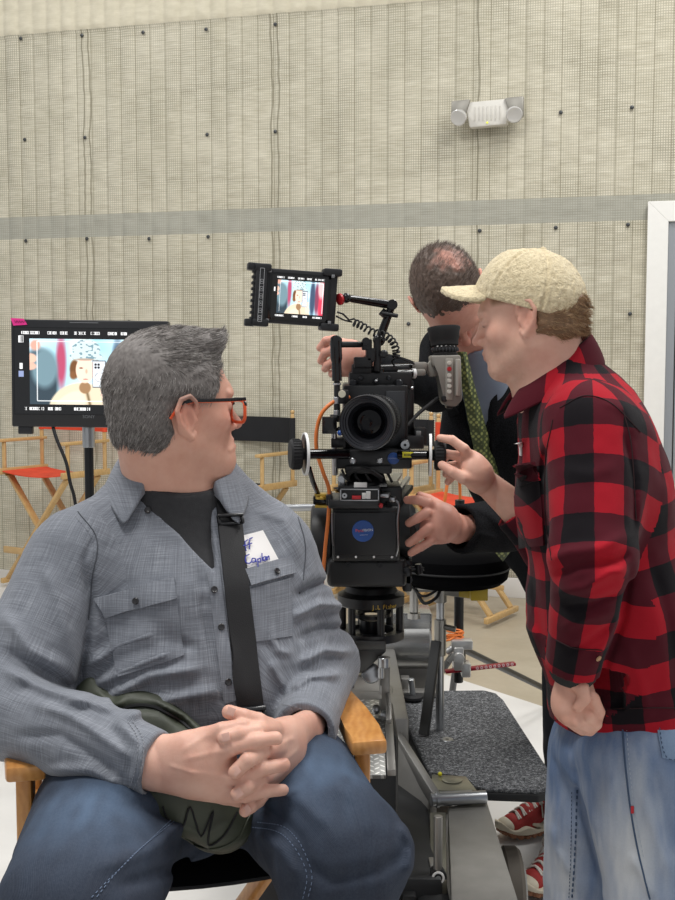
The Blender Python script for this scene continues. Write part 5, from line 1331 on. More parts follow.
    b.bm.faces.new(L_[0]); tip = b.bm.verts.new(Vector(cc[-1] + V(0, 0, -.035)))
    for k in range(4): b.bm.faces.new((L_[-1][k], L_[-1][(k+1) % 4], tip))
    b.build('necktie', t.m, T)
    for pl in ([(446, 404), (453, 402), (480, 452), (470, 462)], [(482, 360), (496, 372), (500, 440), (492, 452)]): patch('lapel', J, pl, 4, 8, wool.m, T, .004, .004, guess=3.0)
    # trousers
    tr = mat('suit_trousers', '#1d2028', .9, bump=.2, bscale=400)
    hN, kN, aN = W(578, 640, 3.34), W(568, 725, 3.42), W(562, 800, 3.66); hF, kF, aF = W(592, 640, 3.42), W(585, 735, 3.30), W(584, 868, 3.36)
    s = Fld(); s.add(ell(hip + V(0, 0, -.02), V(.15, .15, .12)), 0); s.chain([hN, kN, aN + V(0, 0, -.05)], [.105, .075, .055], .04); s.chain([hF, kF, aF + V(0, 0, .03)], [.105, .078, .058], .04)
    s.disp(lambda P: .004 * vnoise(P, 15.)); sdf_obj('suit_trousers', s, .006, tr, T)
    # red sneakers
    red = mat('sneaker_red', '#9c2a27', .75, var=.15, vscale=60, bump=.3); crm = mat('sneaker_cream', '#cfc4ae', .6, var=.06); gum = mat('sneaker_gum', '#8a5a3c', .6); wht = mat('lace_white', '#d8d2c8', .8); tongue = mat('sneaker_tongue', '#5d5650', .8)
    for toe, heel in ((W(494, 849, 3.60), W(566, 850, 3.72)), (W(516, 915, 3.17), W(578, 880, 3.36))):
        toe = V(toe[0], toe[1], .012); heel = V(heel[0], heel[1], .012); X = nrm(toe - heel); toe = heel + X * .30; Yv = V(-X[1], X[0], 0); Z = V(0, 0, 1); M = np.stack([X, Yv, Z], 1); O = heel
        p = lambda x, y, z: O + M @ V(x, y, z)
        S = bpy.data.objects.new('sneaker', None); 
        plan = lambda L: np.sqrt(((L[:, 0] - .135) / .140) ** 2 + (L[:, 1] / (.050 - .010 * np.cos((L[:, 0] - .05) * 20))) ** 2)
        def shp(z0, z1, k, gro=0):
            def fn(P):
                L = (P - O) @ M; r = (plan(L) - k) * .045; zb = .02 * np.clip((L[:, 0] - .20) / .07, 0, 1) ** 2 + .0
                d = np.maximum(r, np.maximum(z0 + zb - L[:, 2], L[:, 2] - z1 - zb - gro * .006 * np.sin(L[:, 0] * 75)))
                return d + (.0035 * np.clip(np.sin(L[:, 0] * 260), 0, 1) if gro < 0 else 0)
            fn.box = (O + X * .135 - .19, O + X * .135 + .19); f = Fld(); f.add(fn, 0); return f
        up_ = Fld(); up_.add(cone(p(.05, 0, .05), p(.05, 0, .10), .042, .036), 0); up_.add(cone(p(.05, 0, .04), p(.215, 0, .034), .042, .036), .03); up_.add(cone(p(.05, 0, .09), p(.15, 0, .062), .036, .034), .03); up_.cut(plane(p(0, 0, .022), -Z), 0); up_.sub(cone(p(.045, 0, .085), p(.04, 0, .14), .026, .032), .004)
        u = sdf_obj('sneaker', up_, .003, red, T)
        sdf_obj('outsole', shp(.0, .016, 1.0, -1), .003, gum, u); sdf_obj('midsole', shp(.014, .032, 1.02, 1), .003, crm, u)
        tc = Fld(); tc.add(ell(p(.235, 0, .036), (.034, .034, .026), M), 0); tc.cut(plane(p(.222, 0, 0), -X), .002); sdf_obj('toe_cap', tc, .003, crm, u)
        sp = Fld(); sp.add(cone(p(.13, .041, .03), p(.09, .040, .062), .010, .006), 0); sp.add(cone(p(.13, .041, .03), p(.16, .040, .040), .010, .005), 0); sp.add(cone(p(.13, -.041, .03), p(.09, -.040, .062), .010, .006), 0); sp.add(cone(p(.13, -.041, .03), p(.16, -.040, .040), .010, .005), 0); sdf_obj('side_overlay', sp, .003, crm, u)
        b = MB()
        for i in range(6):
            x = .20 - i * .021; z = .072 + i * .0088; b.tube(curve_pts([p(x, -.028, z - .012), p(x + .004, 0, z + .004), p(x + .008, .028, z - .012)], 4), .0032, 6); b.tube(curve_pts([p(x + .008, -.028, z - .010), p(x + .004, 0, z + .006), p(x, .028, z - .010)], 4), .0032, 6)
        for sg in (-1, 1): b.tube(curve_pts([p(.10, 0, .122), p(.115, sg * .03, .132), p(.11, sg * .05, .105), p(.09, sg * .045, .08), p(.10, sg * .005, .12)], 5), .0028, 6); b.tube(curve_pts([p(.10, 0, .122), p(.125, sg * .035, .10), p(.13, sg * .05, .06)], 5), .0028, 6)
        b.build('laces', wht, u)
        b = MB(); b.tube(curve_pts([p(.14, 0, .085), p(.11, 0, .108), p(.09, 0, .145)], 5), [.018] * 5 + [.017] * 5 + [.012], 10); b.build('tongue', tongue, u)
    return T
SUIT = suitman()
# ------------------------------------------------------------------ film camera, its head and its monitors
BK = mat('camera_black', '#17181a', .38, .0, bump=.15, bscale=300); BG = mat('camera_gloss_black', '#0d0d0f', .15); SV = mat('aluminium', '#b4b6b8', .28, .9); GY = mat('finder_grey', '#8b8780', .45, .35, bump=.1)
HG = mat('head_housing', '#2b2c2d', .42, .2, var=.1, vscale=12, bump=.12, bscale=500); RB = mat('rubber_black', '#141416', .7); GOLD = mat('gold', '#c9a84a', .35, .6); BLUE = mat('sticker_blue', '#24509a', .35); WT = mat('label_white', '#e4e4e2', .5)
GLS = mat('lens_glass', '#050509', .06, spec=.25); YL = mat('yellow_label', '#d8cf2a', .5); RD = mat('red_accent', '#b3262c', .4); ORG = mat('cable_orange', '#e07a35', .5)
def tubept(pts, r, name, m, p, n=8, seg=8, label=None):
    b = MB(); b.tube(curve_pts(pts, seg), r, n); return b.build(name, m, p, label=label)
def rigcam():
    T = thing('film_camera', W(370, 480, 2.55), 'black film camera with big lens, handles and follow focus on its geared head', 'camera')
    # body
    b = MB(); b.px(343, 385, 408, 451, 2.49, 2.80, .006); b.px(349, 372, 412, 388, 2.52, 2.78, .005); b.px(352, 364, 372, 374, 2.52, 2.60, .003); b.px(402, 380, 414, 440, 2.56, 2.78, .006)
    body = b.build('camera_body', BK, T)
    b = MB(); b.px(386, 391, 405, 446, 2.483, 2.50, .002)
    g = NT('grille'); co = g.coord(); vn = g.n('ShaderNodeTexVoronoi'); g.l(co, vn.inputs['Vector']); vn.inputs['Scale'].default_value = 260; vn.inputs['Randomness'].default_value = 0
    g.l(g.ramp(vn.outputs['Distance'], [(.3, lin('#08080a')), (.5, lin('#3b3d40'))]), g.b.inputs['Base Color']); g.set(Roughness=.4, Metallic=.4); b.build('side_grille', g.m, body)
    for (x, y, rr) in [(353, 383, 4), (361, 378, 2.5), (376, 381, 3), (389, 378, 2.5), (399, 383, 4), (406, 390, 2.5), (346, 392, 3)]:
        c = W(x, y, 2.505); b = MB(); b.lathe(c, (0, -1, 0), [(-.01, 0), (-.01, rr * .0021), (.006, rr * .0021), (.009, rr * .0015), (.009, 0)], 14)
        b.build('control_dial', mat('dial_dark', '#2c2d30', .3, .6), body)
    b = MB()
    for (x, y) in [(376, 381), (400, 422), (350, 442), (404, 440), (392, 437), (412, 388)]: b.ball(W(x, y, 2.494), .0035, 8)
    b.build('bolt', SV, body)
    b = MB(); b.px(355, 366, 398, 372, 2.54, 2.76, .003); b.px(365, 355, 373, 366, 2.56, 2.62, .002); b.px(356, 357, 362, 366, 2.56, 2.60, .002); b.px(396, 366, 410, 380, 2.6, 2.7, .004); b.build('top_plate', BK, T)
    # lens
    c = W(366.5, 423, 2.325); ax = nrm(V(.20, 1, .01)); L = MB()
    L.lathe(c, ax, [(.0, .0545), (-.003, .0555), (.0, .0565), (.012, .0565), (.016, .055), (.020, .0565), (.030, .0565), (.034, .053), (.05, .052), (.052, .055), (.075, .055), (.078, .050), (.12, .048), (.125, .051), (.15, .051), (.155, .045), (.20, .045), (.205, 0), (.2, 0)], 72)
    ln = L.build('lens', BK, T)
    b = MB(); b.lathe(c, ax, [(.001, .0545), (.003, .050), (.006, .049), (.007, .046), (.012, .045), (.013, .041), (.018, .040), (.022, .036), (.030, .034), (.032, .031), (.036, .030), (.038, 0)], 72); b.build('lens_barrel_inside', mat('barrel_inner', '#2b2c31', .3, .4), ln)
    b = MB(); b.lathe(c + ax * .020, ax, [(0, 0), (-.004, .008), (-.003, .018), (.001, .026), (.004, .031), (.008, .031), (.008, 0)], 48); b.build('front_element', GLS, ln)
    for k, (d, r_) in enumerate([(.010, .0572), (.052, .0557), (.126, .0517)]):
        b = MB(); b.lathe(c + ax * d, ax, [(0, r_ - .002), (0, r_), (.0014, r_), (.0014, r_ - .002)], 72); b.build('lens_ring', SV if k == 0 else mat('ring_dark', '#4b4d50', .3, .8), ln)
    b = MB()
    for i in range(60):
        a = i * math.pi / 30; x = nrm(np.cross(ax, V(0, 0, 1))); y = np.cross(ax, x); q = c + ax * .064 + (x * math.cos(a) + y * math.sin(a)) * .0555; b.bar(q - ax * .010, q + ax * .010, .0022, .0022, .0004)
    b.build('gear_teeth', BK, ln)
    # small glossy flags on the lens mount
    b = MB(); b.px(322, 417, 337, 434, 2.40, 2.43, .002); b.bar(W(337, 428, 2.42), W(345, 434, 2.42), .01, .01); b.build('battery_clip', BG, T)
    b = MB(); b.ball(W(340, 433, 2.40), .006, 10); b.build('cable_plug', BLUE, T)
    # grip handle on the left of the picture
    hdl = MB(); hdl.tube(curve_pts([W(337, 381, 2.44), W(336.5, 362, 2.44), W(336, 344, 2.44), W(336.5, 337, 2.445)], 6), [.0105] * 7 + [.0125] * 6 + [.0125] * 4 + [.011, .009], 18)
    h0 = hdl.build('top_handle', BG, T)
    b = MB(); b.cyl(W(337, 381, 2.44), W(337, 397, 2.44), .0065); b.build('handle_rod', BK, h0)
    b = MB(); b.cyl(W(337, 397, 2.44), W(337, 404, 2.44), .0075); b.build('rod_collar', SV, h0); b = MB(); b.cyl(W(337, 410, 2.44), W(337, 416, 2.44), .0075); b.build('rod_collar', SV, h0); b = MB(); b.cyl(W(334, 421, 2.44), W(335, 475, 2.46), .006); b.build('lower_rod', SV, h0); b = MB(); b.cyl(W(337, 383, 2.44), W(337, 385, 2.44), .009); b.build('rod_collar', SV, h0)
    b = MB(); b.cyl(W(337, 404, 2.44), W(337, 422, 2.44), .0068); b.px(338, 390, 349, 404, 2.43, 2.47, .004); b.build('rod_clamp', BK, h0); b = MB(); b.px(331, 438, 346, 448, 2.44, 2.5, .003); b.build('rod_clamp', BK, h0); b = MB(); b.px(330, 415, 338, 420, 2.43, 2.47, .002); b.build('rod_clamp', BK, h0)
    b = MB(); b.lathe(W(342, 394, 2.427), (0, -1, 0), [(0, 0), (0, .008), (.004, .0075), (.004, 0)], 18); b.build('clamp_button', mat('button_cream', '#d8d2bc', .4), h0)
    b = MB(); b.cyl(W(338, 344.5, 2.44), W(366, 344.5, 2.52), .0065); b.px(362, 339, 372, 350, 2.50, 2.55, .003); b.px(366, 348, 376, 362, 2.50, 2.56, .004); b.px(354, 357, 372, 368, 2.5, 2.58, .003); b.px(374, 337, 381, 372, 2.51, 2.56, .004)
    b.lathe(W(384, 354, 2.5), (0, -1, 0), [(-.02, 0), (-.02, .009), (.006, .009), (.009, .006), (.009, 0)], 18); b.lathe(W(366, 341, 2.49), (0, -1, 0), [(-.02, 0), (-.02, .008), (.004, .008), (.004, 0)], 18); b.build('handle_bracket', BK, T)
    # horizontal tube to the finder
    b = MB(); b.cyl(W(380, 374, 2.55), W(413, 373.5, 2.58), .0095); b.cyl(W(375, 368, 2.62), W(420, 366, 2.66), .0075); b.px(376, 368, 384, 380, 2.53, 2.6, .003); b.build('finder_tube', BG, T)
    b = MB(); b.cyl(W(412, 373.5, 2.578), W(415.5, 373.5, 2.581), .011); b.build('finder_ring', WT, T)
    vf = MB(); vf.px(414, 362, 428, 371, 2.58, 2.64, .006); vf.px(416, 369, 426, 376, 2.57, 2.62, .005); vf.prism([W(424, 369, 2.60), W(434, 356, 2.60), W(440, 358, 2.60), W(440, 376, 2.60), W(430, 377, 2.60)], (0, .03, 0), .003)
    k = vf.build('finder_knuckle', GY, T)
    v = MB(); v.prism([W(431, 355.5, 2.575), W(461, 355, 2.575), W(462.5, 400, 2.575), W(456, 407, 2.575), W(445, 406, 2.575), (W(442, 400, 2.575)), W(440, 372, 2.575), W(432, 366, 2.575)], (0, .085, 0), .005)
    vb = v.build('viewfinder', GY, T)
    b = MB(); b.px(445.5, 358.5, 453, 400, 2.570, 2.580, .002); b.build('button_strip', mat('strip_grey', '#a09c94', .4, .3), vb)
    b = MB(); b.px(455.5, 359, 460.5, 396, 2.566, 2.58, .003); b.build('finder_ridge', mat('ridge_grey', '#aeaaa2', .35, .5), vb)
    for i, (y, c_) in enumerate([(363, 0), (369, 1), (375.5, 0), (380.5, 0), (386, 0), (391.5, 0)]):
        b = MB(); b.lathe(W(449.3, y, 2.569), (0, -1, 0), [(-.002, 0), (-.002, .0052), (.001, .0052), (.001, .0044), (.003, .004), (.003, 0)], 16); b.build('finder_button', RD if c_ else mat('button_pale', '#c9c6bd', .35), vb)
    b = MB(); b.px(447, 400, 453, 409, 2.58, 2.63, .003); b.px(455, 398, 459, 406, 2.58, 2.62, .002); b.px(442, 396, 447, 402, 2.57, 2.6, .002); b.build('finder_connector', BK, vb)
    ey = MB(); c = W(445.5, 356, 2.625); up_ = nrm(V(-.06, .12, 1)); ey.lathe(c, up_, [(-.01, 0), (-.004, .027), (.004, .0285), (.006, .026), (.010, .026), (.011, .0295), (.019, .0295), (.020, .027), (.023, .027), (.024, .031), (.036, .032), (.040, .034), (.052, .035), (.062, .038), (.066, .037), (.058, .026), (.05, .022), (.048, 0)], 48)
    e = ey.build('eyepiece', RB, vb)
    b = MB()
    for i in range(24):
        a = i * math.pi / 12; q = c + up_ * .015 + V(math.cos(a), math.sin(a), 0) * .0295; b.bar(q - up_ * .004, q + up_ * .004, .003, .003, .0006)
    b.build('focus_ring_ribs', mat('ring_dark'), e)
    b = MB()
    for i in (-2, -1, 0, 1, 2): 
        a = -math.pi / 2 + i * .35; q = c + up_ * .022 + V(math.cos(a), math.sin(a), 0) * .0285; b.box(q, (.0035, .0015, .003))
    b.build('scale_mark', WT, e)
    tubept([W(438, 398, 2.59), W(430, 404, 2.57), W(418, 414, 2.55), W(407, 426, 2.52)], .0042, 'finder_cable', RB, T)
    # follow focus: bar, discs and knobs
    ff = MB(); ff.px(336, 450, 412, 469, 2.44, 2.60, .005); ff.px(345, 466, 392, 474, 2.43, 2.62, .004); F0 = ff.build('follow_focus', BK, T)
    b = MB(); b.cyl(W(303, 454, 2.37), W(348, 454, 2.42), .0105); b.build('focus_bar', BG, F0); b = MB(); b.cyl(W(398, 455, 2.42), W(428, 455, 2.40), .0095); b.build('focus_bar', BG, F0)
    for x, yy, d in ((306, 454, 2.37), (429.5, 455, 2.40)):
        axd = nrm(V(-1, -.20, 0)) if x < 350 else nrm(V(1, -.06, 0)); q = W(x, yy, d)
        b = MB(); b.lathe(q, axd, [(-.002, 0), (-.002, .041), (.000, .0440), (.003, .0440), (.004, .041), (.0035, 0)], 56); dd = b.build('focus_disc', mat('disc_dark', '#2a2b2e', .3, .3), F0)
        b = MB(); b.lathe(q, axd, [(.002, .0405), (.0045, .041), (.0045, .0445), (.001, .0446), (-.001, .0445), (-.001, .0405)], 56, True); b.build('marking_ring', WT, dd)
        b = MB(); b.lathe(q, axd, [(.004, 0), (.004, .012), (.010, .012), (.010, .029), (.013, .031), (.030, .031), (.034, .028), (.034, 0)], 40); kk = b.build('focus_knob', RB, F0)
        b = MB(); x_ = nrm(np.cross(axd, V(0, 0, 1))); y_ = np.cross(axd, x_)
        for i in range(30):
            a = i * math.pi / 15; z = q + axd * .0215 + (x_ * math.cos(a) + y_ * math.sin(a)) * .031; b.bar(z - axd * .008, z + axd * .008, .0025, .0025, .0005)
        b.build('knob_ribs', RB, kk)
    for (x, y, r_) in [(353, 461, 3.2), (380, 461, 3.2)]:
        b = MB(); b.lathe(W(x, y, 2.438), (0, -1, 0), [(-.004, 0), (-.004, r_ * .0021), (.003, r_ * .0021), (.004, r_ * .0017), (.002, r_ * .0014), (.0015, 0)], 22); b.build('rod_end', SV, F0)
    b = MB(); b.lathe(W(405, 445, 2.46), (0, -1, 0), [(-.02, 0), (-.02, .012), (.004, .012), (.006, .010), (.006, .006), (.003, .005), (.003, 0)], 24); b.px(396, 436, 424, 449, 2.5, 2.56, .004); b.px(414, 428, 427, 445, 2.52, 2.56, .003); b.build('motor_bracket', BK, F0)
    b = MB(); b.lathe(W(405, 445, 2.452), (0, -1, 0), [(0, .003), (0, .0098), (.002, .0092), (.002, .003)], 24, True); b.build('bracket_ring', SV, F0)
    b = MB(); b.px(416, 431, 421, 436, 2.518, 2.522, .001); b.build('bracket_label', mat('label_grey', '#8a8c8c', .5), F0)
    b = MB(); b.lathe(W(393.5, 458.5, 2.436), (0, -1, 0), [(-.003, 0), (-.003, .0125), (.0005, .0125), (.001, .0115), (.001, 0)], 32); b.build('round_sticker', BLUE, F0, label='round blue sticker')
    text_mesh('sticker_lettering', 'PANAVISION', .0042, W(393.5, 458.5, 2.434), (1, 0, 0), (0, 0, 1), mat('lettering_pale', '#9fb4d8', .5), F0)
    b = MB(); b.px(402.5, 452.2, 417, 457.6, 2.402, 2.412, .0008); yl = b.build('yellow_tape', YL, F0)
    b = MB()
    for i in range(9): b.px(404.2 + i * 1.3, 453.8, 404.9 + i * 1.3, 456.0, 2.4012, 2.403, .0001)
    b.build('tape_marks', BK, yl)
    b = MB(); b.lathe(W(388, 470, 2.45), (0, -1, 0), [(-.02, 0), (-.02, .009), (.006, .009), (.006, 0)], 20); b.build('lock_knob', SV, F0)
    # sliding base plates
    b = MB(); b.prism([W(346, 487, 2.42), W(350, 474, 2.46), W(384, 474, 2.46), W(388, 487, 2.42)], (0, .12, 0), .003); b.px(338, 486, 380, 492, 2.42, 2.62, .002); bp = b.build('base_plate', BK, T)
    b = MB(); b.px(354, 482.5, 367, 487.5, 2.414, 2.42, .0008); b.build('plate_label', WT, bp)
    b = MB(); b.bar(W(384, 496, 2.42), W(398, 474, 2.7), .02, .008, .002); b.bar(W(392, 500, 2.44), W(408, 478, 2.72), .012, .01, .002); b.build('dovetail', SV, bp)
    b = MB(); b.px(339, 475, 345, 487, 2.44, 2.5, .003); b.lathe(W(341, 479, 2.436), (0, -1, 0), [(-.01, 0), (-.01, .007), (.004, .007), (.004, 0)], 16); b.build('plate_clamp', SV, bp)
    tubept([W(345, 478, 2.43), W(354, 470, 2.42), W(368, 470, 2.41), W(382, 478, 2.43)], .005, 'cable_loop', RB, T)
    for i in range(5): tubept([W(342 + i * 11, 470, 2.44), W(346 + i * 11, 478, 2.42 + .004 * i), W(352 + i * 10, 482, 2.44)], .003, 'small_cable', RB, T, 6, 5)
    # articulated arm carrying the small monitor, coiled lead
    A = MB(); j1 = W(379, 340, 2.535); j2 = W(392, 305, 2.53); j3 = W(346, 298, 2.47)
    A.tube([j1, j1 * .9 + j2 * .1, j1 * .1 + j2 * .9, j2], [.011, .0095, .0085, .010], 16); A.cyl(j2 + V(0, -.018, 0), j2 + V(0, .014, 0), .0115); A.tube([j2 + V(0, .0, 0), j2 * .8 + j3 * .2, j2 * .12 + j3 * .88, j3], [.009, .0095, .008, .006], 16); A.ball(j3, .011, 10); A.ball(j1, .014, 10)
    ar = A.build('monitor_arm', BG, T)
    b = MB(); b.cyl(W(382, 313, 2.515), W(398, 316, 2.51), .0045); b.cyl(W(381, 311, 2.525), W(387, 316, 2.525), .009); b.build('arm_lever', BK, ar)
    b = MB(); b.lathe(W(339, 299.5, 2.46), nrm(W(339, 299.5, 2.46) - j3) * -1, [(0, 0), (0, .0125), (.005, .0125), (.006, 0)], 24); b.build('arm_collar', RD, ar)
    cp = curve_pts([W(353, 322, 2.47), W(362, 326, 2.48), W(372, 332, 2.49), (W(384, 335, 2.50)), W(392, 341, 2.51), W(396, 350, 2.52), W(396, 358, 2.52)], 26); P = []
    for i, q in enumerate(cp):
        t_ = nrm(cp[min(i + 1, len(cp) - 1)] - cp[max(i - 1, 0)]); a = nrm(np.cross(t_, V(0, 1, 0))); b_ = np.cross(t_, a); th = i / len(cp) * 2 * math.pi * 15
        P.append(q + (a * math.cos(th) + b_ * math.sin(th)) * .0075)
    b = MB(); b.tube([W(337, 312, 2.45), W(343, 314, 2.45), W(349, 320, 2.46)] + P + [W(398, 357, 2.53), W(405, 360, 2.55), W(414, 364, 2.58)], .0021, 6); b.build('coiled_cable', RB, T)
    tubept([W(336, 316, 2.46), W(344, 320, 2.46), W(352, 322, 2.47)], .002, 'monitor_lead', RB, T, 6)
    tubept([W(395, 358, 2.52), W(392, 362, 2.53), W(396, 368, 2.55)], .002, 'cable_tail', RB, T, 6)
    # orange cable down the left side
    tubept([W(349, 397, 2.47), W(335, 401, 2.44), W(322, 413, 2.43), W(316.5, 432, 2.43), W(317, 452, 2.43), W(323, 472, 2.43), W(329, 490, 2.44), W(328.5, 515, 2.44), W(325.5, 545, 2.44), W(323, 575, 2.46), (W(322, 592, 2.55))], .0042, 'orange_cable', ORG, T, 10, 10)
    return T
rigcam()
def camhead():
    T = thing('geared_head', W(365, 588, 2.55), 'dark grey geared camera head with a round blue sticker on its front', 'camera head')
    b = MB(); b.px(332, 506, 400, 562, 2.44, 2.68, .010, 3); b.px(327, 559, 407, 588, 2.46, 2.70, .012, 3); hb = b.build('housing', HG, T)
    b = MB(); c = W(322, 540, 2.56); b.lathe(W(311, 540, 2.56), (1, 0, 0), [(0, 0), (0, .070), (.004, .078), (.044, .078), (.046, .07), (.05, 0)], 56); b.build('side_drum', HG, T)
    b = MB(); b.lathe(W(398, 530, 2.56), (1, 0, 0), [(0, 0), (0, .074), (.022, .076), (.028, .070), (.032, .056), (.038, .05), (.038, 0)], 56); b.build('side_drum', HG, T)
    b = MB(); b.px(334, 512, 398, 556, 2.434, 2.45, .004); fp = b.build('front_panel', mat('panel_dark', '#242527', .38, .25, var=.12, vscale=15), T)
    b = MB()
    for x in (338, 356, 374, 392): b.ball(W(x, 557, 2.437), .0028, 8)
    b.build('rivet', WT, fp)
    b = MB()
    for x, y in ((348, 564.5), (380, 565)): b.lathe(W(x, y, 2.457), (0, -1, 0), [(-.002, 0), (-.002, .0055), (.0025, .0055), (.0025, .003), (.0005, .0025), (.0005, 0)], 16)
    b.build('cap_screw', mat('dial_dark'), hb)
    q = W(363, 531, 2.432); b = MB(); b.lathe(q, (0, -1, 0), [(-.002, 0), (-.002, .0232), (.0006, .0232), (.0012, .0225), (.0012, 0)], 48); st = b.build('round_sticker', BLUE, T, label='round blue sticker')
    lt = mat('lettering_light', '#dfe4ee', .5); text_mesh('sticker_lettering', 'Pana', .0095, q + V(-.0075, -.0018, .001), (1, 0, .05), (0, 0, 1), mat('lettering_red', '#d65560', .5), st); text_mesh('sticker_lettering', 'VISION', .0075, q + V(.0095, -.0018, .002), (1, 0, .05), (0, 0, 1), lt, st); text_mesh('sticker_lettering', '~~~~~~', .005, q + V(.002, -.0018, -.008), (1, 0, .05), (0, 0, 1), lt, st)
    # side straps with bright edge
    b = MB(); b.tube(curve_pts([W(332, 513, 2.432), W(332, 530, 2.43), W(333, 546, 2.432)], 5), .0018, 6); b.build('edge_trim', SV, T); b = MB(); b.tube(curve_pts([W(396, 500, 2.43), W(399, 506, 2.428), W(397.5, 520, 2.428), W(398, 545, 2.43), W(396, 556, 2.434)], 6), .0022, 6); b.build('edge_trim', SV, T)
    b = MB(); b.px(328, 500, 380, 509, 2.41, 2.55, .005); b.px(326, 495, 332, 506, 2.42, 2.5, .003); tr = b.build('tilt_plate', HG, T)
    b = MB(); b.px(340, 489, 379, 501, 2.415, 2.53, .002); b.px(378, 487, 402, 506, 2.46, 2.6, .004); b.bar(W(392, 505, 2.45), W(407, 487, 2.62), .03, .012, .003); qb = b.build('quick_release', BK, T)
    b = MB(); b.px(340, 489, 341.2, 501, 2.41, 2.42, .0003); b.px(340, 489, 379, 490, 2.41, 2.42, .0003); b.px(340, 500, 379, 501, 2.41, 2.42, .0003); b.px(378, 489, 379, 501, 2.41, 2.42, .0003); b.build('release_frame', SV, qb)
    b = MB(); b.px(362, 493, 366, 499, 2.408, 2.416, .001); b.px(366, 491.5, 370.5, 499, 2.408, 2.416, .001); b.build('release_tab', WT, qb)
    b = MB(); b.px(352, 496, 361, 499.5, 2.406, 2.416, .001); b.build('release_lever', RD, qb); b = MB(); b.lathe(W(381, 506, 2.405), (0, -1, 0), [(-.01, 0), (-.01, .005), (.003, .004), (.003, 0)], 16); b.build('release_button', RD, qb)
    b = MB(); b.lathe(W(344.5, 495.5, 2.414), (0, -1, 0), [(0, .002), (0, .0055), (.003, .0055), (.003, .002)], 20, True); b.build('release_eyelet', SV, qb)
    b = MB(); b.cyl(W(322, 496, 2.45), W(322, 499, 2.45), .014); b.px(315, 505.5, 330, 508, 2.44, 2.5, .001); b.px(314.5, 494, 330, 496.5, 2.44, 2.47, .001); b.build('level_tab', GOLD, T)
    b = MB(); b.tube([W(309, 468, 2.38), W(313, 482, 2.41), W(318, 494, 2.45)], .0055, 10); b.px(313, 496, 328, 505, 2.45, 2.52, .003); b.build('tilt_lever', BG, T)
    b = MB(); b.lathe(W(407, 571, 2.47), (0, -1, 0), [(-.03, 0), (-.03, .010), (.01, .010), (.012, .006), (.012, 0)], 18); b.lathe(W(409, 580, 2.50), (0, -1, 0), [(-.03, 0), (-.03, .008), (.0, .008), (0, 0)], 18); b.cyl(W(405, 568, 2.5), W(424, 569, 2.5), .0045); b.px(403, 560, 412, 592, 2.5, 2.56, .004); b.cyl(W(418, 564, 2.5), W(419, 574, 2.5), .008); b.build('drag_control', mat('dial_dark'), T)
    b = MB(); b.lathe(W(410, 522, 2.53), (1, -.3, 0), [(0, 0), (0, .020), (.028, .020), (.03, .017), (.03, 0)], 28); b.build('wheel_hub', mat('hub_grey', '#6d6f70', .35, .7), T)
    b = MB(); b.cyl(W(284, 508, 2.75), W(322, 507, 2.72), .0085); b.build('pan_bar', SV, T)
    b = MB(); b.cyl(W(300, 545, 2.70), W(322, 545, 2.66), .008); b.build('side_rod', mat('dial_dark'), T)
    return T
camhead()
def riser():
    T = thing('dolly_riser', W(371, 640, 2.58), 'black ring riser cage with gold lettering under the geared head', 'camera mount')
    c = W(371, 595, 2.58); Z = V(0, 0, 1); ctr = V(c[0], c[1], 0); z = lambda y: W(371, y, 2.58)[2]
    b = MB(); b.lathe(ctr + Z * z(585), -Z, [(-.006, 0), (-.006, .045), (0, .055), (.012, .060), (.018, .072), (.020, .076), (.040, .076), (.043, .073), (.043, .05), (.043, 0)], 64); top = b.build('mount_plate', BK, T)
    for i in range(6):
        a = math.radians(-72 + i * 60); q = ctr + V(math.cos(a), math.sin(a), 0) * .066; b = MB(); b.cyl(q + Z * (z(604) + .01), q + Z * z(636), .0085); b.build('post', BK, T)
    b = MB(); b.lathe(ctr + Z * z(629), -Z, [(0, .052), (0, .076), (.018, .076), (.018, .052)], 64, True); b.build('lower_ring', BK, T)
    b = MB(); b.lathe(ctr + Z * z(612), -Z, [(0, .03), (0, .046), (.008, .046), (.008, .03)], 48, True); b.lathe(ctr + Z * z(632), -Z, [(-.03, 0), (-.03, .026), (.045, .026), (.045, 0)], 40); b.build('centre_lock', mat('dial_dark'), T)
    # curved gold lettering
    txt = 'J.L Fisher'; R_ = .0768
    for i, ch in enumerate(txt):
        if ch == ' ': continue
        a = math.radians(-90 + 2 + i * 4.6); d = V(math.cos(a), math.sin(a), 0)
        text_mesh('lettering', ch, .0135, ctr + d * R_ + Z * z(600.5), (-d[1], d[0], 0), (0, 0, 1), GOLD, top, align='CENTER')
    return T
riser()

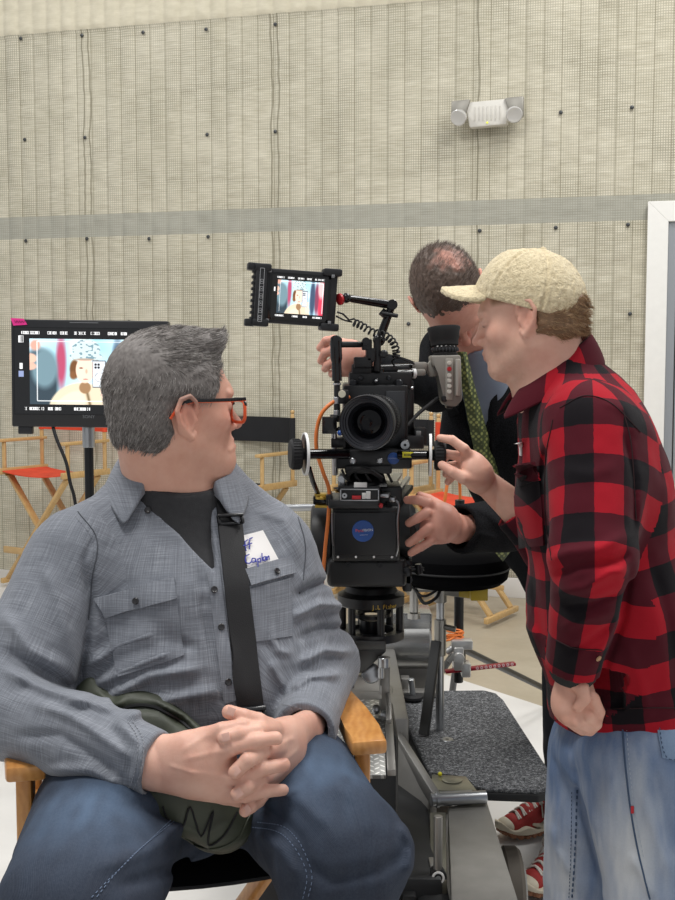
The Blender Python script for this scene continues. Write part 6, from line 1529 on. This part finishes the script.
# ------------------------------------------------------------------ what the lens sees, shown on both monitors
def picture(nx, ny, zoom=1., ox=0.):
    x = (np.arange(nx) + .5) / nx; y = (np.arange(ny) + .5) / ny; X, Y = np.meshgrid(x, y); A = np.zeros((ny, nx, 3))
    U = (X - .5) / zoom + .5 + ox; Vv = (Y - .5) / zoom + .5      # V grows downwards
    rs = np.random.RandomState(2)
    def n2(s, o=0): return vnoise(np.stack([U * s + o, Vv * s + o * .7, 0 * U + .5], -1), 1.)
    A[:] = np.array([.74, .89, .94]); A += n2(7)[..., None] * np.array([.22, .12, .12])
    def blend(m, c): 
        nonlocal A
        m = np.clip(m, 0, 1)[..., None]; A = A * (1 - m) + np.array(c) * m
    def e(cx, cy, rx, ry, soft=.12, rot=0.):
        dx, dy = U - cx, Vv - cy; c, s = math.cos(rot), math.sin(rot); r = np.sqrt(((dx * c + dy * s) / rx) ** 2 + ((-dx * s + dy * c) / ry) ** 2); return np.clip((1 - r) / soft, 0, 1)
    blend(e(.30, .35, .05, .5, .5), (.72, .30, .42)); blend(e(.97, .6, .16, .7, .3), (.88, .25, .35)); blend(e(.82, .5, .05, .5, .4), (.55, .25, .35)); blend(e(.90, .25, .07, .3, .4), (.95, .75, .75)); blend(e(.74, .5, .06, .6, .4), (.25, .32, .42)); blend(e(.45, .1, .12, .3, .5), (.9, .95, .95))
    blend(e(.12, .72, .17, .62, .2), (.20, .26, .30)); blend(e(.17, .45, .12, .35, .3), (.45, .56, .60)); blend(e(.06, .30, .06, .09, .3), (.95, .75, .66)); blend(e(.05, .42, .07, .07, .3), (.93, .72, .64)); blend(e(.10, .10, .05, .1, .4), (.85, .65, .58))
    # central figure: jacket, face, curls, bucket hat, phone
    blend(e(.46, 1.12, .27, .47, .06), (.90, .83, .72)); blend(e(.33, 1.14, .13, .38, .1, .3), (.94, .88, .78)); blend(np.exp(-((U - .50 - (Vv - .8) * .12) / .012) ** 2) * (Vv > .68), (.50, .42, .30)); blend(e(.485, .74, .05, .10, .2), (.62, .48, .34))
    blend(e(.405, .46, .045, .17, .3), (.45, .29, .16)); blend(e(.39, .55, .03, .08, .5), (.52, .34, .2)); blend(e(.58, .44, .04, .14, .3), (.46, .30, .18)); blend(e(.485, .47, .075, .21, .1), (1., .86, .78)); blend(e(.49, .61, .025, .011, .4), (.9, .5, .46)); blend(e(.455, .44, .020, .014, .4), (.45, .30, .24)); blend(e(.497, .49, .012, .05, .6), (.93, .70, .60))
    hat = e(.495, .15, .115, .15, .08); brim = e(.495, .26, .135, .065, .1); blend(np.maximum(hat, brim), (.80, .86, .86)); k = np.maximum(hat, brim) * (n2(46, 3) > .15); blend(k * .75, (.36, .50, .56)); blend(e(.485, .31, .09, .022, .4), (.70, .62, .56))
    ph = ((np.abs(U - .595) < .052) & (np.abs(Vv - .53) < .21)).astype(float); blend(ph, (.86, .88, .90)); ed = ph * ((np.abs(U - .595) > .046) | (np.abs(Vv - .53) > .197)); blend(ed, (.35, .38, .42)); rr = np.sqrt((U - .600) ** 2 + ((Vv - .58) * .55) ** 2); blend(((rr < .034) & (rr > .023)).astype(float), (.98, .98, .98)); blend(((rr < .038) & (rr >= .034)).astype(float), (.5, .52, .56))
    for cx, cy in ((.568, .385), (.592, .385), (.568, .43), (.592, .43)): blend(e(cx, cy, .011, .019, .2), (.12, .13, .16))
    for i in range(4): blend(e(.655, .62 + i * .045, .035, .022, .4), (1., .84, .76))
    blend(e(.65, .82, .05, .10, .3), (1., .85, .78))
    # thin frame lines of the viewfinder
    fr = ((np.abs(X - .06) < .004) | (np.abs(X - .985) < .004)) & (Y > .04) & (Y < .95) | ((np.abs(Y - .04) < .006) | (np.abs(Y - .95) < .006)) & (X > .06) & (X < .985); blend(fr * .8, (1, 1, 1))
    return np.clip(A, 0, 1)
def screen_mesh(name, nx, ny, P, img, m, p):
    """P(u, v) -> world point, v downwards"""
    u = np.linspace(0, 1, nx + 1); v_ = np.linspace(0, 1, ny + 1); vs = np.array([P(a, b) for b in v_ for a in u]); j, i = np.meshgrid(np.arange(ny), np.arange(nx), indexing='ij'); a = (j * (nx + 1) + i).ravel()
    me = np_mesh(name, vs, np.stack([a, a + nx + 1, a + nx + 2, a + 1], 1), False); at = me.color_attributes.new('Col', 'FLOAT_COLOR', 'CORNER'); c = img.reshape(-1, 3); c = np.where(c <= .04045, c / 12.92, ((c + .055) / 1.055) ** 2.4); c = np.concatenate([np.repeat(c, 4, 0), np.ones((len(c) * 4, 1))], 1); at.data.foreach_set('color', c.astype(np.float32).ravel())
    return link(name, me, m, p)
t = NT('screen_picture'); t.l(t.attr(), t.b.inputs['Emission Color']); t.set(Emission_Strength=1.45, Roughness=.2); t.b.inputs['Base Color'].default_value = (.01, .01, .01, 1); SCR = t.m
def osd(img, row0, row1, segs, seed):
    R = np.random.RandomState(seed)
    for a, b_ in segs:
        for x in range(int(a), int(b_)):
            if R.rand() < .8: img[row0:row1, x] = .93
            if R.rand() < .3: img[row0 + 1:row1 - 1, x] = .25
def big_monitor():
    Y = 4.05; c = W(90, 374, Y); hw, hh = 78 * Y / F, 53.5 * Y / F; X = nrm(V(1, .03, -.012)); Z = nrm(V(0, 0, 1) + X * .012); N = np.cross(Z, X)
    T = thing('monitor', c - Z * hh, 'large black broadcast monitor on a stand at the left', 'monitor')
    R = Matrix((X, N, Z)).transposed(); fr = mat('monitor_black', '#1a1b1e', .35, bump=.05)
    b = MB(); b.box(c + N * .03, (hw * 2, .06, hh * 2), R, .006); body = b.build('monitor_case', fr, T)
    b = MB(); b.box(c + N * .09, (hw * 1.5, .08, hh * 1.4), R, .02); b.build('rear_housing', fr, body)
    nx, ny = 300, 176; img = np.zeros((ny, nx, 3)) + np.array([.035, .04, .05]); pic = picture(256, 134, 1., .055); img[22:156, 30:286] = pic
    osd(img, 7, 13, [(14, 50), (66, 84), (90, 106), (118, 142), (152, 170), (186, 204), (212, 224), (240, 270), (276, 296)], 3); osd(img, 162, 168, [(18, 24), (28, 58), (66, 76), (80, 92), (118, 150), (190, 210)], 4)
    osd(img, 16, 30, [(8, 18)], 5); osd(img, 72, 84, [(8, 18)], 6); img[88:100, 8:18] = (.55, .6, .75)
    sw, sh = hw * .955, hh * .80; q = c - N * .0012 + Z * hh * .045
    g = MB(); g.box(q + N * .0005, (sw * 2.0 + .004, .001, sh * 2.0 + .004), R, 0); g.build('screen_border', mat('screen_black', '#07080a', .12), body)
    screen_mesh('screen', nx, ny, lambda u, v: q + X * (u * 2 - 1) * sw - Z * (v * 2 - 1) * sh - N * .0006, img, SCR, T)
    text_mesh('maker_lettering', 'SONY', .016, c - N * .001 - Z * hh * .80 + X * (-.005), X, Z, mat('lettering_dim', '#6b6d70', .4), body)
    b = MB(); b.box(c - N * .001 + Z * hh * .95 + X * -.02, (.10, .001, .003), R); b.build('badge_line', mat('lettering_dim'), body)
    b = MB(); b.ball(c - N * .002 - Z * hh * .90 + X * hw * .27, .0035, 8); b.build('power_light', mat('led_red', '#d02030', .3, emit='#ff2040', es=3), body)
    b = MB(); b.prism([c - N * .003 + X * -hw + Z * hh * 1.02, c - N * .003 + X * (-hw + .045) + Z * hh * 1.01, c - N * .003 + X * (-hw + .058) + Z * hh * .90, c - N * .003 + X * (-hw + .01) + Z * hh * .88], N * .002); tp = b.build('pink_tape', mat('tape_pink', '#e8308f', .6), T)
    b = MB()
    for i in range(4): b.tube([c - N * .0045 + X * (-hw + .014 + i * .009) + Z * hh * .975, c - N * .0045 + X * (-hw + .019 + i * .009) + Z * hh * .93, c - N * .0045 + X * (-hw + .022 + i * .009) + Z * hh * .97], .0008, 4)
    b.build('tape_scribble', BK, tp)
    b = MB(); b.box(c - Z * (hh + .012) + X * (-hw + .045) + N * .02, (.05, .03, .028), R, .004); b.build('tally_box', fr, T)
    S = thing('monitor_stand', V(c[0], c[1] + .07, 0), 'black and silver stand holding the large monitor, mostly hidden behind the seated person', 'stand'); s0 = V(W(88.5, 430, 4.12)[0], 4.12, 0); zt = c[2] - hh
    b = MB(); b.cyl(s0 + V(0, 0, zt - .075), s0 + V(0, 0, zt - .002), .022); b.build('stand_collar', SV, S)
    b = MB(); b.cyl(s0 + V(0, 0, .05), s0 + V(0, 0, zt - .07), .0165); b.cyl(s0 + V(0, 0, .30), s0 + V(0, 0, .40), .024); b.build('pole', mat('stand_black', '#17181a', .4, .3), S)
    for a in (30, 150, 270):
        d = V(math.cos(math.radians(a)), math.sin(math.radians(a)), 0); b = MB(); b.cyl(s0 + V(0, 0, .36) + d * .02, s0 + d * .42 + V(0, 0, .018), .012); b.ball(s0 + d * .42 + V(0, 0, .02), .02, 8); b.build('leg', mat('stand_black'), S)
    k = bpy.data.objects; cb = MB(); cb.tube(curve_pts([W(53, 427, 4.06), W(57, 440, 4.04), W(66, 462, 4.03), W(70, 482, 4.03), W(76, 510, 4.05), W(82, 600, 4.1), s0 + V(-.1, -.1, .012)], 6), .006, 8); o = cb.build('monitor_cable', RB); tag(o, 'thin black cable hanging from the large monitor', 'cable')
big_monitor()
def small_monitor():
    Y = 2.44; c = W(296.5, 297.5, Y); X = nrm(V(.975, .17, -.060)); N = nrm(np.cross(X, V(0, -.02, 1))); Z = np.cross(N, X) ; Z = Z if Z[2] > 0 else -Z
    N = np.cross(X, Z); N = N if N[1] > 0 else -N
    hw, hh = .0855, .0615; R = Matrix((X, N, Z)).transposed(); fr = mat('field_monitor_black', '#1b1c1f', .45, bump=.1)
    T = thing('field_monitor', c - Z * hh, 'small black on-camera monitor held on an arm above the film camera', 'monitor')
    P = lambda u, v, d=0: c + X * u + Z * v - N * d
    b = MB(); b.box(c + N * .012, (hw * 2, .028, hh * 1.86), R, .004); b.box(P(-hw - .002, 0) + N * .014, (.008, .024, hh * 1.8), R, .001); body = b.build('monitor_case', fr, T)
    for sx in (-1, 1):
        for sz in (-1, 1):
            b = MB(); b.box(P(sx * (hw - .012), sz * (hh - .004)) + N * .010, (.040 if sx > 0 else .034, .040, .016), R, .004)
            if sx < 0: b.box(P(-hw - .009, sz * (hh - .003)) + N * .016, (.022, .030, .016), R, .003)
            b.build('corner_bumper', fr, T)
    b = MB(); b.box(P(-hw + .009, 0, .004), (.024, .010, hh * 1.9), R, .003); b.build('button_panel', fr, body)
    b = MB()
    for i in range(9): b.box(P(-hw - .0045, -hh * .8 + i * hh * .2) + N * .014, (.010, .026, .006), R, .0008)
    b.build('cooling_fins', fr, body)
    gl = mat('monitor_marking', '#b9bbbd', .4)
    fr_ = MB(); w_, h_ = .0085, hh * .90; u0 = -hw + .0095
    for (a, z_, ww, hh_) in ((u0, h_, w_, .0008), (u0, -h_, w_, .0008), (u0 - w_ / 2, 0, .0008, h_ * 2), (u0 + w_ / 2, 0, .0008, h_ * 2)): fr_.box(P(a, z_, .0098), (ww, .001, hh_), R)
    fr_.build('button_outline', gl, body)
    for i in range(6):
        zc = -h_ + .008 + i * .0150; b = MB()
        for (a, z_, ww, hh_) in ((0, .0045, .006, .0007), (0, -.0045, .006, .0007), (-.003, 0, .0007, .009), (.003, 0, .0007, .009), (0, 0, .002, .002)): b.box(P(u0 + a, zc + z_, .0098), (ww, .001, hh_), R)
        b.build('menu_button', gl, body)
    b = MB(); b.box(P(hw - .018, -.003, .0025), (.005, .001, .030), R); b.build('side_marking', mat('lettering_dim'), body)
    b = MB(); b.box(P(hw - .018, -.026, .0025), (.004, .001, .007), R); b.build('side_marking', gl, body)
    for u, v in ((-hw + .026, hh * .84), (hw - .012, hh * .80), (hw - .014, -hh * .78), (-hw + .026, -hh * .84)):
        b = MB(); b.box(P(u, v, .0035 if abs(u) < .07 else .0112), (.007, .003, .007), R, .001); b.build('corner_screw', mat('screw_grey', '#8f9193', .4, .6), body)
    nx, ny = 160, 104; img = np.zeros((ny, nx, 3)) + .02; pic = picture(132, 80, 1.15, .01); img[12:92, 16:148] = pic
    osd(img, 4, 8, [(14, 34), (44, 62), (72, 90), (98, 112), (120, 150)], 3); osd(img, 96, 100, [(10, 40), (60, 78), (92, 104), (120, 146)], 4); osd(img, 30, 40, [(4, 10)], 6)
    sw, sh = .0595, .0450; u_c = .006
    b = MB(); b.box(P(u_c, 0, .0025), (sw * 2 + .012, .002, sh * 2 + .01), R, .0006); b.build('screen_border', mat('screen_black'), body)
    screen_mesh('screen', nx, ny, lambda u, v: P(u_c + (u * 2 - 1) * sw, -(v * 2 - 1) * sh, .0042), img, SCR, T)
small_monitor()
# ------------------------------------------------------------------ the wheeled dolly, its seat and things around it
def onz(px, py, z):
    d = W(px, py, 1.) - CAM; return CAM + d * ((z - H) / d[2])
def dolly():
    DM = mat('dolly_metal', '#8e8c88', .42, .75, var=.10, vscale=9, bump=.06); DD = mat('dolly_dark', '#2a2b2c', .5, .3, var=.15); DP = mat('dolly_paint', '#7f7d78', .5, .25, var=.10, vscale=14, bump=.08)
    T = thing('camera_dolly', (.15, 3.0, 0), 'grey metal camera dolly with carpeted platform between the two near persons', 'dolly')
    # central chassis
    b = MB(); b.box((.02, 3.15, .26), (.44, 1.3, .26), None, .02); b.box((.03, 2.72, .52), (.22, .30, .36), None, .02); b.build('chassis', DD, T)
    b = MB(); b.cyl(V(.03, 2.78, .60), V(.03, 2.78, .80), .05, 32); b.build('column', DM, T)
    # head of the lift arm: plate, gusset and knobs
    b = MB(); b.px(352, 641, 386, 650, 2.50, 2.70, .003); b.prism([W(352, 648, 2.52), W(386, 646, 2.52), W(386, 652, 2.52), (W(364, 672, 2.52)), W(352, 676, 2.52)], (0, .03, 0), .003); b.px(340, 646, 356, 690, 2.56, 2.66, .004); b.build('arm_head', mat('gusset_grey', '#4b4b4a', .4, .7), T)
    b = MB(); b.cyl(W(384, 657, 2.50), W(384, 667, 2.50), .0135); b.cyl(W(381, 667, 2.5), W(381, 678, 2.5), .007); b.lathe(W(371, 673, 2.53), (0, -1, .5), [(-.01, 0), (-.01, .022), (.004, .022), (.006, .018), (.006, 0)], 24); b.build('lock_knob', SV, T)
    b = MB(); b.px(345, 676, 380, 692, 2.56, 2.60, .003); b.px(352, 685, 383, 700, 2.60, 2.64, .003); b.build('front_plate', mat('plate_pale', '#b5b3ae', .35, .7), T)
    # diamond tread plate sloping towards us
    g = NT('tread_plate'); uv = g.coord(); s = g.sep(uv); k = 42.
    def dia(sgn, off):
        a = g.math('FRACT', g.math('ADD', g.math('MULTIPLY', s[0], k), off)); c_ = g.math('FRACT', g.math('ADD', g.math('MULTIPLY', g.math('ADD', s[1], g.math('MULTIPLY', s[2], 1.0)), k), off))
        a = g.math('SUBTRACT', a, .5); c_ = g.math('SUBTRACT', c_, .5); u = g.math('ADD', g.math('MULTIPLY', a, sgn), c_); w = g.math('SUBTRACT', g.math('MULTIPLY', a, sgn), c_)
        return g.math('LESS_THAN', g.math('ADD', g.math('POWER', g.math('DIVIDE', u, .42), 2.0), g.math('POWER', g.math('DIVIDE', w, .13), 2.0)), 1.0)
    m = g.math('MAXIMUM', dia(1., 0.), dia(-1., .5)); g.l(g.mix(m, lin('#8f8f8c'), lin('#d8d8d4')), g.b.inputs['Base Color']); g.set(Roughness=.35, Metallic=.6); g.bump(m, 1., .003)
    a0, a1, a2, a3 = W(345, 698, 2.72), W(384, 698, 2.72), W(386, 775, 2.34), W(322, 775, 2.34)
    b = MB(); b.prism([a0, a1, a2, a3], (0, .01, -.012), .001); b.build('tread_plate', g.m, T)
    b = MB(); b.bar(a1 + V(.008, 0, .004), a2 + V(.012, 0, .004), .018, .014, .002); b.px(380, 664, 390, 712, 2.60, 2.66, .004); b.bar(W(388, 690, 2.62), W(389, 722, 2.5), .012, .012); b.build('side_rail', DM, T)
    b = MB()
    for x, y, Y in ((376, 710, 2.63), (384, 716, 2.58), (347, 740, 2.5), (352, 752, 2.45)): b.lathe(W(x, y, Y) + V(0, -.012, .006), (0, -.7, .7), [(-.01, 0), (-.01, .009), (.006, .009), (.008, .006), (.008, 0)], 16)
    b.build('bolt', SV, T)
    # big cylinder housing of the arm
    b = MB(); cy = W(410, 642, 4.02); b.lathe(V(.12, 4.02, cy[2]), (1, 0, 0), [(0, 0), (0, .085), (.008, .095), (.20, .095), (.208, .085), (.208, 0)], 56); b.px(386, 613, 432, 642, 3.95, 4.1, .008); b.build('arm_housing', mat('housing_silver', '#a5a5a3', .25, .85), T)
    b = MB(); b.px(380, 655, 436, 700, 3.98, 4.15, .01); b.box((.15, 3.6, .50), (.10, .9, .10), None, .01); b.build('arm_base', DM, T)
    # carpeted platform
    z = .42; pts = [(394, 694), (400, 691), (484, 690), (496, 693), (503, 700), (547, 768), (549, 780), (545, 788), (538, 790), (484, 788), (473, 785), (466, 776), (430, 773), (412, 735)]
    pl = [onz(x, y, z) for x, y in pts]
    cpt = NT('platform_carpet'); co = cpt.coord(); n = cpt.noise(co, 130, 5, .85); cpt.l(cpt.ramp(n, [(.38, lin('#2f3032')), (.52, lin('#5d5e60')), (.64, lin('#a5a6a8'))]), cpt.b.inputs['Base Color']); cpt.set(Roughness=1., Specular_IOR_Level=.1); cpt.bump(n, .6, .003)
    b = MB(); b.prism(pl, (0, 0, -.012), .004); P = b.build('platform', cpt.m, T)
    b = MB(); cen = sum(pl) / len(pl); b.prism([q + nrm(q - cen) * .004 + V(0, 0, -.012) for q in pl], (0, 0, -.022), .004); b.build('rubber_edge', RB, P)
    h = onz(447, 740, z + .001); b = MB(); b.lathe(h, (0, 0, 1), [(0, .006), (.0, .020), (.003, .018), (.003, .006)], 28, True); b.build('slot_ring', SV, P)
    b = MB(); b.lathe(h, (0, 0, 1), [(0, 0), (0, .009), (.002, .008), (.002, 0)], 18); b.build('slot_bolt', BK, P)
    # fitting with pin at the back-left corner of the platform
    q = onz(415, 698, z); b = MB(); b.box(q + V(.02, .02, .012), (.12, .05, .018), None, .003); b.box(q + V(-.03, .06, .03), (.03, .05, .05), None, .003); pb = b.build('pin_block', DM, T)
    b = MB(); b.lathe(q + V(-.01, -.03, .008), (0, 0, 1), [(0, 0), (0, .034), (.008, .034), (.012, .026), (.012, 0)], 30); b.build('rubber_washer', RB, pb); b = MB(); b.cyl(q + V(-.01, -.03, .015), q + V(-.016, -.035, .075), .011); b.build('pin', SV, pb)
    # hinge and the long front beam
    zb = .40; A = onz(448, 806, zb); B = onz(487, 801, zb); C = onz(522, 912, zb); D = onz(452, 912, zb)
    b = MB(); b.prism([A, B, C, D], (0, 0, -.07), .004); bm_ = b.build('front_beam', DP, T)
    h0 = onz(432, 774, z + .002); h1 = onz(466, 776, z + .002); h2 = onz(477, 790, z); h3 = onz(430, 790, z)
    b = MB(); b.prism([h0, h1, h2, h3], (0, 0, -.03), .003); b.lathe(onz(452, 780, z + .002), (0, 0, 1), [(0, 0), (0, .028), (.002, .028), (.003, .026), (.003, 0)], 32); hg = b.build('hinge_plate', mat('plate_olive', '#8d8b7c', .35, .7), T)
    b = MB(); b.ball(onz(440, 774, z + .006), .006, 8); b.build('level_bubble', YL, hg)
    b = MB(); c0 = onz(431, 800, zb + .02); c1 = onz(486, 797, zb + .02); b.cyl(c0, c1, .017); b.cyl(c0 * .92 + c1 * .08, c0 * .86 + c1 * .14, .021); b.cyl(onz(430, 795, z) , onz(472, 793, z), .008); b.build('hinge_barrel', SV, hg)
    # dark side of the chassis with strut, caster and slanting rail
    b = MB(); b.prism([onz(430, 812, zb), onz(446, 812, zb), onz(447, 880, zb - .02), onz(430, 880, zb - .02)], (0, 0, -.035), .003); b.build('strut', mat('strut_olive', '#6d6b5f', .5, .3), T)
    b = MB(); b.box((.215, 2.62, .22), (.08, .9, .26), None, .02); b.build('side_box', DD, T)
    b = MB(); r0 = W(389, 690, 3.45); r1 = W(391, 728, 3.2); r2 = W(436, 800, 2.9); b.bar(r0, r1, .02, .035, .003); b.bar(r1, r2, .022, .04, .003); b.build('slanting_rail', DM, T)
    b = MB(); b.prism([W(394, 760, 3.12), W(398, 742, 3.12), W(430, 796, 2.92), W(430, 850, 2.92), W(412, 880, 2.9), W(396, 840, 3.0)], (.02, .02, 0), .003); b.build('side_panel', DP, T)
    q = W(438, 877, 2.52); b = MB(); b.lathe(q, (0, -1, .1), [(-.03, 0), (-.03, .018), (.004, .020), (.006, .017), (.006, 0)], 32); cw = b.build('guide_wheel', RB, T)
    b = MB(); b.lathe(q, (0, -1, .1), [(.005, .009), (.008, .010), (.008, .014), (.005, .015)], 32, True); b.build('wheel_ring', WT, cw); b = MB(); b.lathe(q, (0, -1, .1), [(.004, 0), (.010, .006), (.010, 0)], 18); b.build('wheel_bolt', SV, cw)
    b = MB(); b.cyl(q + V(0, .005, -.10), q + V(0, .005, .14), .010); b.px(430, 866, 436, 880, 2.55, 2.6, .003); b.cyl(W(438, 893, 2.54), W(438, 897, 2.54), .014); b.build('guide_bracket', DM, T)
    # road wheels
    for x, y in ((.47, 3.02), (-.14, 2.66), (.36, 3.85), (-.14, 3.75), (.26, 2.5)):
        r_ = .115 if x > .4 else .10; b = MB(); b.lathe((x - .03, y, r_), (1, 0, 0), [(0, 0), (0, r_ * .72), (.004, r_ * .75), (.004, r_ * .92), (.014, r_), (.046, r_), (.056, r_ * .92), (.056, r_ * .75), (.06, r_ * .72), (.06, 0)], 48); w_ = b.build('road_wheel', mat('tyre', '#5c554c', .7), T)
        for sx in (-.034, .034): b = MB(); b.lathe((x + sx * .95, y, r_), (math.copysign(1, sx), 0, 0), [(-.004, 0), (-.004, r_ * .70), (.003, r_ * .66), (.001, r_ * .2), (.004, r_ * .18), (.004, 0)], 36); b.build('wheel_disc', mat('wheel_grey', '#9a9994', .4, .5), w_)
        b = MB(); b.bar((x - (.10 if x > .1 else -.06), y, r_), (x - (.10 if x > .1 else -.06), y, .36), .03, .05, .003); b.cyl((x - (.12 if x > .1 else -.09), y, r_), (x, y, r_), .012); b.build('wheel_fork', DD, T)
    b = MB(); b.box((.30, 3.50, .385), (.16, .8, .03), None, .005); b.build('platform_bracket', DD, T)
    # seat for the operator
    S = thing('padded_stool', W(452, 585, 3.45), 'round black padded seat on a steel post over the carpeted platform', 'stool')
    zt = W(455, 583, 3.45)[2]; c = V(W(452, 560, 3.45)[0], 3.45, zt); b = MB(); b.lathe(c, (0, 0, 1), [(0, 0), (0, .11), (.004, .15), (.02, .168), (.06, .175), (.085, .168), (.10, .145), (.108, .10), (.110, 0)], 64); b.build('seat_cushion', mat('seat_vinyl', '#060608', .95, bump=.1, spec=.08), S)
    b = MB(); b.lathe(c + V(0, 0, .052), (0, 0, 1), [(-.004, .173), (0, .178), (.004, .173)], 64); b.build('seat_piping', RB, S)
    px_ = W(440.5, 600, 3.45)[0]; zz = lambda y: W(440, y, 3.45)[2]; P0 = lambda y: V(px_, 3.45, zz(y))
    b = MB(); b.cyl(P0(602), P0(583), .020); b.cyl(P0(655), P0(619), .0185); b.build('post_sleeve', mat('sleeve_grey', '#97958f', .35, .8), S); b = MB(); b.cyl(V(px_, 3.45, .405), P0(595), .0125); b.build('seat_post', SV, S)
    b = MB(); b.bar(P0(588) + V(0, 0, 0), P0(592) + V(.11, -.02, 0), .03, .035, .003); b.build('seat_arm', mat('sleeve_grey'), S); b = MB(); b.cyl(P0(626) + V(.012, -.01, 0), P0(628) + V(.045, -.02, 0), .009); b.build('clamp_screw', mat('sleeve_grey'), S)
    b = MB(); b.px(471, 588, 488, 601, 3.33, 3.42, .003); b.bar(W(462, 592, 3.42), W(474, 594, 3.38), .03, .025); b.build('yellow_stop', mat('stop_yellow', '#b59a22', .5, var=.1), S)
    b = MB(); b.cyl(W(414, 588, 3.4), W(414, 612, 3.4), .013); b.lathe(W(414, 613, 3.4), (0, 0, -1), [(0, .013), (0, .019), (.016, .019), (.018, .012), (.018, 0)], 20); b.cyl(W(414, 588, 3.4), W(440, 588, 3.44), .012); b.build('spare_bracket', mat('plate_pale'), S)
    b = MB(); b.bar(P0(640) + V(-.012, -.01, 0), V(W(424, 688, 3.38)[0], 3.38, .425), .032, .014, .003); b.build('seat_brace', mat('gusset_grey'), S)
    tubept([W(416, 590, 3.36), W(424, 603, 3.34), W(436, 598, 3.34), W(441, 588, 3.36)], .005, 'seat_cable', RB, S); tubept([W(412, 586, 3.36), W(422, 596, 3.34), W(434, 592, 3.34), W(440, 584, 3.36)], .004, 'seat_cable', RB, S)
    # tripod stand behind
    Y = 4.1; G = thing('light_stand', V(W(459, 700, Y)[0], Y, 0), 'black tripod stand behind the padded seat, silver clamp and orange cord on it', 'stand'); x0 = W(459, 600, Y)[0]; K = mat('stand_black'); zc = W(459, 655, Y)[2]
    b = MB(); b.cyl((x0, Y, W(459, 682, Y)[2]), (x0, Y, 1.05), .0175); b.build('pole', K, G)
    for (xx, yy, Yx) in ((562, 697, 4.25), (404, 725, 4.35), (455, 745, 4.75)):
        e_ = onz(xx, yy, .02) if xx != 455 else V(x0 + .02, Y + .6, .02); b = MB(); b.cyl((x0, Y, zc + .03), e_, .013); b.ball(V(*e_), .018, 8); b.build('leg', K, G)
    b = MB(); b.cyl((x0, Y, zc - .02), (x0, Y, zc + .05), .026); b.build('leg_collar', K, G)
    L = thing('grip_clamp', W(460, 655, 4.02), 'silver grip clamp with a red perforated arm on the black tripod stand', 'clamp')
    b = MB(); b.px(452, 641, 473, 650, 3.98, 4.03, .005); b.px(454, 648, 464, 671, 3.97, 4.04, .006); b.px(462, 664, 471, 678, 3.97, 4.03, .005); b.cyl(W(446, 652, 4.0), W(457, 645, 4.0), .012); b.lathe(W(459, 658, 3.965), (0, -1, 0), [(0, 0), (0, .02), (.012, .018), (.014, .01), (.014, 0)], 20); b.bar(W(449, 662, 4.0), W(458, 650, 3.99), .012, .016); b.build('clamp_body', mat('clamp_silver', '#c2c2c0', .3, .7), L)
    b = MB(); b.bar(W(445, 671.5, 3.99), W(515, 663.5, 4.02), .010, .030, .002, up=(0, 1, 0)); rb = b.build('red_arm', mat('anodised_red', '#8e1f2e', .35, .5), L)
    for i in range(9):
        f_ = .46 + i * .062; q = W(445 + 70 * f_, 671.5 - 8 * f_, 3.985); b = MB(); b.lathe(q + V(0, -.004, 0), (0, -1, 0), [(0, .002), (0, .0055), (.0015, .0055), (.0015, .002)], 14, True); b.build('arm_hole', mat('hole_rim', '#d8b9bb', .4, .4), rb)
    b = MB(); pts = []
    for i in range(60):
        a = i * .42; pts.append(W(455, 638, 4.04) + V(.030 * math.cos(a), .030 * math.sin(a) - .0, .006 * math.sin(a * .37) + .0006 * i - .01))
    b.tube(pts + [W(450, 640, 4.0), W(444, 641, 4.0)], .0035, 6); o = b.build('power_cable', ORG); tag(o, 'thin orange cord coiled round the black tripod stand', 'cord')
    # orange cord end and tape near the focus knob
    b = MB(); b.tube(curve_pts([W(444, 505, 4.05), W(446, 492, 4.05), W(449, 478, 4.06), W(456, 474, 4.09), W(460, 490, 4.125), W(459, 560, 4.127), W(459, 640, 4.127)], 8), .006, 8); o = b.build('power_cable', ORG); tag(o, 'orange cable hanging beside the plaid sleeve hand, behind the camera', 'cable')
dolly()
